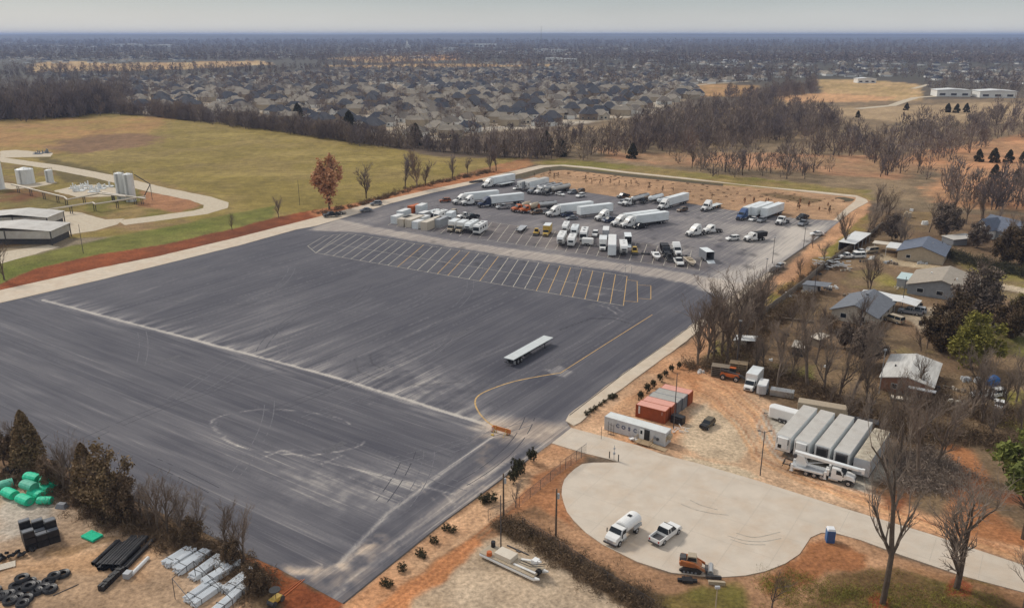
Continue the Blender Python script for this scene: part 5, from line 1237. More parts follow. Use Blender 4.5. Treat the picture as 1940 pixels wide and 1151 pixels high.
# group of twenty-foot containers
a, b, h2, L = at2((1204.3, 765.4), (1259, 779), 2.6); hd = rad(52.2)
for i, (bd, rf, off, Lc, ng, lb) in enumerate(((M_CORTEN, M_CORTEN_T, 0, 6.06, 2, 'front rust red container of the row, facing the pale office container'), (M_CORTEN, M_CORTEN_T, 2.46, 6.06, 2, 'rust red container directly behind the front one, narrow and flush'),
                                           (M_GREYC, M_GREYC_T, 4.92, 6.06, 2, 'near grey container in the middle of the red row'), (M_GREYC, M_GREYC_T, 7.38, 6.06, 2, 'far grey container in the middle of the red row'), (M_CORTEN, M_CORTEN_T, 9.84, 6.06, 2, 'last rust red container at the far end of the row'))):
    key = 'ct_' + bd.name; ang = h2
    mx_, my_ = (a[0] + b[0]) / 2, (a[1] + b[1]) / 2
    x = mx_ + math.cos(hd) * (off + 1.22); y = my_ + math.sin(hd) * (off + 1.22)
    o = inst(key, mk_container(6.06, bd, 2.6, 2.44, rf), (x, y, .02), ang, lb, 'container', 'twenty foot containers in the clay yard')
    if i == 0:
        t = MB()
        for k in range(6): t.box(-2.45, -2.1, -1.262, -1.235, 2.2 - k * .26, 2.38 - k * .26)
        t.box(2.35, 2.4, -1.262, -1.235, 1.6, 2.3).build('white_markings', M_WHITE, o)
def prop(mb, name, mats, px, py, rz, label, cat, group=None, z=0.0, bevel=0, smooth=False):
    o = mb.build(name, mats, None, smooth, bevel); o.location = (*G(px, py), z); o.rotation_euler = (0, 0, rad(rz)); return tag(o, label, cat, group)
prop(MB().box(-1.2, 1.2, -.7, .7, 0, 1.5).box(-.9, .9, -.9, -.7, .2, 1.2), 'bin', M_BLACK, 1284, 800, -38, 'black bin beside the open side of the red containers', 'bin')
q = MB(); rg = random.Random(4)
for i in range(16):
    a_ = rg.uniform(-1.6, 1.6); b_ = rg.uniform(-1, 1); q.tube((a_, b_, rg.uniform(0, .4)), (a_ + rg.uniform(-1, 1), b_ + rg.uniform(-.8, .8), rg.uniform(.1, .7)), .06, .06, 4)
prop(q, 'scrap_heap', M_WHITE, 1286, 815, 0, 'tangle of white scrap behind the right end of the pale container', 'scrap heap')
q = MB()
for k in range(7): q.box(-1.5, 1.5, -.6 + k * .05, .6, k * .22, k * .22 + .12)
for x in (-1.4, 0, 1.4): q.box(x - .05, x + .05, -.6, .6, 0, 1.55)
prop(q, 'steel_rack', M_GREY, 1265, 788, -38 + 90, 'grey mesh rack against the side of the front red container', 'rack')
# wrecked car
o = put('wreck', mk_car(mat('rusty_olive', (0.14, 0.12, 0.08), 0.7, 0.3, 3, dirt=(.1, .06, .04), dirt_amt=.6), 'suv'), 1331, 815, 232, 'rusty olive wrecked car with open black nose on the gravel pad', 'car', None, 2.4, 0.0, .85)
MB().box(1.3, 2.45, -.85, .85, .5, 1.18).build('open_engine_bay', M_BLACK, o)
# row along the brush
put('boxtr_n', mk_boxtruck(M_WHITE, M_WHITE, 5.0), 1416, 743, 238, 'white box truck at the brush edge beside the grey horse trailer', 'box truck', None, 3.2, 0)
put('horse', mk_enclosed(M_LGREY, 4.2, 2.0, False, 1.9, 'horse_trailer'), 1440, 753, 245, 'grey rounded horse trailer right of the white box truck', 'trailer', None, 2.6, 0)
q = MB()
for k in range(4):
    for j in range(4): q.box(-2.3, 2.3, -.9 + j * .48, -.5 + j * .48, k * .32 + .2, k * .32 + .46)
prop(q, 'panel_stack', M_STEEL, 1481, 750, -24, 'stack of pale metal beams beyond the horse trailer', 'stack')
for i, (a_, b_, lb) in enumerate(((1364, 712, 'left stack of timber pallets by the orange telehandler'), (1398, 706, 'stack of timber planks behind the orange telehandler'))):
    q = MB()
    for k in range(6):
        q.box(-1.9, 1.9, -1.1, 1.1, k * .42 + .3, k * .42 + .38)
        for x in (-1.8, 0, 1.7): q.box(x, x + .1, -1.0, 1.0, k * .42, k * .42 + .3)
    prop(q, 'timber_stack', M_OLDWOOD if i == 0 else M_WOOD, a_, b_, -20, lb, 'timber stack', 'timber stacks by the telehandler')
def telehandler():
    r = empty('telehandler'); MB().box(-2.2, 1.8, -.8, .8, .8, 1.5, .15, .05).build('body', M_ORANGE, r, bevel=.06)
    MB().box(-.5, .8, .1, 1.0, 1.5, 2.5, .15, .08).build('cab', M_BLACK, r); MB().box(-.5, .8, .1, 1.0, 2.5, 2.58).build('cab_roof', M_ORANGE, r)
    MB().prism([(-2.2, 1.9), (-2.2, 2.3), (2.3, 1.5), (3.2, 1.0), (3.1, .7), (2.2, 1.15)], -.55, -.15).build('boom', M_DSTEEL, r)
    MB().box(3.1, 3.2, -.9, .5, .4, 1.2).box(3.2, 4.3, -.8, -.65, .4, .46).box(3.2, 4.3, .25, .4, .4, .46).build('forks', M_DSTEEL, r)
    axles(r, [1.3, -1.5], 1.0, .62, False, .4); return r
put('tele', telehandler, 1404, 722, -28, 'orange telehandler with black cab beside the timber stacks', 'telehandler', None, 2.2, 0)
put('ent', mk_enclosed(M_WHITE, 5.6, 2.2), 1454, 788, 142, 'white enclosed cargo trailer left of the five long trailers', 'trailer', None, 3.1, 0)
# five long trailers
GL = 'long trailers parked abreast behind the crane truck'; hr = rad(233.5)
R5 = [((1471, 823), (1499, 828), 1, 'leftmost long trailer, with a white cooling unit and black grille'), ((1507, 834), (1533, 838), 1, 'second long trailer from the left, white nose behind the crane boom'),
      ((1546, 842), (1572, 848), 2, 'middle long trailer with a black cooling unit and stained roof'), ((1582, 853), (1609, 860), 2, 'fourth long trailer with a black cooling unit'), ((1620, 866), (1648, 875), 0, 'rightmost long trailer, leaf littered roof, plain nose')]
M_LEAFR = mat('littered_roof', (0.48, 0.42, 0.32), 0.8, 0.25, 1.5, dirt=(0.2, 0.15, 0.1), dirt_amt=0.7)
for (p, q_, rf, lb) in R5:
    a = G(*p, 4.0); b = G(*q_, 4.0); L5 = 14.6 if rf else 13.2
    fn = mk_boxtrailer(M_WHITE2 if rf else M_LGREY, rf > 0, L5, M_ROOF if rf else M_LEAFR, rf == 2)
    xm, ym = (a[0] + b[0]) / 2 - math.cos(hr) * L5 / 2, (a[1] + b[1]) / 2 - math.sin(hr) * L5 / 2
    inst('r5_%d' % rf, fn, (xm, ym, 0), hr, lb, 'trailer', GL)
q = MB().prism([(-4.5, .5), (-4.5, 2.9), (4.2, 2.9), (4.6, 2.3), (4.5, .5)], -1.2, 1.2)
prop(q, 'cargo_trailer', M_TANP, 1556, 790, -24, 'long tan trailer standing across behind the white trailers', 'trailer', bevel=.1)
prop(MB().box(-4.5, 4.5, -1.1, 1.1, 1.0, 1.15).box(-4, 4, -.4, .4, .5, 1.0), 'flatbed_trailer', M_DSTEEL, 1615, 802, -24, 'dark low trailer half hidden behind the fourth long trailer', 'trailer')
# crane truck
def crane():
    r = empty('crane_truck'); X0 = 4.3
    tractor_parts(r, M_WHITE, X0 - .2, False)
    MB().box(-3.6, X0 - 1.0, -.42, .42, .75, 1.05).build('subframe', M_DSTEEL, r)
    MB().box(-3.2, 2.4, -1.2, 1.2, 1.15, 1.3).build('deck', M_LGREY, r)
    for s in (-1, 1): MB().box(-3.2, 2.4, s * 1.22 - .03, s * 1.22 + .03, 1.0, 1.32).build('deck_rail', M_WHITE, r)
    MB().box(-4.7, -3.3, -1.1, -1.0, 1.25, 1.4).box(-4.7, -3.3, 1.0, 1.1, 1.25, 1.4).box(-4.7, -4.6, -1.1, 1.1, 1.25, 1.4).box(-4.7, -4.6, -1.1, 1.1, .8, .95).build('rear_rack', M_BLACK, r)
    for x in (2.75, -3.0):
        for s in (-1, 1): MB().box(x - .2, x + .2, s * 1.05 - .18, s * 1.05 + .18, .45, 1.7).box(x - .3, x + .3, s * 1.05 - .25, s * 1.05 + .25, .35, .47).build('outrigger', M_WHITE, r)
    MB().box(2.5, 3.1, -1.2, 1.2, 1.2, 1.5).box(3.0, 3.35, .5, 1.2, 1.2, 2.4).box(3.0, 3.35, -1.2, -.6, 1.2, 2.3).build('tool_cabinet', M_WHITE, r)
    t = MB().prism([(-2.4, 1.3), (-2.5, 2.2), (-2.7, 3.3), (-2.1, 3.6), (-1.2, 3.3), (-.5, 1.9), (-.8, 1.3)], -.5, .5).build('turret', M_WHITE, r, bevel=.06)
    MB().prism([(-2.9, 3.3), (-2.9, 3.95), (1.0, 3.75), (8.0, 3.35), (8.0, 2.95), (1.0, 3.2)], -.4, .4).build('boom', M_WHITE, r, bevel=.04)
    MB().prism([(4.0, 3.02), (4.0, 3.58), (8.6, 3.42), (8.6, 2.98)], -.24, .24).build('boom_section', M_WHITE2, r)
    MB().tube((-.9, 0, 1.9), (2.8, 0, 3.1), .13).build('lift_cylinder', M_STEEL, r)
    MB().tube((8.7, -.3, 3.1), (8.7, .3, 3.1), .28, .28, 10).box(8.5, 8.95, -.25, .25, 2.6, 3.5).build('boom_head', M_WHITE, r)
    MB().tube((-2.7, -.7, 3.2), (-2.7, .7, 3.2), .35, .35, 12).build('winch', M_DSTEEL, r)
    axles(r, [-.45], .95, .52, True, .27); return r
a, b, hc, L = at2((1512, 897), (1606, 921))
cr = crane(); cr.rotation_euler = (0, 0, hc); cr.scale = (.93, .93, .93)
ux, uy = math.cos(hc), math.sin(hc); fx, fy = G(1606, 921)
cr.location = (fx - ux * (6.7 * .93) - uy * .0 + (-uy) * 1.0, fy - uy * (6.7 * .93) + ux * 1.0, 0)
tag(cr, 'white crane truck with its boom folded over the cab', 'crane truck')
# turning circle
def watertruck():
    r = empty('water_truck')
    MB().prism([(.9, .7), (.9, 2.35), (1.9, 2.4), (2.35, 1.75), (3.3, 1.5), (3.6, 1.15), (3.6, .6), (3.2, .55)], -1.12, 1.12, [0, .1, .12, .03, .12, .15, .1, .05]).build('cab', M_WHITE, r, bevel=.07)
    MB().add([(1.95, -.92, 2.36), (1.95, .92, 2.36), (2.4, 1.02, 1.78), (2.4, -1.02, 1.78)], [(0, 1, 2, 3)]).xf(Matrix.Translation((.05, 0, .03))).build('windshield', M_GLASS, r)
    for s in (-1, 1):
        MB().prism([(1.1, 1.65), (2.15, 1.65), (1.85, 2.2), (1.1, 2.2)], s * 1.08 - .04, s * 1.08 + .04).build('side_window', M_GLASS, r)
        MB().box(2.35, 2.5, s * 1.35 - .05, s * 1.35 + .05, 1.45, 2.1).build('mirror', M_BLACK, r)
        MB().box(3.4, 3.62, s * .8 - .2, s * .8 + .2, .95, 1.2).build('headlight', M_WINWHITE, r)
        MB().box(-3.0, -1.0, s * 1.15 - .1, s * 1.15 + .1, 1.0, 1.5).build('side_locker', M_LGREY, r)
        MB().box(.9, 1.8, s * 1.1 - .12, s * 1.1 + .12, .5, .85).build('step_tank', M_STEEL, r)
    MB().box(3.45, 3.72, -1.1, 1.1, .45, .7).build('bumper', M_DSTEEL, r); MB().box(3.5, 3.66, -.45, .45, .8, 1.2).build('grille', M_LGREY, r)
    n = 20; vs = []; fs = []; secs = [(.75, .82), (.6, 1.0), (-3.0, 1.0), (-3.25, .8)]
    for x, R in secs:
        for i in range(n): a_ = 2 * math.pi * i / n; vs.append((x, math.cos(a_) * R * 1.18, 1.95 + math.sin(a_) * R * .88))
    for k in range(3):
        for i in range(n): fs.append((k * n + i, k * n + (i + 1) % n, (k + 1) * n + (i + 1) % n, (k + 1) * n + i))
    MB().add(vs, fs + [tuple(range(n - 1, -1, -1)), tuple(range(3 * n, 4 * n))]).build('tank', M_WHITE, r, smooth=False)
    MB().box(-1.8, -1.2, -.3, .3, 2.75, 2.86).build('manhole', M_BLACK, r)
    MB().box(-3.4, 2.8, -.4, .4, .7, 1.05).box(-3.5, -3.3, -1.0, 1.0, .6, .8).build('chassis', M_DSTEEL, r)
    axles(r, [2.6], 1.0, .48, False, .28); axles(r, [-1.9], .95, .48, True, .25); return r
wt = watertruck(); a, b, hw, L = at2((1190, 1000), (1168, 1031)); x, y = G(1181, 1016); wt.location = (x, y, .1); wt.rotation_euler = (0, 0, rad(229)); wt.scale = (.98,) * 3
tag(wt, 'white water tank truck standing on the concrete turning circle', 'water truck')
pk = mk_car(M_WHITE, 'pickup')(); x, y = G(1260.5, 1018); pk.location = (x, y, .1); pk.rotation_euler = (0, 0, rad(46)); tag(pk, 'white crew pickup beside the water tank truck, seen from behind', 'pickup truck')
M_ORD = mat('dusty_orange', (0.50, 0.16, 0.05), .6, .2, 2, dirt=(.30, .22, .15), dirt_amt=.9)
def track_loader():
    r = empty('track_loader')
    MB().prism([(-1.6, .75), (-1.75, 1.25), (-1.2, 1.65), (.2, 1.5), (1.2, .95), (1.2, .6)], -.7, .7).build('body', M_ORD, r, bevel=.08)
    MB().box(-.75, .55, -.55, .55, 1.45, 2.25, .12, .06).build('cab', M_TANP, r); MB().box(-.7, .5, -.56, .56, 1.6, 2.1, .1, .05).build('cab_window', M_BLACK, r)
    MB().box(-1.7, -.8, -.6, .6, 1.55, 1.95, .1, .1).build('engine_cover', M_DSTEEL, r)
    for s in (-1, 1):
        MB().prism([(-1.5, 1.5), (-1.5, 1.75), (.3, 1.5), (1.6, .8), (1.7, .45), (1.5, .5), (.2, 1.25)], s * .82 - .09, s * .82 + .09).build('lift_arm', M_ORD, r)
        tr = MB().prism([(-1.3, .05), (-1.65, .3), (-1.1, .75), (.6, .75), (1.25, .35), (1.0, .05)], s * .82 - .2, s * .82 + .2).build('track', M_TYRE, r)
        for x in (-1.0, -.5, 0, .5): MB().tube((x, s * 1.0, .22), (x, s * 1.06, .22), .15, .15, 10).build('roller', M_GREY, tr)
    MB().tube((1.7, -.1, .35), (2.1, -.1, .35), .1).box(1.6, 2.0, -.7, .7, .25, .6).build('attachment_plate', M_DSTEEL, r)
    MB().tube((2.35, -.95, .42), (2.35, .95, .42), .38, .38, 14).box(2.1, 2.6, -.95, .95, .55, .85, .1).build('drum_attachment', M_STEEL, r); return r
tl = track_loader(); x, y = G(1311, 1079); tl.location = (x, y, .1); tl.rotation_euler = (0, 0, rad(-14)); tl.scale = (1.05,) * 3; tag(tl, 'orange tracked loader with a steel drum attachment at the edge of the circle', 'track loader')
prop(MB().box(-.7, .7, -.5, .5, .1, .5).box(-1.3, -.6, -.25, .25, .1, .4).box(.6, 1.3, -.25, .25, .1, .4).tube((-.4, -.6, .1), (-.4, .6, .6), .06).tube((.4, -.6, .1), (.4, .6, .6), .06), 'implement', M_BLACK, 1302, 1101, -6, 'black trencher attachment lying below the orange loader', 'attachment')
prop(MB().prism([(-.1, 0), (.6, 0), (.7, .15), (.1, .15), (.0, .55), (-.15, .55)], -1.0, 1.0), 'bucket', M_DSTEEL, 1352, 1096, 84, 'black loader bucket touching the kerb', 'bucket')
prop(MB().prism([(-.1, 0), (.7, 0), (.8, .15), (.1, .15), (.0, .55), (-.15, .55)], -1.1, 1.1), 'bucket', M_TANP, 1358, 1107, 82, 'tan loader bucket in front of the black one', 'bucket')
# portable toilet
pt = empty('portable_toilet', (*G(1571.5, 1024), .0), rad(-8)); tag(pt, 'blue portable toilet with white roof by the driveway edge', 'portable toilet')
MB().box(-.58, .58, -.58, .58, .0, 1.95).build('cabin', mat('blue_plastic', (0.03, 0.12, 0.30), .45, .1), pt, bevel=.04)
MB().box(-.6, .6, -.6, .6, 1.95, 2.25, .14, .14).build('roof', mat('translucent_white', (.75, .75, .75), .4, .03), pt, bevel=.05)
MB().box(-.4, .4, -.62, -.585, .12, 1.85).build('door', M_BLUE, pt)
# barriers at the lot entrance
M_BARR = mat('orange_barrier', (0.62, 0.21, 0.06), 0.5, 0.08)
br = empty('road_barrier', (*G(951, 822), .03), rad(-32)); tag(br, 'orange barrier board at the lot entrance', 'barrier')
MB().box(-1.9, 1.9, -.06, .06, .55, 1.35).build('board', M_BARR, br)
for x in (-1.3, 1.0): MB().prism([(x, 0), (x + .1, 0), (x + .1, 1.5), (x, 1.5)], -.04, .04).tube((x, -1.2, .05), (x, .05, 1.3), .05).build('leg', M_YELLOW, br)
MB().box(-1.5, -.9, -1.5, -1.2, 0, .2).build('sandbag', M_YELLOW, br)
for px, py, lb in ((934, 817, 'orange and white striped drum left of the barrier board'), (962, 823, 'orange and white striped drum right of the barrier board')):
    r = empty('traffic_drum', (*G(px, py), .03)); tag(r, lb, 'traffic drum', 'drums at the barrier')
    MB().tube((0, 0, 0), (0, 0, .08), .38, .38, 12).build('base', M_BLACK, r); MB().tube((0, 0, .08), (0, 0, 1.05), .3, .24, 14).build('drum', M_BARR, r)
    for k in range(3): MB().tube((0, 0, .25 + k * .28), (0, 0, .37 + k * .28), .305 - k * .012, .30 - k * .012, 14, False).build('stripe', M_WHITE, r)
# poles
M_POLEW = mat('pole_timber', (0.12, 0.085, 0.06), 0.9, 0.25, 3)
def pole(px, py, H, label, kind='utility', m=None, group='poles around the lot'):
    r = empty('utility_pole' if kind == 'utility' else 'light_pole', (*G(px, py), 0)); tag(r, label, 'pole', group)
    MB().tube((0, 0, 0), (0, 0, H), .16 if kind == 'utility' else .10, .11 if kind == 'utility' else .07, 8).build('shaft', m or (M_POLEW if kind == 'utility' else M_DSTEEL), r)
    if kind == 'utility': MB().tube((.25, 0, H - 1.6), (.25, 0, H - .8), .2, .2, 8).build('transformer', M_LGREY, r)
    elif kind == 'double':
        for s in (-1, 1): MB().tube((0, 0, H - .3), (s * .8, 0, H + .1), .05).box(s * .95 - .25, s * .95 + .25, -.12, .12, H + .05, H + .16).build('lamp_head', M_DSTEEL, r)
    elif kind == 'flood': MB().box(-.3, .3, -.15, .15, H - .05, H + .25).build('lamp_head', M_LGREY, r)
    elif kind == 'bare': pass
    return r
pole(1440, 900, 8.2, 'dark twin lamp light pole between the clay track and the turning circle', 'double')
pole(1276, 812, 11.2, 'tall timber pole rising beside the red containers', 'bare')
pole(949, 1036, 8.5, 'nearest dark pole beside the gravel yard', 'bare')
pole(954, 985, 8.0, 'timber pole by the lot edge above the gravel yard', 'utility')
pole(1053, 1016, 8.0, 'timber pole with a small box in the clay left of the turning circle', 'utility')
pole(1395, 697, 11.0, 'thin pole behind the timber stacks', 'flood')
pole(1463, 499, 8.5, 'light pole on the right edge of the lot near the tree group', 'flood')
pole(1449, 537, 7.5, 'light pole at the kerb left of the grassy slope', 'flood')
pole(1522, 470, 7.5, 'light pole on the kerb between grey pickup and shed', 'flood')
pole(158, 480, 10.0, 'slender pole on the green strip at the far left', 'bare')
pole(568, 389, 11.0, 'slender pole standing in the field near the orange tree', 'bare')
pole(1665, 745, 9.5, 'pale street lamp pole behind the brush', 'flood', M_LGREY)
pole(1352, 1190, 6.0, 'pale post with dark head at the bottom edge', 'flood', M_TANP)
pole(1708, 585, 9.0, 'thin pole left of the tan roofed house', 'bare')
pole(1541, 566, 10.5, 'thin pole beside the low grey shed', 'bare')
pole(1625, 655, 10.0, 'thin pole between the trees before the grey roofed house', 'bare')
for px, py, lb in ((1154.5, 868, 'black bollard left of the keypad post'), (1171.5, 874, 'black bollard right of the keypad post')):
    prop(MB().tube((0, 0, 0), (0, 0, 1.35), .09, .09, 8).tube((0, 0, 1.35), (0, 0, 1.42), .09, .02, 8), 'bollard', M_BLACK, px, py, 0, lb, 'bollard', 'bollards at the gate')
prop(MB().tube((0, 0, 0), (0, 0, 3.0), .05, .05, 6).box(-.18, .18, -.1, .1, 1.2, 1.6).box(-.15, .15, -.1, .1, 2.2, 2.5), 'keypad_post', M_LGREY, 1163, 872, 20, 'thin grey keypad post between the two bollards', 'post')
prop(MB().tube((0, 0, 0), (0, 0, 2.6), .04, .04, 6), 'post', M_DSTEEL, 1139, 832, 0, 'thin rusty post left of the pale container', 'post')
# chain link fences
def chain_fence(pts, label, H=1.9, step=3.0, gate=None):
    r = empty('chain_link_fence', (*pts[0], 0)); tag(r, label, 'fence', None); ox, oy = pts[0]
    mesh = MB()
    for (x0, y0), (x1, y1) in zip(pts[:-1], pts[1:]):
        L = math.dist((x0, y0), (x1, y1)); n = max(1, int(L / step))
        for i in range(n):
            t0 = i / n; x, y = x0 + (x1 - x0) * t0 - ox, y0 + (y1 - y0) * t0 - oy
            MB().tube((x, y, 0), (x, y, H), .04, .04, 5).build('post', M_DSTEEL, r)
        mesh.tube((x0 - ox, y0 - oy, H - .05), (x1 - ox, y1 - oy, H - .05), .025, .025, 4)
        k = int(L / .16)
        for i in range(k):
            for sg in (0, 1):
                a0 = i / k; a1 = min(1, max(0, a0 + (H / L) * (1 if sg else -1))); z1 = H * abs(a1 - a0) / (H / L) if H / L else H
                mesh.tube((x0 + (x1 - x0) * a0 - ox, y0 + (y1 - y0) * a0 - oy, .05), (x0 + (x1 - x0) * a1 - ox, y0 + (y1 - y0) * a1 - oy, max(.06, z1)), .008, .008, 3, False)
    mesh.build('wire_mesh', M_DSTEEL, r); return r
chain_fence([G(925, 985), G(984, 960), G(1061, 897)], 'rusty chain link fence running along the clay bank to the gate')
g = chain_fence([G(1061, 897), G(1111, 860)], 'black gate section of the fence, swung open at the driveway', 2.2, 1.6); g.name = 'sliding_gate'; g['category'] = 'gate'
chain_fence([G(990, 1000), G(1060, 1045), G(1150, 1105), G(1240, 1160)], 'fence line swallowed by brambles below the turning circle')
# pontoon work float
pf = empty('pontoon_float', (*G(972, 1072), 0), rad(-37)); tag(pf, 'white pontoon work float with railings resting on the gravel', 'pontoon float')
for y in (-1.05, 1.05):
    n = 12; MB().tube((-4.9, y, .55), (4.3, y, .55), .34, .34, n).tube((4.3, y, .55), (5.2, y, .8), .34, .12, n).build('pontoon', M_WHITE, pf)
MB().box(-4.9, 4.4, -1.35, 1.35, .88, .96).build('deck', M_TANP, pf)
MB().box(-2.6, .2, -.9, .9, .96, 1.7).build('equipment_box', M_CREAM, pf, bevel=.04)
MB().tube((-4.2, .9, .96), (-4.2, .9, 1.8), .32, .32, 12).build('black_barrel', M_BLACK, pf)
MB().tube((-3.4, -1.0, .96), (-3.4, -1.0, 1.5), .42, .36, 12).build('orange_tub', M_ORANGE, pf)
MB().tube((.8, .9, 1.0), (4.4, .4, 2.4), .16).tube((.6, -.6, 1.0), (4.4, -.8, 1.3), .16).build('suction_pipe', M_WHITE, pf)
for k in range(2): MB().tube((1.4, -.4 + k * .3, 1.5 + k * .15), (3.6, -.7 + k * .3, 1.9 + k * .15), .05).tube((3.6, -.7 + k * .3, 1.9 + k * .15), (5.2, .3 + k * .3, 2.2 + k * .1), .05).build('railing', M_BLACK, pf)
MB().box(3.0, 4.0, .0, .9, 1.8, 2.4, .1).build('control_box', M_WHITE, pf); MB().tube((4.3, -.3, 1.0), (4.3, .3, 1.0), .4, .4, 12).build('wheel_reel', M_BLACK, pf)
prop(MB().box(-1.9, 1.9, -.08, .08, .02, .16).box(-.1, .5, -.3, .0, .02, .14), 'steel_beam', M_DSTEEL, 981, 1042, -37, 'thin dark steel beam lying on gravel behind the pontoon float', 'beam')
# low planted shrubs and pipes etc. come with the vegetation
# ================= storage yard bottom left =================
M_GREEN = mat('green_net_wrap', (0.02, 0.58, 0.33), 0.6, 0.16, 3, stretch=(1, 1, 3), bump=.4)
M_GREEN2 = mat('faded_green_wrap', (0.10, 0.45, 0.31), 0.6, 0.16, 3)
def roll(L=2.7, R=.85, m=None):
    def f():
        mb = MB(); n = 14; rg = random.Random(int(R * 100)); secs = []
        for k in range(7): secs.append((-L / 2 + L * k / 6, R * (0.95 + .08 * rg.random()) * (1 if 0 < k < 6 else .92)))
        vs = []; fs = []
        for x, r_ in secs:
            for i in range(n): a = 2 * math.pi * i / n; vs.append((x, math.cos(a) * r_ * 1.1, max(0.02, R * .85 + math.sin(a) * r_ * .85)))
        for k in range(6):
            for i in range(n): fs.append((k * n + i, k * n + (i + 1) % n, (k + 1) * n + (i + 1) % n, (k + 1) * n + i))
        mb.add(vs, fs + [tuple(range(n - 1, -1, -1)), tuple(range(6 * n, 7 * n))])
        r = empty('wrapped_roll'); mb.build('wrap', m or M_GREEN, r, smooth=False)
        MB().tube((L / 2 - .02, 0, R * .85), (L / 2 + .02, 0, R * .85), R * .45, R * .45, 12).tube((L / 2, 0, R * .85), (L / 2 + .04, 0, R * .85), R * .25, R * .25, 12).build('end_coil', M_GREEN2, r); return r
    return f
GR = 'green wrapped rolls in the storage yard'
for i, (px, py, rz, z, lb, fd) in enumerate(((8, 925, 40, 0, 'faded green roll at the left picture edge', 1), (20, 941, -30, 0, 'bright green roll at the left front of the heap', 0), (48, 953, -28, 0, 'green roll with its coiled end facing the viewer', 0),
        (58, 936, -25, .95, 'faded green roll lying on top of the front ones', 1), (65, 920, -20, .9, 'bright green roll at the back on top of the heap', 0), (83, 932, -15, 0, 'green roll at the right end of the heap', 0),
        (96, 924, -10, .6, 'green roll resting high at the right of the heap', 0), (86, 953, 0, 0, 'small separate green roll in front of the heap', 0), (70, 942, -30, 0, 'green roll in the middle of the heap', 0))):
    x, y = G(px, py); inst('roll%d' % fd, roll(m=M_GREEN2 if fd else None), (x, y, z), rad(rz), lb, 'roll', GR, 1.0 if i != 7 else .8)
gb = MB()
for k in range(2):
    for j in range(9): gb.tube((-1.3, -.8 + j * .2, .12 + k * .2), (1.3, -.8 + j * .2, .12 + k * .2), .1, .1, 6)
prop(gb, 'pipe_bundle', M_GREEN, 175, 1017, -28, 'bundle of bright green pipes alone on the clay', 'pipe bundle')
# black culvert boxes
for i in range(3):
    for j in range(4):
        for k in range(2 if (i + j) % 3 else 3):
            x, y = G(78 + 0, 1022); u = rad(38); X_, Y_ = (i - 1) * 1.5, (j - 1.5) * 1.1
            def cb():
                r = empty('plastic_crate'); MB().box(-.72, .72, -.52, .52, 0, .95).build('shell', M_BLACK, r)
                q = MB()
                for t in (-.25, .0, .25): q.box(-.68, .68, t - .07, t + .07, .95, 1.03)
                q.build('lid_ribs', M_GREY, r); return r
            inst('crate', cb, (x + X_ * math.cos(u) - Y_ * math.sin(u), y + X_ * math.sin(u) + Y_ * math.cos(u), k * 1.05), u,
                 'black ribbed plastic crate in the tall stack %s' % ('topmost layer' if k == 2 else 'below the top layer'), 'crate', 'black crates stacked in the storage yard')
# black pipes laid out
rg = random.Random(2)
M_PIPE = mat('black_pipe', (0.022, 0.022, 0.025), 0.4, 0.3, 3, dirt=(.14, .12, .11), dirt_amt=.25)
def pipe(L, R):
    def f():
        mb = MB(); mb.tube((-L / 2, 0, R), (L / 2, 0, R), R, R, 12, False).tube((-L / 2 + .02, 0, R), (L / 2 - .02, 0, R), R * .85, R * .85, 12, False); k = int(L / .5)
        for i in range(k): mb.tube((-L / 2 + i * .5, 0, R), (-L / 2 + i * .5 + .1, 0, R), R * 1.05, R * 1.05, 12, False)
        r = mb.build('drain_pipe', M_PIPE); return r
    return f
p0, p1 = G(180, 1058), G(238, 1092); ang = math.atan2(G(300, 1018)[1] - G(232, 1085)[1], G(300, 1018)[0] - G(232, 1085)[0])
dx_, dy_ = p1[0] - p0[0], p1[1] - p0[1]
c0 = G(196, 1050); c1 = G(262, 1052)
for i in range(13):
    t = i / 12; L_ = 7.0 if i > 3 else 5.5; x = c0[0] + (c1[0] - c0[0]) * t + rg.uniform(-.3, .3); y = c0[1] + (c1[1] - c0[1]) * t + rg.uniform(-.4, .4)
    inst('pipe%d' % (L_ > 6), pipe(L_, .27), (x, y, 0), ang + rg.uniform(-.05, .05), 'long black drain pipe lying in the row of pipes', 'pipe', 'black drain pipes laid side by side')
for i in range(6):
    t = .45 + i / 12; inst('pipe1', pipe(7, .27), (c0[0] + (c1[0] - c0[0]) * t, c0[1] + (c1[1] - c0[1]) * t, .52), ang + rg.uniform(-.04, .04), 'black drain pipe resting on top of the row of pipes', 'pipe', 'black drain pipes stacked on the row')
prop(MB().tube((-1.9, 0, .25), (1.9, 0, .25), .28, .28, 10), 'white_pipe', M_WHITE, 266, 1074, math.degrees(ang), 'single white pipe in front of the black pipes', 'pipe')
# white pipe bundles
M_PVC = mat('white_pvc', (0.72, 0.75, 0.77), 0.4, 0.12, 1.2, dirt=(.42, .42, .42), dirt_amt=.4, stretch=(.4, 3, 3))
def bundle(L, W, Hh):
    def f():
        r = empty('pipe_bundle'); mb = MB(); R = .11; rg = random.Random(int(L * 10))
        for k in range(int(Hh / .2)):
            for j in range(int(W / .22)):
                o_ = rg.uniform(-.18, .18); mb.tube((-L / 2 + o_, -W / 2 + .11 + j * .22, R + k * .2), (L / 2 + o_, -W / 2 + .11 + j * .22, R + k * .2), R, R, 6)
        mb.build('pipes', M_PVC, r); s = MB()
        for x in (-L * .3, L * .3): s.box(x - .03, x + .03, -W / 2 - .02, W / 2 + .02, 0, int(Hh / .2) * .2 + .04)
        s.build('strap', M_DSTEEL, r); return r
    return f
GW = 'white pipe bundles in the storage yard'
wa = math.degrees(math.atan2(G(360, 1050)[1] - G(325, 1072)[1], G(360, 1050)[0] - G(325, 1072)[0]))
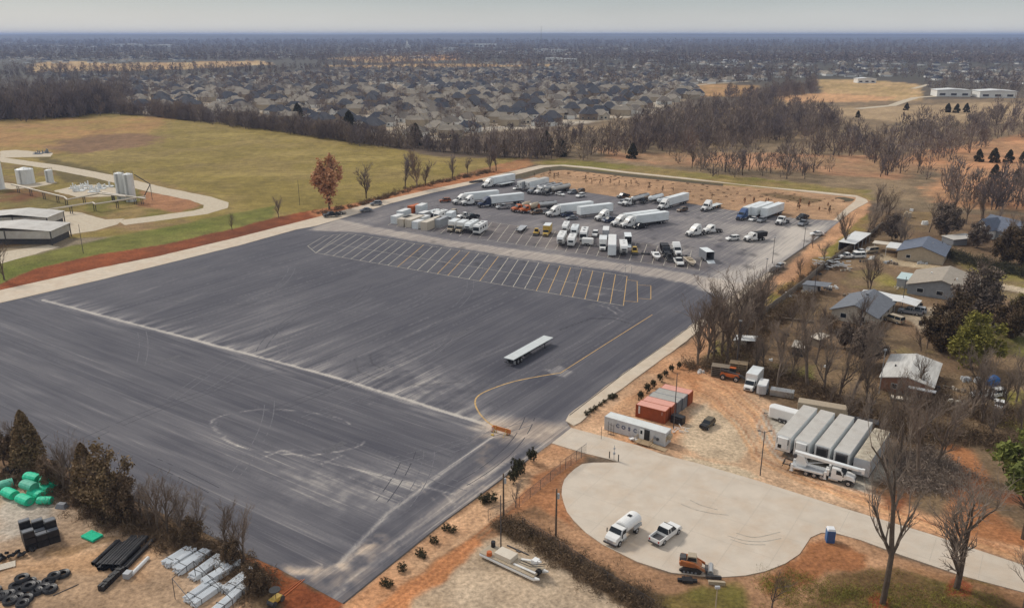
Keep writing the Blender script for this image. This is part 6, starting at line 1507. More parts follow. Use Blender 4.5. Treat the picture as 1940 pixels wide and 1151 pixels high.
for i, (px, py, L, W, Hh, dz, lb) in enumerate(((338, 1058, 4.2, 1.6, .8, 0, 'white pipe bundle at the upper left end'), (365, 1068, 5.2, 1.6, 1.0, 0, 'white pipe bundle second from the upper left'), (392, 1078, 5.2, 1.6, .8, 4, 'white pipe bundle with ragged ends in the middle'),
        (418, 1090, 5.5, 1.5, 1.0, -4, 'white pipe bundle right of the middle'), (432, 1074, 3.0, 1.4, 1.2, -60, 'short white pipe bundle lying crosswise on the far side'), (455, 1105, 5.0, 1.6, 1.2, 3, 'tall white pipe bundle at the right end by the bush'),
        (378, 1122, 4.4, 1.3, .8, 2, 'left one of two white pipe bundles in front'), (392, 1130, 4.4, 1.3, .8, 0, 'right one of the two white pipe bundles in front'), (436, 1140, 5.5, 1.3, 1.0, 6, 'white pipe bundle cut by the bottom picture edge'), (350, 1062, 3.8, .8, 1.2, 0, 'narrow white pipe bundle between the first two'))):
    x, y = G(px, py); inst('bun%d' % i, bundle(L, W, Hh), (x, y, 0), rad(wa + dz), lb, 'pipe bundle', GW)
# overhead frame above the bundles
fr = empty('pipe_canopy_frame', (*G(332, 1134), 0)); tag(fr, 'thin bare steel canopy frame standing over the white pipe bundles', 'frame'); ox, oy = G(332, 1134)
cs = [G(332, 1134), G(398, 1215), G(445, 1175), G(372, 1100)]
H_ = 3.2
for c in cs: MB().tube((c[0] - ox, c[1] - oy, 0), (c[0] - ox, c[1] - oy, H_), .05, .05, 5).build('post', M_DSTEEL, fr)
for i in range(4):
    a, b = cs[i], cs[(i + 1) % 4]; MB().tube((a[0] - ox, a[1] - oy, H_), (b[0] - ox, b[1] - oy, H_), .05, .05, 5).build('beam', M_DSTEEL, fr)
# coils of black tubing
def coil(R):
    def f():
        r = empty('tubing_coil'); mb = MB(); rg = random.Random(int(R * 10))
        for k in range(3):
            for j in range(3): mb.ring((rg.uniform(-.04, .04), rg.uniform(-.04, .04), .09 + k * .16), R - j * .15, .085, 20, 5)
        mb.build('coil', M_PIPE, r); return r
    return f
rg = random.Random(9)
for i, (px, py, z) in enumerate(((30, 1112, 0), (44, 1103, .5), (58, 1104, 0), (16, 1128, 0), (40, 1120, 0), (56, 1116, .3), (68, 1110, 0), (20, 1140, 0), (34, 1134, 0), (50, 1136, 0), (44, 1148, .2), (4, 1130, 0), (70, 1122, 0), (120, 1089, 0), (92, 1103, .0), (96, 1118, 0), (104, 1096, .3), (82, 1116, 0), (-8, 1120, 0))):
    x, y = G(px, py); inst('coil%d' % (i % 2), coil(.85 if i % 2 else .75), (x, y, z), rg.uniform(0, 3), 'coil of black tubing %s' % ('in the heap at the lower left corner' if i != 13 else 'lying apart at the right end of the heap'), 'coil', 'coils of black tubing' if i != 13 else None)
# black fittings, racks, blocks
q = MB(); rg = random.Random(12)
for i in range(26):
    a, b, c = rg.uniform(-2.3, 2.3), rg.uniform(-.8, .8), rg.uniform(.1, .6); q.tube((a, b, c), (a + rg.uniform(-.4, .4), b + rg.uniform(-.5, .5), c + .2), .22, .22, 8)
prop(q, 'fittings_heap', M_BLACK, 34, 1052, 35, 'heap of black pipe fittings left of the crate stack', 'fittings heap')
q = MB()
for i in range(9):
    for j in range(2): q.box(-2.4 + i * .52, -1.95 + i * .52, -.45 + j * .45, -.05 + j * .45, 0, .75 + rg.uniform(-.1, .1))
prop(q, 'basin_row', M_BLACK, 213, 1098, math.degrees(ang), 'row of black plastic basins in front of the long pipes', 'basins')
prop(MB().box(-.5, .5, -.45, .45, 0, .8), 'crate', M_LGREY, 243, 1092, math.degrees(ang), 'grey crate at the end of the black basin row', 'crate')
prop(MB().ring((0, 0, .06), 1.5, .05, 28, 5).ring((.3, .2, .14), 1.3, .05, 28, 5).ring((.7, -.1, .1), 1.5, .04, 28, 5), 'hose_loop', M_TANP, 168, 964, 0, 'loose loops of pale hose on the ground by the brush', 'hose')
prop(MB().tube((-1.6, 0, .05), (1.6, 0, .05), .06, .06, 6), 'rusty_bar', M_DSTEEL, 125, 1117, 48, 'rusty bar lying right of the coil heap', 'bar')
def tarp():
    mb = MB(); mb.box(-1.3, 1.3, -.8, .8, 0, .9, .25, .2).box(-1.0, 1.0, -.6, .6, .9, 1.15, .3, .2); return mb
prop(tarp(), 'covered_pallet', M_BLACK, 22, 895, -15, 'black covered pallet behind the green rolls', 'covered pallet')
prop(MB().box(-1, 1, -.7, .7, 0, .8, .35, .25), 'covered_pallet', M_BLACK, 75, 905, 20, 'dark lump of netting behind the green rolls', 'covered pallet')
prop(MB().box(-.9, .9, -.6, .6, 0, .7, .3, .25), 'covered_pallet', M_GREY, 118, 960, -10, 'dark netting bale right of the green rolls', 'bale')
q = MB()
for i in range(5): q.box(-1.5, 1.5, -.6 + i * .3, -.4 + i * .3, .1, .2)
q.box(-1.4, -1.2, -.6, .8, 0, .1).box(1.2, 1.4, -.6, .8, 0, .1)
prop(q, 'pallet', M_CREAM, 6, 1075, 30, 'pale pallet lying at the left picture edge', 'pallet')
# small roller at the bottom
mr = empty('compact_roller', (*G(523, 1141), 0), rad(60)); tag(mr, 'small yellow compact roller with black canopy beside the bush', 'roller')
MB().box(-.9, .9, -.5, .5, .4, .9, .1, .05).build('body', M_YELLOW, mr, bevel=.05); MB().tube((-.7, -.55, .4), (-.7, .55, .4), .4, .4, 14).build('drum', M_DSTEEL, mr); MB().tube((.7, -.55, .4), (.7, .55, .4), .4, .4, 14).build('drum', M_DSTEEL, mr)
MB().tube((0, 0, 1.95), (0, 0, 2.05), .75, .75, 14).tube((-.3, .4, .9), (-.3, .4, 1.95), .04).tube((-.3, -.4, .9), (-.3, -.4, 1.95), .04).build('canopy', M_BLACK, mr)
prop(MB().tube((-2.6, -.05, .05), (2.6, .05, .05), .07, .07, 5).tube((-2.2, .5, .05), (2.4, .35, .05), .05, .05, 5), 'orange_hose', M_ORANGE, 552, 1118, 62, 'orange hose laid on the red clay beside the roller', 'hose')
# ================= buildings =================
def wallm(name, c): return mat(name, c, 0.8, 0.1, 1.5, dirt=tuple(v * .7 for v in c), dirt_amt=.4)
def roofm(name, c): return mat(name, c, 0.9, 0.14, 1.2, dirt=tuple(v * .75 for v in c), dirt_amt=.5, bump=.2)
R_GREYR = roofm('grey_shingle', (0.17, 0.18, 0.20)); R_BLUER = roofm('blue_grey_shingle', (0.14, 0.16, 0.205)); R_NAVY = roofm('navy_shingle', (0.062, 0.066, 0.082)); R_TANR = roofm('tan_shingle', (0.36, 0.31, 0.25)); R_WHITER = mat('white_metal_roof', (0.72, 0.72, 0.70), .5, .05, .6, dirt=(.5, .45, .38), dirt_amt=.4)
R_BROWNR = roofm('brown_shingle', (0.20, 0.17, 0.14)); R_TAUPER = roofm('taupe_shingle', (0.31, 0.265, 0.21)); R_DARKR = roofm('charcoal_shingle', (0.085, 0.085, 0.095))
W_TAN = wallm('tan_siding', (0.44, 0.36, 0.26)); W_CREAM = wallm('cream_brick', (0.62, 0.55, 0.45)); W_BRICK = wallm('red_brick', (0.32, 0.16, 0.10)); W_GREYW = wallm('grey_siding', (0.30, 0.31, 0.32)); W_WHITEW = wallm('white_wall', (0.82, 0.80, 0.75)); W_BROWNW = wallm('brown_brick', (0.28, 0.22, 0.17))
def gable(r, x0, x1, y0, y1, zw, rise, wall, roof, ov=.5, nm=('wall', 'roof'), along='x'):
    w = MB()
    if along == 'x':
        ym = (y0 + y1) / 2
        w.add([(x0, y0, 0), (x1, y0, 0), (x1, y1, 0), (x0, y1, 0), (x0, y0, zw), (x1, y0, zw), (x1, y1, zw), (x0, y1, zw), (x0, ym, zw + rise), (x1, ym, zw + rise)],
              [(0, 1, 5, 4), (2, 3, 7, 6), (1, 2, 6, 9, 5), (3, 0, 4, 8, 7)])
        k = rise / ((y1 - y0) / 2); e = zw - ov * k
        rf = MB().prism([(0, 0)] * 0 or [(0, 0), (0, 0), (0, 0)], 0, 0) if False else MB()
        t = .18
        for s, yy in ((-1, y0 - ov), (1, y1 + ov)):
            rf.add([(x0 - ov, yy, e + .05), (x1 + ov, yy, e + .05), (x1 + ov, ym, zw + rise + .05), (x0 - ov, ym, zw + rise + .05), (x0 - ov, yy, e + .05 + t), (x1 + ov, yy, e + .05 + t), (x1 + ov, ym, zw + rise + .05 + t), (x0 - ov, ym, zw + rise + .05 + t)],
                   [(0, 1, 5, 4), (4, 5, 6, 7), (0, 3, 2, 1), (1, 2, 6, 5), (3, 0, 4, 7)])
        w.build(nm[0], wall, r); return rf.build(nm[1], roof, r)
    o = gable(r, y0, y1, -x1, -x0, zw, rise, wall, roof, ov, nm)
    for ch in r.children[-2:]:
        ch.data.transform(Matrix.Rotation(math.pi / 2, 4, 'Z'))
    return o
def hip(mb, x0, x1, y0, y1, z, rise, ov=.35):
    x0 -= ov; x1 += ov; y0 -= ov; y1 += ov; w = min(x1 - x0, y1 - y0) / 2; xm, ym = (x0 + x1) / 2, (y0 + y1) / 2
    if x1 - x0 > y1 - y0: a, b = (x0 + w, ym, z + rise), (x1 - w, ym, z + rise); fs = [(0, 1, 5, 4), (1, 2, 5), (2, 3, 4, 5), (3, 0, 4)]
    else: a, b = (xm, y0 + w, z + rise), (xm, y1 - w, z + rise); fs = [(0, 1, 4), (1, 2, 5, 4), (2, 3, 5), (3, 0, 4, 5)]
    return mb.add([(x0, y0, z), (x1, y0, z), (x1, y1, z), (x0, y1, z), a, b], fs + [(3, 2, 1, 0)])
def win(r, x, y, z, w, h, ax):
    b = MB()
    if ax == 'y': b.box(x - w / 2 - .08, x + w / 2 + .08, y - .05, y + .05, z - .08, z + h + .08).mi(1).box(x - w / 2, x + w / 2, y - .07, y + .07, z, z + h)
    else: b.box(x - .05, x + .05, y - w / 2 - .08, y + w / 2 + .08, z - .08, z + h + .08).mi(1).box(x - .07, x + .07, y - w / 2, y + w / 2, z, z + h)
    return b.build('window', [M_WHITE, M_GLASS], r)
def rootat(name, px, py, z, rz, label, cat, group=None): r = empty(name, (*G(px, py, z), 0), rad(rz)); return tag(r, label, cat, group)
# grey roofed house with white carport
h = rootat('house', 1636, 577, 2.8, -38, 'grey shingled house with white metal roof behind it', 'house')
gable(h, -5.5, 5.5, -8.2, 8.2, 2.6, 2.2, W_CREAM, R_GREYR, .6, along='y'); MB().box(-.3, .3, 2.0, 2.5, 4.6, 5.2).box(1.8, 2.2, -4, -3.6, 3.9, 4.4).build('roof_vent', M_BLACK, h)
win(h, -2.5, -8.22, 1.0, 1.4, 1.1, 'y'); win(h, 2.0, -8.22, 1.0, 1.4, 1.1, 'y'); win(h, 5.53, -4, 1, 1.3, 1.1, 'x'); win(h, 5.53, 3, 1, 1.3, 1.1, 'x')
cp = rootat('carport', 1685, 563, 2.8, -38, 'white curved metal carport roof beside the grey shingled house', 'carport')
MB().prism([(-7.5, 2.7), (-3.5, 3.0), (0, 2.8), (3.5, 3.0), (7.5, 2.5), (7.5, 2.6), (3.5, 3.12), (0, 2.92), (-3.5, 3.12), (-7.5, 2.82)], -3.2, 3.2).build('roof', R_WHITER, cp)
for x in (-7, -2.3, 2.3, 7):
    for y in (-3, 3): MB().tube((x, y, 0), (x, y, 2.6), .07, .07, 6).build('post', M_WHITE, cp)
# tan roofed house
h = rootat('house', 1790, 532, 3.0, -34, 'large tan roofed house with pale green lean-to on its left', 'house')
gable(h, -8.3, 8.3, -8.5, 8.5, 2.8, 2.4, W_GREYW, R_TANR, .6, along='y'); MB().box(-4, -3.6, 1, 1.4, 4.2, 4.8).box(3, 3.4, -3, -2.6, 4.4, 5.0).build('roof_vent', M_WHITE, h)
for x in (-5, 0, 5): win(h, x, -8.52, 1.0, 1.6, 1.1, 'y')
MB().box(-12.2, -8.7, -3.5, 4.5, 2.55, 2.7).build('lean_to_roof', mat('pale_green_metal', (.50, .62, .60), .5, .05), h); MB().box(-12.0, -8.8, -3.3, -3.2, 0, 2.55).box(-12.0, -11.9, -3.2, 4.3, 0, 2.5).build('lean_to_wall', M_LGREY, h)
# blue roofed house and its pale annex
h = rootat('house', 1751, 470, 3.0, -33, 'tan walled house with blue grey roof behind the gravel path', 'house')
gable(h, -6.8, 6.8, -8.0, 8.0, 2.9, 2.3, W_TAN, R_BLUER, .5, along='y'); MB().box(2, 2.4, 1, 1.4, 4.4, 5.0).box(-3, -2.6, -2, -1.6, 4, 4.5).build('roof_vent', M_LGREY, h)
win(h, -3.5, -8.02, 1.0, 1.2, 1.0, 'y'); win(h, 6.83, 2, 1, 1.3, 1.1, 'x')
cp = rootat('carport', 1713, 467, 2.8, -33, 'cream metal carport joined to the left of the blue roofed house', 'carport')
MB().box(-5.0, 4.2, -4.5, 4.5, 2.7, 2.85).build('roof', R_WHITER, cp); MB().box(-10, -5.05, 0, 4.5, 2.55, 2.7).build('lower_roof', M_CREAM, cp)
for x in (-9.8, -4.8, 4):
    for y in (-4.3, 4.3):
        if not (x < -9 and y < 0): MB().tube((x, y, 0), (x, y, 2.7), .08, .08, 6).build('post', M_WHITE, cp)
# brick house bottom right
h = rootat('house', 1727, 700, 3.0, -32, 'brick house with pale streaked roof under bare branches', 'house')
gable(h, -4.8, 4.8, -7.2, 7.2, 2.8, 1.1, W_BRICK, mat('streaked_roof', (.56, .54, .50), .6, .16, .8, dirt=(.3, .27, .24), dirt_amt=.6, stretch=(3, .4, 1)), .4, along='y')
MB().box(.5, 5.6, -9.0, -7.7, 2.3, 2.45).build('porch_roof', M_LGREY, h); win(h, -2.2, -7.23, 1.0, 1.0, 1.0, 'y'); win(h, 4.83, 2, 1, 1.2, 1, 'x')
MB().box(-3.2, -2.9, -1, -.7, 3.4, 3.8).build('roof_vent', M_BLACK, h)
q = MB()
for i in range(4): q.box(-1.9 + i * 1.0, -1.1 + i * 1.0, -.8, .8, .55, .63)
q.box(-1.9, 1.9, -.1, .1, 0, .55)
prop(q, 'bench_table', M_CREAM, 1705, 758, -25, 'row of pale slabs below the brick house', 'table')
# distant blue gabled house at right edge
h = rootat('house', 1915, 432, 4, 20, 'grey blue gabled house half hidden by trees at the right edge', 'house')
gable(h, -9, 9, -6, 5, 3.4, 3.6, W_GREYW, R_BLUER, .5); gable(h, -7.5, -1.5, -9, -2, 3.6, 3.4, W_WHITEW, R_BLUER, .4, ('gable_wall', 'gable_roof'), 'y'); win(h, -4.5, -9.03, 2.2, 1.4, 1.6, 'y')
# sheds
s = rootat('shed', 1620, 450, 3, 52, 'long white roofed open shed beside the grassy slope', 'shed')
MB().prism([(-9.5, 2.9), (9.5, 3.1), (9.5, 3.22), (-9.5, 3.02)], -2.8, 2.8).build('roof', R_WHITER, s)
for x in (-9, -4.5, 0, 4.5, 9):
    for y in (-2.6, 2.6): MB().tube((x, y, 0), (x, y, 3), .08, .08, 6).build('post', M_LGREY, s)
MB().box(-9, 9, 2.5, 2.6, 0, 2.9).build('back_wall', M_GREY, s); q = MB(); rg = random.Random(1)
for i in range(10): a, b = rg.uniform(-8, 8), rg.uniform(-1.8, 1.5); q.box(a, a + rg.uniform(.6, 1.6), b, b + rg.uniform(.5, 1.2), 0, rg.uniform(.5, 1.6))
q.build('stored_goods', M_DSTEEL, s)
def junkshed(px, py, rz, w, d, label, roof, wall):
    s = rootat('shed', px, py, 2.4, rz, label, 'shed'); MB().prism([(-w / 2 - .3, 2.1), (w / 2 + .3, 2.6), (w / 2 + .3, 2.68), (-w / 2 - .3, 2.18)], -d / 2 - .3, d / 2 + .3).build('roof', roof, s)
    MB().box(-w / 2, w * .1, -d / 2, d / 2, 0, 2.1).build('wall', wall, s); MB().tube((w / 2, -d / 2, 0), (w / 2, -d / 2, 2.5), .07).tube((w / 2, d / 2, 0), (w / 2, d / 2, 2.5), .07).build('post', M_OLDWOOD, s)
    MB().box(w * .1, w * .1 + .05, -d / 4, d / 4, 0, 1.9).build('door', M_BLACK, s)
junkshed(1548, 537, -36, 6.5, 4.5, 'low grey shed left of the grey shingled house', R_GREYR, M_LGREY)
junkshed(1412, 640, -22, 4.6, 3.2, 'small white roofed shed among the bare trees', R_WHITER, M_CREAM)
junkshed(1553, 636, 30, 3.0, 2.4, 'tiny pale roofed shed behind the big bare tree', M_CREAM, M_OLDWOOD)
junkshed(1515, 652, 60, 3.0, 2.4, 'little dark shed with white roof sheets left of the big bare tree', M_CREAM, M_DSTEEL)
junkshed(1818, 448, 10, 9, 6, 'collapsed pale roofed barn between the trees', M_ROOF, M_GREY)
q = MB(); rg = random.Random(6)
for i in range(40):
    a, b, c = rg.uniform(-5, 5), rg.uniform(-3.2, 3.2), rg.uniform(.2, 2.4); w_, l_ = rg.uniform(.4, 1.2), rg.uniform(1, 2.6); t = rg.uniform(-.6, .6); u = rg.uniform(-.7, .7)
    q.add([(a, b, c), (a + l_, b + t, c + u), (a + l_ + t * .3, b + w_ + t, c + u), (a + t * .3, b + w_, c)], [(0, 1, 2, 3)])
prop(q, 'collapsed_shed', [M_STEEL], 1568, 507, -30, 'collapsed shed of tangled grey sheet metal', 'collapsed shed')
# cars and clutter in the yards
GY_ = 'vehicles in the back yards'
for args in ((*car(M_WHITE, 'pickup'), 1588, 490, 190, 'left white pickup parked before the open shed', 'pickup truck', GY_, 3, 0), (*car(M_WHITE, 'van'), 1610, 489, 188, 'white van right of the white pickup before the open shed', 'van', GY_, 2.6, 0),
             (*car(M_WHITE, 'sedan'), 1618, 480, 195, 'white car behind the white van', 'car', GY_, 2.3, 0), (*car(M_TANP, 'van'), 1638, 480, 200, 'cream van right of the open shed', 'van', GY_, 2.6, 0),
             (*car(M_GREY, 'pickup'), 1700, 591, 150, 'dark grey pickup under the end of the white carport', 'pickup truck', GY_, 3, 0), (*car(M_TANP, 'van'), 1676, 604, 120, 'cream vehicle in front of the grey shingled house', 'van', GY_, 2.6, 0),
             (*car(M_WHITE, 'sedan'), 1840, 752, 185, 'white car left of the big tree trunk at the right edge', 'car', GY_, 2.3, 0), (*car(M_WHITE, 'suv'), 1868, 754, 200, 'white wagon behind the big tree trunk at the right edge', 'car', GY_, 2.4, 0),
             (*car(M_WHITE, 'sedan'), 1893, 762, 60, 'white car right of the big tree trunk at the right edge', 'car', GY_, 2.3, 0), (*car(M_LGREY, 'suv'), 1718, 589, 150, 'light grey car behind the dark grey pickup', 'car', GY_, 2.4, 0)):
    put(*args)
prop(MB().box(-1.3, 1.3, -1.0, 1.0, 0, 1.6, .2, .2).box(-1.0, 1.0, -.7, .7, 1.6, 2.0, .3, .3), 'tarp_covered_pile', mat('blue_tarp', (.03, .13, .36), .5, .15), 1879, 728, 20, 'bright blue tarp covered pile between the bare trees', 'tarp pile')
prop(MB().box(-.6, .6, -.4, .4, 0, 1.1), 'bin', M_BLACK, 1742, 581, 0, 'black bin right of the driveway cars', 'bin'); prop(MB().box(-.35, .35, -.35, .35, 0, 1.1).box(-.4, .4, -.4, .4, 1.1, 1.2), 'bin', M_BLACK, 1744, 616, 10, 'dark wheeled bin alone on the lawn', 'bin')
prop(MB().box(-6, 6, -.25, .25, .6, .7).box(-6, 6, -.05, .05, 0, .5), 'retaining_wall', M_OLDWOOD, 1495, 607, -22, 'low weathered timber wall crossing the brown yard', 'wall')
rg = random.Random(77)
for (px, py, m_, s, lb) in ((1353, 668, M_BLACK, .9, 'black tyre like lump under the tree group'), (1460, 682, M_WHITE, .6, 'small white box on the brown yard'), (1566, 695, M_WHITE, .6, 'white sack on the brown litter'), (1490, 636, M_BLACK, .8, 'small dark heap on the brown yard'),
        (1512, 660, M_STEEL, .9, 'round metal drum by the little dark shed'), (1327, 705, M_WHITE, .8, 'white scrap at the edge of the clay yard'), (1475, 598, M_WHITE, .5, 'white bucket by the timber wall'), (1663, 515, M_CREAM, .8, 'pale crate on the green lawn'),
        (1720, 412, M_TANP, 2.2, 'pile of sawn timber by the far yard track'), (1752, 425, M_WHITE, 1.6, 'long white bench like shed in the far yard'), (1725, 400, M_WHITE, 1.3, 'white garden machine in the far yard'), (1805, 765, M_CREAM, 1.2, 'pale rubble heap below the brick house'), (1850, 725, M_LGREY, 1.2, 'grey junk left of the blue tarp'),
        (1690, 800, M_CREAM, .8, 'pale stone slab in the brush')):
    q = MB()
    for i in range(5): a, b = rg.uniform(-s, s) * .7, rg.uniform(-s, s) * .5; q.box(a - s * .4, a + s * .4, b - s * .3, b + s * .3, 0, s * rg.uniform(.4, 1.0), .1 * s, .1 * s)
    prop(q, 'yard_clutter', m_, px, py, rg.uniform(0, 90), lb, 'clutter')
# timber fence between slope and yards
def board_fence(pts, label, H, m, t=.1):
    mb = MB()
    for a, b in zip(pts[:-1], pts[1:]):
        L = math.dist(a, b); n = int(L / 2.4) + 1
        for i in range(n):
            p = lerp(a, b, i / n); q_ = lerp(a, b, (i + .97) / n); d = math.dist(p, q_); nx, ny = -(q_[1] - p[1]) / d * t / 2, (q_[0] - p[0]) / d * t / 2
            hh = H + .06 * (i % 3); mb.prof_z([(p[0] + nx, p[1] + ny), (p[0] - nx, p[1] - ny), (q_[0] - nx, q_[1] - ny), (q_[0] + nx, q_[1] + ny)], 0, hh)
    return tag(mb.build('board_fence', m), label, 'fence')
board_fence(GP([(1672, 428), (1640, 455), (1600, 480), (1560, 508), (1520, 542), (1480, 572), (1440, 602), (1400, 628)]), 'weathered board fence between the grassy slope and the back yards', 1.9, mat('fence_boards', (.24, .20, .16), .9, .2, 4, stretch=(4, 4, .5)))
# ---- tank farm on the left ----
M_TANKP = mat('tank_paint', (0.78, 0.79, 0.77), .5, .05, .4, dirt=(.42, .40, .36), dirt_amt=.5, stretch=(1, 1, .3))
def silo(px, py, R, H, label, n=1, grp='upright tanks of the plant'):
    r = empty('storage_tank', (*G(px, py), 0)); tag(r, label, 'tank', grp)
    MB().tube((0, 0, 0), (0, 0, H), R, R, 24).tube((0, 0, H), (0, 0, H + R * .25), R, R * .1, 24).build('shell', M_TANKP, r)
    g = MB()
    for i in range(12):
        a, b = 2 * math.pi * i / 12, 2 * math.pi * (i + 1) / 12; g.tube((R * math.cos(a), R * math.sin(a), H + 1), (R * math.cos(b), R * math.sin(b), H + 1), .05, .05, 4).tube((R * math.cos(a), R * math.sin(a), H), (R * math.cos(a), R * math.sin(a), H + 1), .04, .04, 4)
    g.build('guard_rail', M_DSTEEL, r); g = MB()
    for i in range(int(H / .4)): g.box(-.25, .25, -R - .2, -R - .15, i * .4, i * .4 + .05)
    g.box(-.3, -.25, -R - .2, -R - .12, 0, H).box(.25, .3, -R - .2, -R - .12, 0, H).build('ladder', M_DSTEEL, r); return r
silo(232, 379, 2.1, 12, 'tall white silo, left of the pair by the gravel bend'); sl = silo(249, 381, 2.15, 12, 'tall white silo, right of the pair by the gravel bend')
q = MB().path([(2, 2, 11.5), (8, 3, 7)], .2).path([(8, 3, 7), (4.5, 2, 1)], .2).tube((8, 3, 7), (8, 3, 0), .12)
q.build('conveyor', M_DSTEEL, sl)
silo(50, 347, 4.0, 7, 'wide stained white tank left of the small one'); silo(95, 345, 1.8, 6.0, 'small white tank right of the wide one'); silo(-8, 358, 4, 12, 'white tank cut by the left picture edge')
# pipe bridges
def pipeline(pts, label, z=3.2):
    r = empty('pipe_bridge', (*G(*pts[0]), 0)); tag(r, label, 'pipeline', 'raised pipelines of the plant'); ox, oy = r.location[0], r.location[1]
    w = [(G(*p)[0] - ox, G(*p)[1] - oy) for p in pts]; q = MB()
    for a, b in zip(w[:-1], w[1:]): q.tube((a[0], a[1], z), (b[0], b[1], z), .35, .35, 8)
    q.build('pipe', M_CREAM, r)
    for a, b in zip(w[:-1], w[1:]):
        n = max(1, int(math.dist(a, b) / 11))
        for i in range(n): p = lerp(a, b, (i + .5) / n); MB().box(p[0] - .5, p[0] - .3, p[1] - .15, p[1] + .15, 0, z - .2).box(p[0] + .3, p[0] + .5, p[1] - .15, p[1] + .15, 0, z - .2).box(p[0] - .5, p[0] + .5, p[1] - .15, p[1] + .15, z - .4, z - .2).build('support', M_DSTEEL, r)
pipeline([(24, 362), (124, 387), (130, 392), (190, 380), (240, 386)], 'pale raised pipeline from the left tanks to the silos')
pipeline([(92, 412), (178, 398), (183, 401), (262, 388), (278, 386)], 'pale raised pipeline from the grey barn to the silos'); pipeline([(196, 378), (278, 390)], 'short raised pipeline crossing behind the silos')
def barn(px, py, rz, L, W, H, label, open_=True):
    r = rootat('barn', px, py, H, rz, label, 'barn'); MB().prism([(-W / 2 - .5, H), (0, H + 1.2), (W / 2 + .5, H), (W / 2 + .5, H + .12), (0, H + 1.34), (-W / 2 - .5, H + .12)], -L / 2 - .5, L / 2 + .5).build('roof', M_ROOF, r)
    MB().box(-W / 2, W / 2, -L / 2 + .1, L / 2, H * .45, H).build('upper_wall', M_ROOF, r); MB().box(-W / 2 + .3, W / 2 - .3, -L / 2 + 1.5, L / 2 - .5, 0, H * .45).build('bay_shade_fill', M_DSTEEL, r)  # solid dark box fills the open bay to stand for its shade
    for x in (-W / 2, 0, W / 2):
        for y in (-L / 2, L / 2): MB().box(x - .15, x + .15, y - .15, y + .15, 0, H).build('post', M_DSTEEL, r)
barn(28, 430, 0, 13, 32, 5.0, 'grey metal barn nearest the green strip'); barn(40, 406, 0, 12, 26, 4.5, 'grey metal roofed shed behind the near barn')
rg = random.Random(31)
for i, (px, py) in enumerate(((150, 362), (165, 358), (178, 364), (190, 358), (205, 354), (160, 353), (142, 357), (72, 292), (88, 290))):
    q = MB()
    for k in range(6): a, b = rg.uniform(-2, 2), rg.uniform(-2, 2); q.tube((a, b, 0), (a, b, rg.uniform(1, 3)), .3, .3, 8).tube((a, b, 1), (a + rg.uniform(-2, 2), b, 1), .15)
    q.box(-2.4, 2.4, -1.5, 1.5, 0, .4)
    prop(q, 'process_skid', M_TANKP if i < 7 else M_GREY, px, py, 0, 'pale valve cluster %s' % ('on the pad left of the silos' if i < 7 else 'by the far gravel road'), 'equipment', 'valve clusters of the plant')
for px, py, rz in ((60, 410, 10), (66, 408, 15)): put(*car(M_GREY, 'pickup'), px, py, rz, 'dark pickup parked under the grey barn edge', 'pickup truck', 'pickups by the barn', 3, 0.04)
# large industrial buildings far away
def hall(px, py, L, W, H, rz, wall, roof, label, cat='building', bands=3, g=None):
    r = empty('industrial_hall', (*G(px, py), 0), rad(rz)); tag(r, label, cat, g)
    MB().box(-L / 2, L / 2, -W / 2, W / 2, 0, H).build('wall', wall, r); MB().prism([(-L / 2 - .6, H), (L / 2 + .6, H), (L / 2 + .6, H + .6), (0, H + 2), (-L / 2 - .6, H + .6)], -W / 2 - .6, W / 2 + .6).build('roof', roof, r)
    for i in range(bands): x = -L / 2 + L * (i + .5) / bands; MB().box(x - L / bands * .25, x + L / bands * .25, -W / 2 - .15, -W / 2, H * .2, H * .55).build('door_opening', M_DSTEEL, r)
hall(1800, 182, 38, 22, 7, -8, W_WHITEW, R_WHITER, 'long white hall, left one of two on the right hillside', g='white halls on the right'); hall(1882, 184, 40, 24, 7, -8, W_WHITEW, R_WHITER, 'long white hall, right one of two on the right hillside', g='white halls on the right')
hall(1638, 157, 28, 16, 6, 0, W_WHITEW, R_WHITER, 'small white hall at the edge of the graded clearing')
GF = 'pale buildings of the distant town'
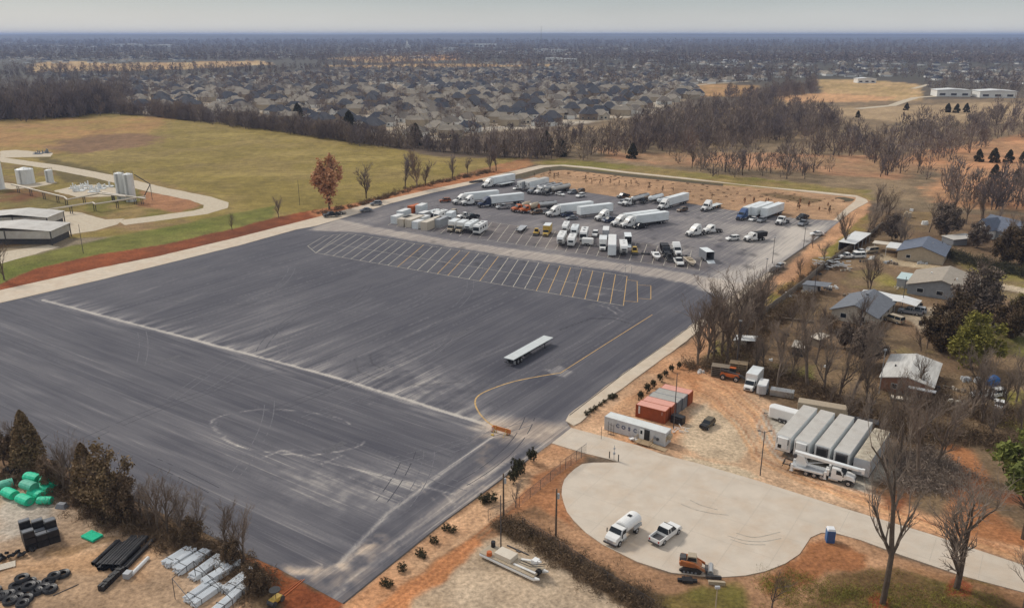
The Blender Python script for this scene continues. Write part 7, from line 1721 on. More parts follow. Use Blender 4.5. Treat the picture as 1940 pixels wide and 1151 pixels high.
for i, (px, py, L, W, H, lb) in enumerate(((240, 89, 170, 60, 16, 'longest white building in the distant town, left half'), (303, 90, 130, 60, 15, 'long white building continuing the row on the right'), (112, 90, 80, 40, 10, 'white hall in the far left of town'), (15, 83, 60, 30, 12, 'white hall at the far left horizon'),
        (175, 92, 60, 30, 8, 'low pale hall left of the long white building'), (190, 86, 90, 40, 10, 'grey hall behind the low pale one'), (90, 82, 200, 60, 20, 'grey wide hall beyond the left town'), (135, 92, 60, 30, 8, 'small pale hall in the left town'), (60, 89, 120, 30, 8, 'thin pale roof line at the left'),
        (885, 88, 130, 50, 14, 'grey blue hall left of the church'), (920, 89, 130, 60, 18, 'blue white block right of the centre'), (860, 95, 70, 40, 9, 'white low hall in the central town'), (950, 95, 110, 40, 9, 'tan low hall in the central town'), (1030, 97, 90, 40, 8, 'white shops row right of centre'), (1058, 98, 60, 30, 8, 'white roofed shop right of centre'),
        (1050, 117, 45, 22, 9, 'white house like hall near the pale field'), (1078, 118, 40, 20, 8, 'white gabled hall beside the larger one'), (795, 111, 70, 15, 5, 'long white roof by the pale field'), (680, 95, 60, 30, 8, 'white roof in the left of the central town'), (740, 98, 50, 30, 7, 'pale roof below the church tower'),
        (1140, 93, 60, 30, 7, 'pale roof far right of the central town'), (1240, 99, 40, 20, 7, 'white roof among the right suburbs'), (1360, 112, 36, 18, 6, 'small white roof beyond the meadow'), (1385, 118, 40, 20, 6, 'white roof above the orange clearing'), (1405, 150, 30, 14, 5, 'white low shed at the edge of the orange clearing'), (1640, 116, 44, 22, 7, 'white roof in the right suburbs'))):
    hall(px, py, L, W, H, 0, W_WHITEW if i not in (5, 6, 9, 12) else W_GREYW, R_WHITER if i not in (5, 6) else M_GREY, lb, 'building', 5, GF)
ch = empty('church', (*G(772, 91), 0)); tag(ch, 'distant white church with a tall slender steeple', 'church')
MB().box(-14, 14, -10, 10, 0, 12).build('wall', W_WHITEW, ch); MB().prism([(-15, 12), (15, 12), (0, 20)], -11, 11).build('roof', R_WHITER, ch); MB().box(-5, 5, -13, -5, 0, 26).tube((0, -9, 26), (0, -9, 46), 5, .2, 8).build('steeple', W_WHITEW, ch)
mt = empty('radio_mast', (110, 3250, 0)); tag(mt, 'thin radio mast on the horizon', 'mast'); q = MB().tube((0, 0, 0), (0, 0, 100), .8, .5, 5)
for k in range(8): q.tube((-.9, 0, k * 12), (.9, 0, k * 12 + 6), .2)
q.build('lattice', M_GREY, mt)

# ---- the subdivision ----
R_SG = roofm('warm_grey_shingle', (.155, .145, .135)); ROOFS = [R_TAUPER, R_BROWNR, R_NAVY, R_DARKR, R_TANR, R_SG]; RN = ['taupe', 'brown', 'dark navy', 'charcoal', 'pale taupe', 'grey']
WALLS = [W_TAN, W_WHITEW, W_WHITEW, W_BROWNW, W_CREAM, W_CREAM]
def mk_house(i, det):
    def f():
        rg = random.Random(i * 7 + 1); r = empty('suburban_house'); L, W = rg.uniform(14, 18), rg.uniform(10, 13); H = 3.5 if i % 3 else 5.2; s = 1 if i % 2 else -1
        w = MB().box(-L / 2, L / 2, -W / 2, W / 2, 0, H); wx = L * .28; gd = rg.uniform(4, 6)
        w.box(s * wx - 3.4, s * wx + 3.4, -W / 2 - gd, -W / 2, 0, H); w.box(-s * wx - 2.4, -s * wx + 2.4, -W / 2 - 2.2, -W / 2, 0, H - .003)
        gx = -s * wx; w.add([(gx - 2.4, -W / 2 - 2.2, H), (gx + 2.4, -W / 2 - 2.2, H), (gx, -W / 2 - 2.2, H + 2.6)], [(0, 1, 2)])
        w.build('wall', WALLS[i % 6], r)
        rf = MB(); hip(rf, -L / 2, L / 2, -W / 2, W / 2, H + .003, rg.uniform(4.4, 5.8)); hip(rf, s * wx - 3.4, s * wx + 3.4, -W / 2 - gd, 0, H + .006, 2.9)
        rf.add([(gx - 2.9, -W / 2 - 2.7, H), (gx + 2.9, -W / 2 - 2.7, H), (gx, -W / 2 - 2.7, H + 3.0), (gx - 2.9, 0, H), (gx + 2.9, 0, H), (gx, 0, H + 3.0)], [(0, 2, 5, 3), (1, 4, 5, 2)])
        hip(rf, -L * .2, L * .2, 0, W / 2 + 3, H + .009, 3.4)
        ro = rf.build('roof', ROOFS[i % 6], r)
        if det:
            MB().box(L * .15, L * .15 + .9, 1, 1.9, H + 1, H + 5.2).build('chimney', W_BROWNW, r)
            MB().box(s * wx - 2.3, s * wx + 2.3, -W / 2 - gd - .08, -W / 2 - gd - .01, 0, 2.3).build('garage_door', W_WHITEW, r)
            for x in (-L * .1, L * .08): win(r, x, -W / 2 - .03, 1, 1.2, 1.2, 'y')
            for x in (-L * .3, 0, L * .3): win(r, x, W / 2 + .03 if abs(x) > 1 else W / 2 + .03, 1, 1.4, 1.2, 'y')
            win(r, gx, -W / 2 - 2.23, 1, 1.6, 1.4, 'y'); win(r, L / 2 + .03, 0, 1, 1.2, 1.2, 'x'); win(r, -L / 2 - .03, 1, 1, 1.2, 1.2, 'x')
        return r
    return f
SUB = GP([(195, 212), (190, 150), (520, 142), (700, 130), (1000, 134), (1250, 142), (1330, 172), (1330, 186), (1240, 214), (1060, 238), (905, 250), (855, 264), (760, 262), (620, 244), (430, 218)])
cand = []; rg = random.Random(99); sa3 = rad(-8)
bx = [p[0] for p in SUB]; by = [p[1] for p in SUB]
for iy in range(-10, 60):
    for ix in range(-60, 60):
        row = iy // 2; x_ = ix * 25.0 + (row % 3) * 8 + rg.uniform(-2.5, 2.5); y_ = 560 + iy * 31.0 + (12 if iy % 2 else 0) + rg.uniform(-2, 2)
        y_ += 14 * math.sin(x_ / 90.0 + row); x = x_ * math.cos(sa3) - (y_ - 560) * math.sin(sa3); y = 560 + x_ * math.sin(sa3) + (y_ - 560) * math.cos(sa3)
        if rg.random() < .94: cand.append((x, y, iy % 2))
cx_ = np.array([c[0] for c in cand]); cy_ = np.array([c[1] for c in cand]); ok = sdist(cx_, cy_, SUB) > 3
cand = [c for c, k in zip(cand, ok) if k]; cand.sort(key=lambda c: c[1])
print('suburb houses', len(cand))
extra = []
def far_mesh(name, protos, items, label, cat=None):
    """many copies of small prototype meshes merged into one object (uncountable distance)"""
    V_, F_, M_ = [], [], []; off = 0
    for p, x, y, rz, s in items:
        pv, pf, pm = protos[p]; c, s_ = math.cos(rz) * s, math.sin(rz) * s
        q = np.empty_like(pv); q[:, 0] = pv[:, 0] * c - pv[:, 1] * s_ + x; q[:, 1] = pv[:, 0] * s_ + pv[:, 1] * c + y; q[:, 2] = pv[:, 2] * s
        V_.append(q); F_.append(pf + off); M_.append(pm); off += len(pv)
    return np.concatenate(V_), np.concatenate(F_), np.concatenate(M_)
for i, (x, y, fl) in enumerate(cand[:300]):
    k = (i * 7 + (i // 5)) % 12; det = y < 760
    if i < 6: pass
    ppx, ppy = PJ(x, y)
    zone = ('along the field edge' if y < 640 else 'in the middle streets' if y < 820 else 'in the far streets'); side = 'left part' if ppx < 480 else 'centre left' if ppx < 720 else 'centre' if ppx < 960 else 'right part'
    st = 'low' if k % 3 else 'tall'
    inst('hs%d_%d' % (k, det), mk_house(k, det), (x, y, 0), sa3 + (math.pi if fl else 0) + rg.uniform(-.12, .12) + (math.pi / 2 if (i % 5 == 0) else 0), '%s %s roofed house %s, %s' % (st, RN[k % 6], zone, side), 'house', 'houses of the subdivision')
def simple_house(i):
    rg = random.Random(i); L, W, H = rg.uniform(14, 19), rg.uniform(11, 14), 3.2; mb = MB().box(-L / 2, L / 2, -W / 2, W / 2, 0, H); mb.mi(1); hip(mb, -L / 2, L / 2, -W / 2, W / 2, H, 4.8, .3); hip(mb, 1, 7, -W / 2 - 4, 0, H, 3)
    F = []; Mi = []
    for f, m_ in zip(mb.f, mb.m):
        for j in range(1, len(f) - 1): F.append((f[0], f[j], f[j + 1])); Mi.append(m_ if m_ == 0 else 1 + i % 5)
        if m_ == 0: Mi[-1] = 0
    return np.array(mb.v), np.array(F), np.array(Mi)
PH = [simple_house(i) for i in range(10)]
it = [(rg.randrange(10), x, y, rg.uniform(0, .3) + (0 if rg.random() < .6 else 1.57), 1.0) for x, y, _ in cand[300:]]
def scatter(px_poly, n, seed, jitter=None):
    """points spread over a ground region, denser near the viewer"""
    poly = px_poly; xs = [p[0] for p in poly]; ys_ = [p[1] for p in poly]; rg = random.Random(seed); out = []; tries = 0
    P_ = np.array(poly, float)
    while len(out) < n and tries < n * 30:
        tries += 1; x, y = rg.uniform(min(xs), max(xs)), rg.uniform(min(ys_), max(ys_))
        ins = False
        for (x0, y0), (x1, y1) in zip(poly, poly[1:] + poly[:1]):
            if (y0 > y) != (y1 > y) and x < (x1 - x0) * (y - y0) / (y1 - y0) + x0: ins = not ins
        if ins: out.append(G(x, y))
    return out
for poly, n, sd in (([(1330, 118), (1960, 112), (2200, 130), (2200, 165), (1940, 166), (1740, 150), (1560, 146), (1450, 150), (1340, 142)], 210, 1), ([(1200, 100), (1960, 96), (1960, 114), (1330, 120), (1150, 118)], 170, 2), ([(-100, 106), (200, 108), (420, 112), (200, 122), (-100, 124)], 60, 3), ([(-100, 96), (600, 98), (600, 110), (-100, 106)], 90, 4), ([(600, 92), (1200, 92), (1250, 105), (700, 104)], 110, 5), ([(900, 120), (1260, 122), (1300, 135), (1000, 132)], 40, 7), ([(1270, 140), (1460, 140), (1440, 158), (1300, 160)], 26, 8), ([(60, 140), (200, 140), (200, 165), (120, 165)], 8, 9)):
    it += [(rg.randrange(10), x, y, rg.uniform(0, 3), 1.0) for x, y in scatter(poly, n, sd)]
V_, F_, Mi_ = far_mesh('x', PH, it, '')
me = np_mesh('distant_houses', V_, F_, [W_WHITEW, R_TAUPER, R_DARKR, R_SG, R_BROWNR, R_NAVY], Mi_); tag(link('distant_houses', me), 'hazy far suburb of small hip roofed houses among trees', 'houses', kind='stuff')
# streets between the houses
M_ST = mat('street', A(178, 168, 154), .9, .1, .3)
for row in range(0, 8):
    pts = []
    for k in range(-30, 40):
        x_ = k * 14.0; y_ = 560 + (row * 2 + .7) * 31 + 24 + 14 * math.sin(x_ / 90.0 + row); x = x_ * math.cos(sa3) - (y_ - 560) * math.sin(sa3); y = 560 + x_ * math.sin(sa3) + (y_ - 560) * math.cos(sa3)
        if sdist(np.array([x]), np.array([y]), SUB)[0] > 5: pts.append((x, y))
    if len(pts) > 3 and row % 2 == 0: ribbon('street', pts, 8, .06, M_ST)
ribbon('street', smooth_line(GP([(800, 262), (850, 255), (900, 246), (960, 240), (1060, 236)])), 8, .07, M_ST)
# more odds and ends in the yards
rg = random.Random(88)
for i, (px, py) in enumerate(((1590, 500), (1600, 512), (1632, 495), (1650, 490), (1665, 486), (1680, 498), (1530, 556), (1566, 548), (1580, 545), (1606, 560), (1690, 560), (1702, 545), (1650, 612), (1640, 620), (1690, 500), (1748, 500), (1770, 495), (1545, 520), (1500, 560), (1820, 740), (1830, 720), (1800, 735), (1770, 740), (1755, 750), (1640, 585))):
    q = MB(); s = rg.uniform(.5, 1.1)
    for k in range(6): a, b = rg.uniform(-1.6, 1.6), rg.uniform(-1.2, 1.2); q.box(a - s * .4, a + s * .5, b - s * .3, b + s * .3, 0, s * rg.uniform(.3, 1.1), .08, .05)
    q.tube((-1.5, 0, .1), (1.5, rg.uniform(-1, 1), .5), .05, .05, 4)
    prop(q, 'junk_pile', (M_LGREY, M_CREAM, M_DSTEEL, M_WHITE, M_OLDWOOD)[i % 5], px, py, rg.uniform(0, 180), '%s junk pile in the back yards' % ('grey', 'cream', 'dark', 'white', 'wooden')[i % 5], 'junk pile', 'junk piles in the back yards')
# ================= vegetation =================
def barkm(name, c): return mat(name, c, .95, .25, 2.0)
M_BARK = barkm('grey_bark', A(122, 106, 92)); M_TWIG = barkm('brown_twigs', A(144, 128, 114)); M_BARKD = barkm('dark_bark', A(96, 82, 70)); M_TWIGP = barkm('pale_twigs', A(164, 142, 122)); M_PURP = barkm('far_twigs', A(130, 118, 116)); M_PURP2 = barkm('far_twigs_warm', A(136, 120, 110))
def leafm(name, c, c2):
    m = mat(name, c, .9, .35, .9, dirt=c2, dirt_amt=.8); return m
L_CEDAR = leafm('cedar_foliage', A(134, 112, 80), A(118, 94, 70)); L_GREEN = leafm('green_foliage', A(138, 130, 56), A(102, 98, 46)); L_DARK = leafm('dark_evergreen', A(66, 64, 44), A(86, 76, 52)); L_RUST = leafm('rust_leaves', A(214, 158, 116), A(178, 134, 104)); L_BRUSH = leafm('brown_brush', A(122, 100, 76), A(88, 74, 58)); L_SHRUB = leafm('shrub_leaves', A(70, 66, 40), A(44, 44, 28))
L_PINE = leafm('pine_needles', A(120, 124, 58), A(88, 98, 46)); L_GREY = leafm('grey_crown', A(128, 112, 98), A(98, 86, 76))
def branches(seed, H, lean=.1, fork=.3, lev=4, kids=5, spread=.75, r0=None, up=.25, ratio=.62, first=.3):
    """skeleton of a leafless tree: list of (p0, p1, r0, r1, level)"""
    rg = random.Random(seed); segs = []; r0 = r0 or H * .018
    def grow(p, d, L, r, lv):
        n = 4 if lv < 2 else 3 if lv < lev - 1 else 2; step = L / n; pts = [p]
        for i in range(n):
            d2 = (d + Vector((rg.uniform(-1, 1), rg.uniform(-1, 1), rg.uniform(-.3, .8))) * (.10 if lv == 0 else .22)).normalized(); q = p + d2 * step
            r1 = r * (1 - .5 * (i + 1) / n) if lv else r * (1 - .35 * (i + 1) / n); segs.append((p, q, r * (1 - .5 * i / n) if lv else r * (1 - .35 * i / n), r1, lv)); p = q; d = d2; pts.append((p, r1))
            if lv < lev and (lv > 0 or (i + 1) / n >= first):
                k = max(1, round(kids * (1.0 / n))) + (1 if rg.random() < .5 else 0)
                for _ in range(k):
                    a = rg.uniform(0, 2 * math.pi); u = d.orthogonal().normalized(); w = d.cross(u); s = spread * rg.uniform(.6, 1.15)
                    nd = (d * math.cos(s) + (u * math.cos(a) + w * math.sin(a)) * math.sin(s) + Vector((0, 0, up))).normalized()
                    grow(p, nd, L * ratio * rg.uniform(.7, 1.1), max(r1 * .7, .001 * H), lv + 1)
    grow(Vector((0, 0, -.1)), Vector((rg.uniform(-lean, lean), rg.uniform(-lean, lean), 1)).normalized(), H * .52, r0, 0)
    zm = max(s[1].z for s in segs); k = H / zm
    return [(a * k, b * k, c, d, l) for a, b, c, d, l in segs]
def tubes(segs, sides, rmin=0.0):
    n = len(segs); P0 = np.array([tuple(s[0]) for s in segs]); P1 = np.array([tuple(s[1]) for s in segs]); R0 = np.maximum(np.array([s[2] for s in segs]), rmin); R1 = np.maximum(np.array([s[3] for s in segs]), rmin)
    D = P1 - P0; D /= np.linalg.norm(D, axis=1)[:, None] + 1e-9; ref = np.where(np.abs(D[:, 2:3]) > .9, np.array([[1., 0, 0]]), np.array([[0, 0, 1.]])); Uu = np.cross(D, ref); Uu /= np.linalg.norm(Uu, axis=1)[:, None]; W = np.cross(D, Uu)
    a = np.arange(sides) * 2 * np.pi / sides; ring = Uu[:, None, :] * np.cos(a)[None, :, None] + W[:, None, :] * np.sin(a)[None, :, None]
    V_ = np.concatenate([P0[:, None, :] + ring * R0[:, None, None], P1[:, None, :] + ring * R1[:, None, None]], 1).reshape(-1, 3)
    b = (np.arange(n) * sides * 2)[:, None]; i = np.arange(sides)[None, :]; j = (i + 1) % sides
    F_ = np.stack([b + i, b + j, b + j + sides, b + i + sides], 2).reshape(-1, 4); return V_, F_
def mk_bare(seed, H, rmin, lev=4, kids=5, bark=None, twig=None, **kw):
    def f():
        s = branches(seed, H, lev=lev, kids=kids, **kw); r = empty('bare_tree')
        a = [q for q in s if q[4] <= 1]; b = [q for q in s if q[4] > 1]
        v, fc = tubes(a, 6, rmin * 1.3); link('trunk', np_mesh('trunk', v, fc, bark or M_BARK, smooth=True), r); v, fc = tubes(b, 3, rmin); link('crown', np_mesh('crown', v, fc, twig or M_TWIG), r); return r
    return f
def leaf_cloud(seed, n, fn, size, flat=.3):
    """n small leaf-sized triangles/quads; fn(rng) gives centres; clumped"""
    g = np.random.default_rng(seed); c = fn(g, n); s = size * g.uniform(.5, 1.3, (n, 1)); a = g.normal(size=(n, 3)); a /= np.linalg.norm(a, axis=1)[:, None]; b = g.normal(size=(n, 3)); b -= a * (a * b).sum(1)[:, None]; b /= np.linalg.norm(b, axis=1)[:, None]
    v = np.stack([c - a * s, c + b * s * .55, c + a * s, c - b * s * .55], 1).reshape(-1, 3); f = (np.arange(n) * 4)[:, None] + np.arange(4)[None, :]; return v, f
def cone_pts(H, R, base=.05, lob=7, seed=0):
    def fn(g, n):
        k = 60; cl_t = g.uniform(0, 1, k) ** .8; cl_a = g.uniform(0, 2 * np.pi, k); i = g.integers(0, k, n); t = np.clip(cl_t[i] + g.normal(0, .05, n), 0, 1); rr = R * (1 - t) ** .55 * (.55 + .45 * np.sin(cl_a[i] * 3 + cl_t[i] * 9) ** 2) * g.uniform(.35, 1.0, n) ** .5
        a = cl_a[i] + g.normal(0, .35, n); z = H * (base + (1 - base) * t); return np.stack([rr * np.cos(a), rr * np.sin(a), z], 1)
    return fn
def blob_pts(H, R, base=.2, k=44, hard=.24):
    def fn(g, n):
        u = g.normal(size=(k, 3)); u /= np.linalg.norm(u, axis=1)[:, None]; u *= g.uniform(.3, 1.0, (k, 1)); i = g.integers(0, k, n); p = u[i] + g.normal(0, hard * .45, (n, 3)); h = H * (1 - base) / 2
        return np.stack([p[:, 0] * R, p[:, 1] * R, np.maximum(.1, H * base + h + p[:, 2] * h)], 1)
    return fn
def mk_leafy(seed, H, R, n, size, leaf, kind='cone', name='evergreen_tree', trunk=True, base=.08):
    def f():
        r = empty(name); rg = random.Random(seed)
        v, fc = leaf_cloud(seed, n, cone_pts(H, R, base) if kind == 'cone' else blob_pts(H, R, base), size)
        if trunk:
            s = branches(seed, H * .92, lev=2, kids=6, r0=H * .02, up=.1, first=.2); tv, tf = tubes(s, 5, .03); link('trunk', np_mesh('trunk', tv, tf, M_BARKD), r)
        link('crown' if trunk else 'foliage', np_mesh('crown', v, fc, leaf), r); return r
    return f
def tree(key, fn, px, py, H0, pytop, label, cat='tree', group=None, seed=0, sc=None):
    """base at pixel px,py; scaled so its top reaches pixel row pytop in height"""
    x, y = G(px, py); s = sc or max(.25, height_at(x, y, pytop) / H0); o = inst(key, fn, (x, y, 0), random.Random(px * 31 + py).uniform(0, 6.28), label, cat, group, s); return o
BT = {'solo': (mk_bare(150, 24, .014, 4, 4, bark=M_BARKD, spread=.5, up=.5, first=.5, lean=.08, r0=.34, ratio=.56), 24), 'fork': (mk_bare(163, 15, .014, 4, 4, bark=M_BARKD, spread=.72, up=.2, first=.25, lean=.1, r0=.32, ratio=.64), 15)}
for i in range(5): BT['near%d' % i] = (mk_bare(100 + i, 20, .012, 4 if i < 2 else 5, 4, spread=.6, up=.32, first=.45 if i % 2 else .25, lean=.15), 20)
for i in range(6): BT['mid%d' % i] = (mk_bare(200 + i, 14, .014, 4, 4, twig=M_TWIG if i % 2 else M_BARK, spread=.6, up=.3, first=.25), 14)
for i in range(5): BT['back%d' % i] = (mk_bare(300 + i, 14, .035, 4, 4, bark=M_BARKD, twig=M_PURP if i % 2 else M_PURP2, spread=.6, up=.3, first=.2), 14)
BT['pale'] = (mk_bare(400, 16, .035, 4, 5, bark=M_TWIGP, twig=M_TWIGP, spread=.55, up=.3, first=.2), 16)
def bare(k, px, py, top, label, group=None): return tree('bt_' + k, BT[k][0], px, py, BT[k][1], top, label, 'tree', group)
bare('solo', 1672, 1142, 742, 'tallest bare tree at the bottom right with red leaves at its foot'); bare('fork', 1812, 1114, 850, 'spreading bare tree right of the tallest one, crossing the driveway')
bare('near2', 1860, 800, 650, 'thick forked bare tree beside the white cars'); bare('mid0', 1840, 790, 640, 'slimmer bare tree just left of the thick forked one')
bare('near3', 1530, 735, 545, 'big bare oak behind the grey horse trailer'); bare('near4', 1472, 735, 610, 'bare tree behind the white box truck')
bare('near3', 1740, 905, 700, 'bare tree standing behind the rightmost long trailer'); bare('mid1', 1775, 880, 735, 'slim bare tree in the litter right of the long trailers'); bare('mid2', 1705, 860, 720, 'bare tree close to the end of the long trailers')
bare('mid3', 1940, 1150, 1010, 'bare tree at the lower right picture corner'); bare('mid4', 1462, 1150, 1065, 'small bare sapling on the bottom edge right of the buckets')
for i, (px, py, tp) in enumerate(((1322, 690, 560), (1338, 686, 545), (1352, 680, 530), (1368, 672, 520), (1384, 664, 505), (1398, 656, 500), (1412, 648, 510), (1430, 640, 515), (1376, 690, 560), (1396, 684, 550), (1418, 628, 500), (1442, 618, 520), (1345, 650, 560), (1440, 590, 495))):
    bare('mid%d' % (i % 6), px, py, tp, 'bare tree in the dense clump beside the concrete strip', 'bare trees of the clump by the strip')
GY2 = 'bare trees in the back yards'
for i, (px, py, tp) in enumerate(((1432, 700, 610), (1448, 696, 630), (1500, 720, 640), (1560, 740, 620), (1590, 750, 630), (1618, 745, 600), (1640, 760, 670), (1545, 690, 600), (1626, 632, 545), (1500, 620, 560), (1540, 606, 560), (1560, 624, 570), (1648, 548, 470), (1645, 546, 480),
        (1612, 660, 580), (1575, 655, 590), (1745, 665, 610), (1756, 660, 610), (1855, 545, 480), (1700, 470, 400), (1708, 452, 392), (1712, 470, 410), (1760, 440, 370), (1780, 430, 360), (1800, 420, 350), (1830, 425, 360), (1860, 430, 365), (1885, 440, 380), (1680, 420, 350), (1660, 400, 340), (1900, 470, 400), (1920, 480, 410), (1940, 470, 395),
        (1690, 780, 690), (1650, 790, 700), (1720, 800, 720), (1760, 810, 730), (1800, 830, 750), (1900, 790, 690), (1925, 760, 650), (1935, 830, 720), (1880, 830, 750), (1735, 745, 660), (1600, 800, 720), (1570, 775, 715), (1628, 812, 740), (1660, 830, 750))):
    k = ('near%d' % (2 + i % 3)) if i % 5 == 0 else 'mid%d' % (i % 6)
    bare(k, px, py, tp, 'leafless tree in the back yards %s' % ('left of the houses' if px < 1650 and py > 600 else 'between the far houses' if py < 560 else 'by the brick house'), GY2)
# trees on the slope and along the strip
for i, (px, py, tp) in enumerate(((1600, 470, 395), (1560, 500, 450), (1515, 530, 480), (1655, 440, 380), (1640, 452, 390), (1595, 440, 395), (1670, 410, 360), (1540, 470, 440))):
    bare('mid%d' % (i % 6), px, py, tp, 'thin bare tree on the grassy slope right of the lot', 'thin trees on the slope')
# left foreground brush line
GL2 = 'bare trees between storage yard and lot'
for i, (px, py, tp) in enumerate(((120, 930, 820), (135, 935, 830), (268, 985, 900), (300, 1005, 880), (318, 1008, 885), (345, 1015, 920), (285, 1000, 915), (372, 1020, 930), (428, 1045, 940), (462, 1065, 950), (445, 1050, 960), (30, 870, 790), (8, 880, 800), (200, 960, 850))):
    bare('mid%d' % (i % 6), px, py, tp, 'thin leafless tree in the lower left brush line', GL2)
def ev(key, fn, H0, px, py, tp, label, cat='tree', group=None): return tree(key, fn, px, py, H0, tp, label, cat, group)
CED = mk_leafy(11, 11, 3.4, 9000, .26, L_CEDAR); CED2 = mk_leafy(12, 11, 3.8, 9000, .26, L_CEDAR, 'blob', base=.05); CED3 = mk_leafy(13, 9, 3.2, 7000, .24, L_BRUSH, 'blob', 'evergreen_tree', True, .02)
ev('ced', CED, 11, 58, 885, 778, 'tall pointed brown green cedar at the left edge', group=None); ev('ced2', CED2, 11, 205, 975, 848, 'broad rounded cedar behind the green rolls'); ev('ced', CED, 11, 172, 950, 840, 'narrow cedar top left of the broad rounded one')
ev('ced3', CED3, 9, 20, 880, 820, 'brown bushy tree at the far left edge'); ev('ced3', CED3, 9, 100, 925, 865, 'brown bushy tree between the two cedars'); ev('ced3', CED3, 9, 235, 985, 900, 'brown bushy tree at the right foot of the broad cedar')
ev('ced3', CED3, 9, 485, 1120, 1062, 'dark bush at the right end of the white pipe bundles'); ev('ced3', CED3, 9, 365, 1030, 975, 'dark leafy bush among the thin trees above the pipes'); ev('ced3', CED3, 9, 440, 1070, 1020, 'bush behind the middle white bundles')
GRN = mk_leafy(21, 11, 5.0, 12000, .3, L_GREEN, 'blob', 'broadleaf_tree', True, .12)
ev('grn', GRN, 11, 1838, 700, 598, 'rounded olive green tree above the brick house'); ev('pinea', mk_leafy(22, 14, 4.6, 8000, .36, L_PINE, 'blob', 'pine_tree', True, .3), 14, 1938, 1020, 828, 'bright green pine at the right picture edge'); ev('pinea', None, 14, 1962, 930, 800, 'second green pine at the right picture edge above the bright one')
CRN = mk_leafy(23, 12, 4.8, 11000, .3, L_GREY, 'blob', 'dense_tree', True, .08); DKR = mk_leafy(24, 11, 4.4, 11000, .28, leafm('reddish_evergreen', A(100, 80, 56), A(78, 68, 48)), 'blob', 'evergreen_tree', True, .06)
ev('crn', CRN, 12, 1852, 610, 505, 'large dense grey brown crown right of the tan roofed house'); ev('dkr', DKR, 11, 1800, 640, 548, 'dark reddish evergreen in front of the tan roofed house'); ev('dkr', DKR, 11, 1780, 665, 580, 'dark evergreen left of the olive tree'); ev('crn', CRN, 12, 1640, 690, 610, 'dense dark crown in front of the grey shingled house'); ev('crn', CRN, 12, 1600, 660, 610, 'smaller dense crown left of the grey shingled house')
ev('dkr', DKR, 11, 1915, 640, 555, 'dark tree with bare stem by the road at the right edge'); ev('grn', GRN, 11, 1945, 620, 545, 'green tree at the right edge behind the road'); ev('dkr', DKR, 11, 1905, 500, 425, 'dark evergreen below the blue gabled house'); ev('crn', CRN, 12, 1790, 450, 385, 'grey crown right of the blue roofed house'); ev('crn', CRN, 12, 1850, 470, 420, 'grey crown beside the collapsed barn'); ev('dkr', DKR, 11, 1935, 500, 420, 'dark evergreen at the right edge behind the lawn'); ev('crn', CRN, 12, 1690, 455, 405, 'grey crown behind the open shed')
RST = mk_leafy(25, 12, 3.6, 3600, .36, L_RUST, 'blob', 'rust_leaved_tree', True, .14); ev('rst', RST, 12, 624, 396, 290, 'rust leaved tree standing alone by the perimeter strip')
for i, (px, py, tp, k, lb) in enumerate(((694, 376, 305, 'back0', 'thin bare tree right of the rust leaved tree'), (768, 356, 288, 'back1', 'dark bare tree left of the pale one at the field edge'), (790, 354, 278, 'pale', 'pale barked bare tree at the field edge'), (806, 352, 300, 'back2', 'bare tree right of the pale barked one'), (858, 340, 290, 'back3', 'slim bare tree alone at the field edge'), (886, 330, 294, 'back4', 'rounded bare tree at the field edge'),
        (928, 325, 270, 'back0', 'left one of two bare trees before the corner of the lot'), (940, 324, 268, 'back1', 'right one of two bare trees before the corner of the lot'), (528, 412, 368, 'mid5', 'small bare bush tree on the berm left of the rust leaved tree'), (440, 436, 400, 'mid4', 'little bare tree at the end of the green strip'), (8, 530, 445, 'mid2', 'bare tree at the left edge on the red soil'))):
    bare(k, px, py, tp, lb)
# cedars on the right meadow
GC2 = 'dark cedars on the right meadow'
CF = mk_leafy(31, 6, 2.9, 1800, .38, L_DARK, 'cone', 'cedar_tree', False, .02)
for px, py, tp in ((1853, 306, 283), (1882, 308, 281), (1911, 308, 284), (1938, 308, 286), (1884, 337, 312), (1926, 347, 320), (1960, 320, 290), (1717, 209, 195), (1795, 213, 196), (1812, 214, 197), (1830, 213, 196), (1625, 223, 210), (1980, 340, 310)):
    tree('cf', CF, px, py, 6, tp, 'dark conical cedar %s' % ('in the row before the orange field' if px > 1840 and py < 312 else 'standing alone on the orange field' if px > 1840 else 'on the far dry meadow'), 'tree', GC2)
for px, py, tp, lb in ((810, 279, 257, 'small dark conical cedar at the field corner'), (788, 275, 235, 'tall dark pine at the field corner'), (663, 258, 212, 'dark evergreen at the hedge before the subdivision'), (1035, 292, 250, 'dark evergreen in the tree belt behind the lot'), (1198, 300, 272, 'dark cedar right of the tree belt'), (1062, 296, 262, 'second dark evergreen in the tree belt'), (565, 226, 196, 'brown evergreen in the hedge')):
    tree('cf', CF, px, py, 6, tp, lb, 'tree', None)
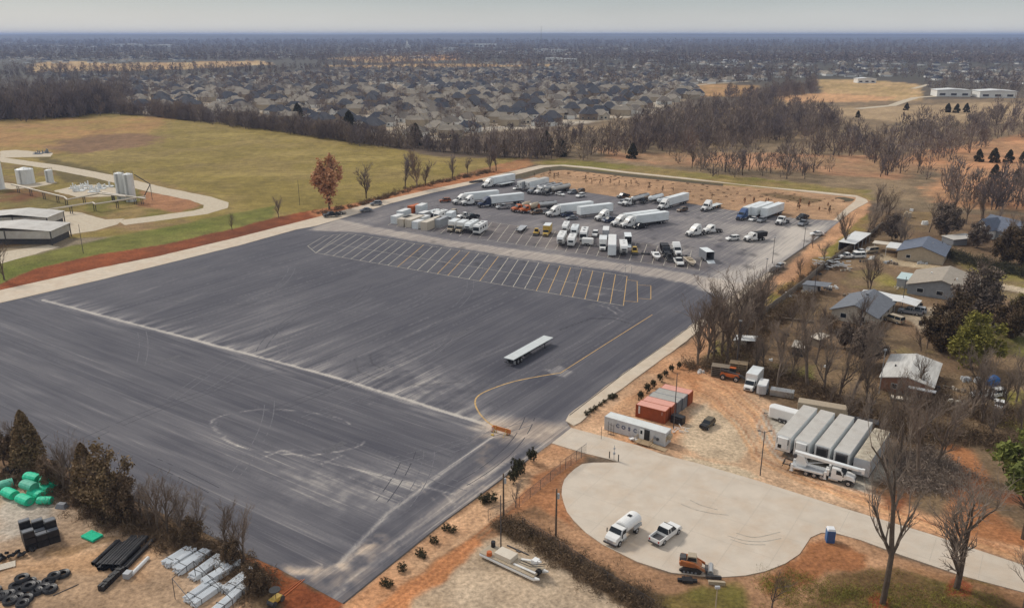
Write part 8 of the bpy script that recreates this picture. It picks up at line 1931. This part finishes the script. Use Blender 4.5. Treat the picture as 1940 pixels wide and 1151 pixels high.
# saplings on the planted island
def sap():
    v, f = leaf_cloud(5, 110, cone_pts(2.6, .75, .1), .16); o = empty('sapling'); link('foliage', np_mesh('foliage', v, f, L_BRUSH), o); MB().tube((0, 0, 0), (0, 0, 2.2), .05, .03, 4).build('stem', M_BARKD, o); return o
def grass_tuft():
    v, f = leaf_cloud(6, 60, blob_pts(.35, .8, .0), .14); return link('grass_tuft', np_mesh('grass_tuft', v, f, L_BRUSH))
rg = random.Random(44); isl = GP(ISL); cnt = 0
for row in range(9):
    for k in range(26):
        t = k / 25 + rg.uniform(-.012, .012); a, b = lerp(G(1010, 336), G(1560, 412), t), lerp(G(1075, 324), G(1615, 378), t); p = lerp(a, b, row / 8 * .9 + .05 + rg.uniform(-.02, .02))
        if rg.random() < .45: continue
        if k > 17 and row < 5 and rg.random() < .45: inst('sapd', mk_leafy(33, 2.6, .6, 160, .16, L_RUST, 'cone', 'sapling', True, .1), (*p, 0), rg.uniform(0, 6), 'young rusty conifer on the dirt island right of the box trailers', 'sapling', 'rusty conifers on the dirt island', rg.uniform(.7, 1.1))
        elif row < 3 and rg.random() < .6: inst('sap', sap, (*p, 0), rg.uniform(0, 6), 'thin planted sapling on the dirt island near the trucks', 'sapling', 'saplings on the dirt island', rg.uniform(.8, 1.5))
        else: inst('tuft', grass_tuft, (*p, 0), rg.uniform(0, 6), 'dark grass tuft in the planting rows of the dirt island', 'grass tuft', 'grass tufts on the dirt island', rg.uniform(.7, 1.3))
# low planted shrubs
SHR = mk_leafy(41, 1.5, .95, 900, .1, L_SHRUB, 'blob', 'shrub', False, .0); SHC = mk_leafy(42, 2.6, .85, 1400, .11, L_SHRUB, 'blob', 'shrub', False, .0)
for i, (px, py, s) in enumerate(((1213, 757, .85), (1226, 743, .9), (1237, 734, .8), (1250, 723, .85), (1261, 714, .75), (1272, 704, .75), (1286, 698, .7))): tree('shc', SHC, px, py, 2.6, 0, 'dark round shrub in the row behind the red containers', 'shrub', 'shrubs behind the red containers', sc=s)
for px, py, s in ((1112, 786, .75), (1120, 780, .7), (1128, 775, .7), (1138, 768, .6), (1145, 762, .55), (1158, 755, .9), (1165, 753, .7)): tree('shr', SHR, px, py, 1.5, 0, 'low dark shrub spilling over the concrete strip above the pale container', 'shrub', 'low shrubs on the concrete strip', sc=s)
for px, py, s, lb in ((1008, 875, 1.15, 'upright dark shrub nearest the driveway'), (978, 893, 1.1, 'upright shrub in the cluster of four, top left'), (986, 894, 1.0, 'upright shrub in the cluster of four, top right'), (982, 905, 1.1, 'upright shrub in the cluster of four, lower right'), (970, 914, .95, 'upright shrub in the cluster of four, lower left')): tree('shc', SHC, px, py, 2.6, 0, lb, 'shrub', 'upright shrubs on the clay bank', sc=s)
for px, py, s, lb in ((918, 952, 1.2, 'low spreading shrub, left half of the pair at the lot edge'), (930, 950, 1.2, 'low spreading shrub, right half of the pair at the lot edge'), (845, 1003, .75, 'small low shrub left of a pair along the lot edge'), (858, 1007, .75, 'small low shrub right of a pair along the lot edge'), (822, 1028, .8, 'single low shrub midway along the lot edge'), (795, 1050, .75, 'low shrub left of two touching ones'), (802, 1056, .7, 'low shrub right of two touching ones'), (762, 1080, .85, 'low shrub near the bottom of the lot edge'), (728, 1106, .7, 'lowest shrub but one along the lot edge'), (738, 1110, .7, 'lowest shrub along the lot edge')): tree('shr', SHR, px, py, 1.5, 0, lb, 'shrub', 'low shrubs along the lot edge', sc=s)
tree('bt_mid3', BT['mid3'][0], 977, 960, 14, 905, 'leafless sapling standing in the clay beside the upright shrubs')
# brush (uncountable brambles)
def brush(name, line, w, n, h, size, m, label, seed, twig=True):
    pts = GP(line); rg = np.random.default_rng(seed); seg = np.array([math.dist(a, b) for a, b in zip(pts[:-1], pts[1:])]); cum = np.cumsum(seg) / seg.sum()
    k = n // 60 + 1; t = rg.uniform(0, 1, k); idx = np.searchsorted(cum, t); c = []
    for tt, i in zip(t, idx):
        a = pts[i]; b = pts[i + 1]; u = rg.uniform(); d = math.dist(a, b) or 1; o = rg.normal() * w * .45; c.append((a[0] + (b[0] - a[0]) * u - (b[1] - a[1]) / d * o, a[1] + (b[1] - a[1]) * u + (b[0] - a[0]) / d * o, rg.uniform(.4, 1.0)))
    c = np.array(c); j = rg.integers(0, k, n); p = np.stack([c[j, 0] + rg.normal(0, w * .16, n), c[j, 1] + rg.normal(0, w * .16, n), np.abs(rg.normal(0, .5, n)) * h * c[j, 2] + .03], 1)
    s = size * rg.uniform(.5, 1.5, (n, 1)); a = rg.normal(size=(n, 3)); a[:, 2] = np.abs(a[:, 2]) * 1.2; a /= np.linalg.norm(a, axis=1)[:, None]; b = rg.normal(size=(n, 3)); b /= np.linalg.norm(b, axis=1)[:, None]
    v = np.stack([p - a * s, p + b * s * .16, p + a * s * 1.3, p - b * s * .16], 1).reshape(-1, 3); f = (np.arange(n) * 4)[:, None] + np.arange(4)[None, :]
    v[:, 2] = np.maximum(v[:, 2], .01)
    return tag(link(name, np_mesh(name, v, f, m)), label, 'brush', kind='stuff')
brush('brush', [(0, 905), (110, 915), (200, 975), (270, 1000), (380, 1040), (470, 1090), (500, 1130)], 3.4, 26000, 1.6, .30, L_BRUSH, 'tangled brown brush along the lower left lot edge', 1)
brush('brush', [(935, 990), (985, 1005), (1060, 1055), (1150, 1110), (1260, 1160)], 2.6, 22000, 1.6, .22, L_BRUSH, 'tangled brambles over the fence below the turning circle', 2)
brush('brush', [(1390, 700), (1480, 715), (1560, 755), (1650, 790), (1720, 830), (1800, 820), (1940, 850)], 5, 30000, 2.0, .34, L_BRUSH, 'brown brush behind the long trailers', 3)
brush('brush', [(1300, 700), (1370, 690), (1400, 670), (1440, 625), (1500, 590), (1540, 560)], 4, 24000, 2.6, .34, L_BRUSH, 'dense brush in the tree clump by the fence', 4)
brush('brush', [(1660, 860), (1720, 870), (1800, 880), (1760, 930), (1700, 900)], 6, 16000, 1.2, .3, M_TWIG, 'grey heap of cut branches right of the long trailers', 5)
brush('brush', [(1480, 560), (1540, 520), (1600, 480), (1660, 440), (1690, 410)], 2.2, 14000, 1.6, .34, L_BRUSH, 'rough weeds along the board fence', 6)
brush('brush', [(1780, 480), (1850, 500), (1940, 520), (1990, 530)], 5, 14000, 2.8, .45, L_DARK, 'dark hedge above the far lawn', 7)
brush('brush', [(1640, 600), (1660, 640), (1600, 640), (1560, 600)], 3, 9000, 1.8, .3, L_BRUSH, 'brush before the grey shingled house', 8)
brush('brush', [(600, 405), (700, 383), (790, 355), (860, 340), (930, 325)], 3.5, 12000, 1.6, .4, L_BRUSH, 'rough weeds at the foot of the field edge trees', 9)
brush('brush', [(1700, 700), (1760, 760), (1850, 790), (1940, 790)], 7, 18000, 1.4, .34, L_BRUSH, 'brown undergrowth around the brick house', 10)
brush('brush', [(1440, 1110), (1600, 1130), (1750, 1130), (1900, 1170)], 4, 16000, .5, .16, L_GREEN, 'green ground weeds under the bottom right trees', 11)
# hedge lines and woods in the distance
def far_tree(seed, H, n, R=None, twig=.5):
    g = np.random.default_rng(seed); R = R or H * .36; a = g.uniform(0, 2 * np.pi, n); t = g.uniform(.12, 1, n); rr = R * np.sqrt(g.uniform(0, 1, n)) * np.sin(np.pi * np.clip(t, .1, .97)) ** .6
    p = np.stack([rr * np.cos(a), rr * np.sin(a), H * t], 1); d = np.stack([np.cos(a) * .5, np.sin(a) * .5, np.full(n, 1.2)], 1) + g.normal(0, .35, (n, 3)); d /= np.linalg.norm(d, axis=1)[:, None]
    w = np.cross(d, g.normal(size=(n, 3))); w /= np.linalg.norm(w, axis=1)[:, None]; s = H * .13 * g.uniform(.6, 1.4, (n, 1)); wd = H * .014 * twig * 2
    v = np.stack([p - d * s * .6 - w * wd, p - d * s * .6 + w * wd, p + d * s], 1).reshape(-1, 3); v[:, 2] = np.maximum(v[:, 2], .02)
    tr = np.array([[-.02 * H, 0, 0], [.02 * H, 0, 0], [0, 0, H * .8], [0, -.02 * H, 0], [0, .02 * H, 0], [0, 0, H * .8]]); v = np.concatenate([v, tr]); f = np.arange(len(v)).reshape(-1, 3)
    return v, f, np.full(len(f), seed % 4)
WM = [M_PURP, M_PURP2, M_TWIG, barkm('darker_twigs', A(108, 96, 92))]
FT = [far_tree(500 + i, 11 + (i % 3) * 2, 120) for i in range(8)]; FS = [far_tree(600 + i, 10 + (i % 3) * 2, 34, twig=1.6) for i in range(8)]; FX = [far_tree(700 + i, 12 + (i % 3) * 2, 12, R=6.5, twig=4.0) for i in range(8)]; FB = [far_tree(800 + i, 4.5, 70, R=2.6, twig=2.0) for i in range(4)]
_mesh_ft = {}
def ft_mk(i, protos=FT):
    def f(): v, fc, mi = protos[i]; o = link('leafless_tree', np_mesh('leafless_tree', v, fc, WM[mi[0]])); return o
    return f
# individual trees of the wood and the tree belts
GW2 = 'leafless trees of the woods behind the lot'; rg = random.Random(61); ind = []
for poly, n, sd, wh in (([(1170, 262), (1230, 232), (1330, 206), (1440, 196), (1560, 214), (1600, 250), (1500, 262), (1400, 278), (1300, 300), (1200, 290)], 110, 1, 'in the purple grey wood behind the lot'), ([(860, 285), (900, 272), (960, 264), (1060, 262), (1180, 262), (1200, 296), (1060, 300), (960, 296), (900, 304)], 60, 2, 'in the belt behind the left lot corner'),
        ([(1230, 318), (1300, 322), (1340, 335), (1500, 340), (1640, 345), (1560, 318), (1400, 308), (1260, 300)], 26, 3, 'on the rough grass behind the dirt island'), ([(1560, 262), (1700, 250), (1940, 210), (1940, 262), (1800, 300), (1740, 330), (1660, 340), (1620, 300), (1500, 290)], 66, 4, 'scattered on the orange meadow at the right'), ([(1740, 330), (1800, 390), (1880, 400), (1940, 400), (1940, 372), (1820, 372), (1780, 350)], 30, 5, 'behind the far yards on the right')):
    for x, y in scatter(poly, n, sd): ind.append((x, y, wh))
for i, (x, y, wh) in enumerate(ind):
    big = rg.uniform(.8, 1.35) * (.75 if 'singly' in wh else 1)
    sz = 'tall ' if big > 1.17 else 'low ' if big < .98 else 'middling '
    if i % 4 == 0: k = 'back%d' % (i % 5); inst('bt_' + k, BT[k][0], (x, y, 0), rg.uniform(0, 6), sz + 'branching bare tree ' + wh, 'tree', GW2, big * .85)
    else: inst('ft%d' % (i % 8), ft_mk(i % 8), (x, y, 0), rg.uniform(0, 6), sz + 'twiggy bare tree ' + wh, 'tree', GW2, big)
def woods(name, items, label): 
    V_, F_, Mi_ = items; return tag(link(name, np_mesh(name, V_, F_, WM, Mi_)), label, 'woods', kind='stuff')
it = []
def along(line, n, w, s0, s1, protos, seed):
    rg = random.Random(seed); pts = GP(line); seg = [math.dist(a, b) for a, b in zip(pts[:-1], pts[1:])]; tot = sum(seg)
    for _ in range(n):
        t = rg.uniform(0, tot); i = 0
        while t > seg[i] and i < len(seg) - 1: t -= seg[i]; i += 1
        u = min(1, t / seg[i]); a, b = pts[i], pts[i + 1]; it.append((rg.randrange(len(protos)), a[0] + (b[0] - a[0]) * u + rg.gauss(0, w), a[1] + (b[1] - a[1]) * u + rg.gauss(0, w), rg.uniform(0, 6), rg.uniform(s0, s1)))
along([(190, 214), (300, 219), (430, 236), (560, 252), (700, 276), (780, 280)], 330, 4, .55, 1.0, FT, 1); along([(190, 212), (430, 232), (700, 272), (870, 290), (1000, 300), (1100, 300)], 260, 3, .6, 1.1, FT, 2)
along([(-60, 226), (60, 224), (170, 216), (190, 205)], 240, 14, 1.1, 1.9, FT, 3); along([(-60, 205), (150, 195), (200, 185)], 160, 25, 1.0, 1.7, FT, 4)
for poly, n, sd in (([(1170, 262), (1230, 232), (1330, 206), (1440, 196), (1560, 214), (1600, 250), (1400, 285), (1200, 290)], 420, 11), ([(1360, 184), (1460, 176), (1545, 158), (1550, 176), (1460, 196)], 130, 12), ([(1500, 290), (1700, 255), (1940, 215), (1940, 262), (1760, 310)], 90, 13), ([(200, 150), (460, 146), (700, 134), (1000, 138), (1300, 150), (1280, 190), (960, 235), (760, 240), (420, 212), (210, 200)], 430, 14), ([(-80, 140), (220, 140), (230, 185), (-80, 190)], 220, 15), ([(600, 132), (900, 128), (1100, 128), (1240, 132), (1240, 140), (900, 138), (620, 142)], 200, 16)):
    rg = random.Random(sd); it += [(rg.randrange(8), x, y, rg.uniform(0, 6), rg.uniform(.7, 1.15)) for x, y in scatter(poly, n, sd)]
woods('wood', far_mesh('w', FT, it, ''), 'hedges and leafless groves between the fields and the subdivision')
it = []
for poly, n, sd in (([(-200, 126), (600, 128), (640, 138), (420, 146), (190, 146), (-200, 150)], 700, 21), ([(1230, 130), (1480, 132), (1560, 146), (1460, 158), (1300, 156), (1240, 142)], 320, 22), ([(1740, 150), (2000, 146), (2300, 160), (2300, 200), (1940, 180), (1760, 172)], 260, 23), ([(600, 115), (1300, 118), (1300, 130), (600, 128)], 500, 24), ([(200, 150), (1300, 140), (1250, 165), (220, 170)], 420, 25), ([(1940, 210), (2300, 200), (2400, 330), (1960, 290)], 200, 26), ([(1330, 118), (1960, 112), (2200, 130), (2200, 165), (1940, 166), (1740, 150), (1560, 146)], 650, 27)):
    rg = random.Random(sd); it += [(rg.randrange(8), x, y, rg.uniform(0, 6), rg.uniform(.7, 1.2)) for x, y in scatter(poly, n, sd)]
woods('wood', far_mesh('w', FS, it, ''), 'hazy leafless trees around the farther houses')
it = []
for poly, n, sd in (([(-300, 98), (2300, 98), (2300, 118), (-300, 114)], 5200, 31), ([(-300, 84), (2300, 84), (2300, 99), (-300, 99)], 5200, 32), ([(-300, 77), (2300, 77), (2300, 85), (-300, 85)], 4200, 33), ([(1100, 108), (2300, 110), (2300, 122), (1250, 122)], 1000, 34)):
    rg = random.Random(sd); it += [(rg.randrange(8), x, y, rg.uniform(0, 6), rg.uniform(.8, 1.3) * (1 if sd < 32 or sd == 34 else 1.35 if sd == 32 else 2.2)) for x, y in scatter(poly, n, sd)]
woods('wood', far_mesh('w', FX, it, ''), 'blue hazed forest stretching to the horizon')
# low wooded ridges on the horizon
def ridge(y0, hmax, seed, wave):
    xs = np.linspace(-1.1 * y0, 1.1 * y0, 260); ds = np.linspace(0, 1, 7); XX, DD = np.meshgrid(xs, ds); hh = np.sin(np.pi * DD) * hmax * (.35 + .65 * fbm(XX, XX * 0 + seed, wave, seed, 4)) ; 
    v = np.stack([XX.ravel(), (y0 + DD * y0 * .18).ravel(), hh.ravel() + .5], 1); r_, c_ = np.meshgrid(np.arange(6), np.arange(259), indexing='ij'); i = (r_ * 260 + c_).ravel()
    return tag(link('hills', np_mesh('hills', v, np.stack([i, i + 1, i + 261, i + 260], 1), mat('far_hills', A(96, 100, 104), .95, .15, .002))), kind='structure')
ridge(9000, 82, 3, 5200); ridge(12500, 98, 9, 9000)
# ---------------- haze ----------------
hz = MB().box(-26000, 26000, -300, 27000, -1.0, 106.0).build('haze', bpy.data.materials.new('haze')); tag(hz, kind='stuff'); m = hz.data.materials[0]; m.use_nodes = True; n = m.node_tree.nodes; n.clear()
o = n.new('ShaderNodeOutputMaterial'); p = n.new('ShaderNodeVolumePrincipled'); p.inputs['Color'].default_value = (0.50, 0.62, 0.95, 1); p.inputs['Density'].default_value = 0.000085; p.inputs['Anisotropy'].default_value = 0.1
m.node_tree.links.new(p.outputs[0], o.inputs['Volume'])
hz['label'] = 'thin blue haze over the plain'; hz['category'] = 'haze'
# distinct labels for look-alikes that stand in small sets: their order from the left
bpy.context.view_layer.update()
ORD = 'first second third fourth fifth sixth seventh eighth ninth tenth eleventh twelfth thirteenth fourteenth fifteenth sixteenth seventeenth eighteenth nineteenth twentieth'.split() + ['%dth' % i if i % 10 not in (1, 2, 3) else '%d%s' % (i, ' st nd rd'.split(' ')[i % 10]) for i in range(21, 41)]
sets = {}
for ob in C.objects:
    if ob.parent is None and 'label' in ob and 'group' in ob: sets.setdefault((ob['group'], ob['label']), []).append(ob)
for (g_, l_), obs in sets.items():
    if 1 < len(obs) <= 40 and len(l_.split()) <= 13:
        obs.sort(key=lambda q: PJ(q.location[0], max(q.location[1], 20), q.location[2])[0])
        for i, ob in enumerate(obs): ob['label'] = l_ + ', %s from left' % ORD[i]
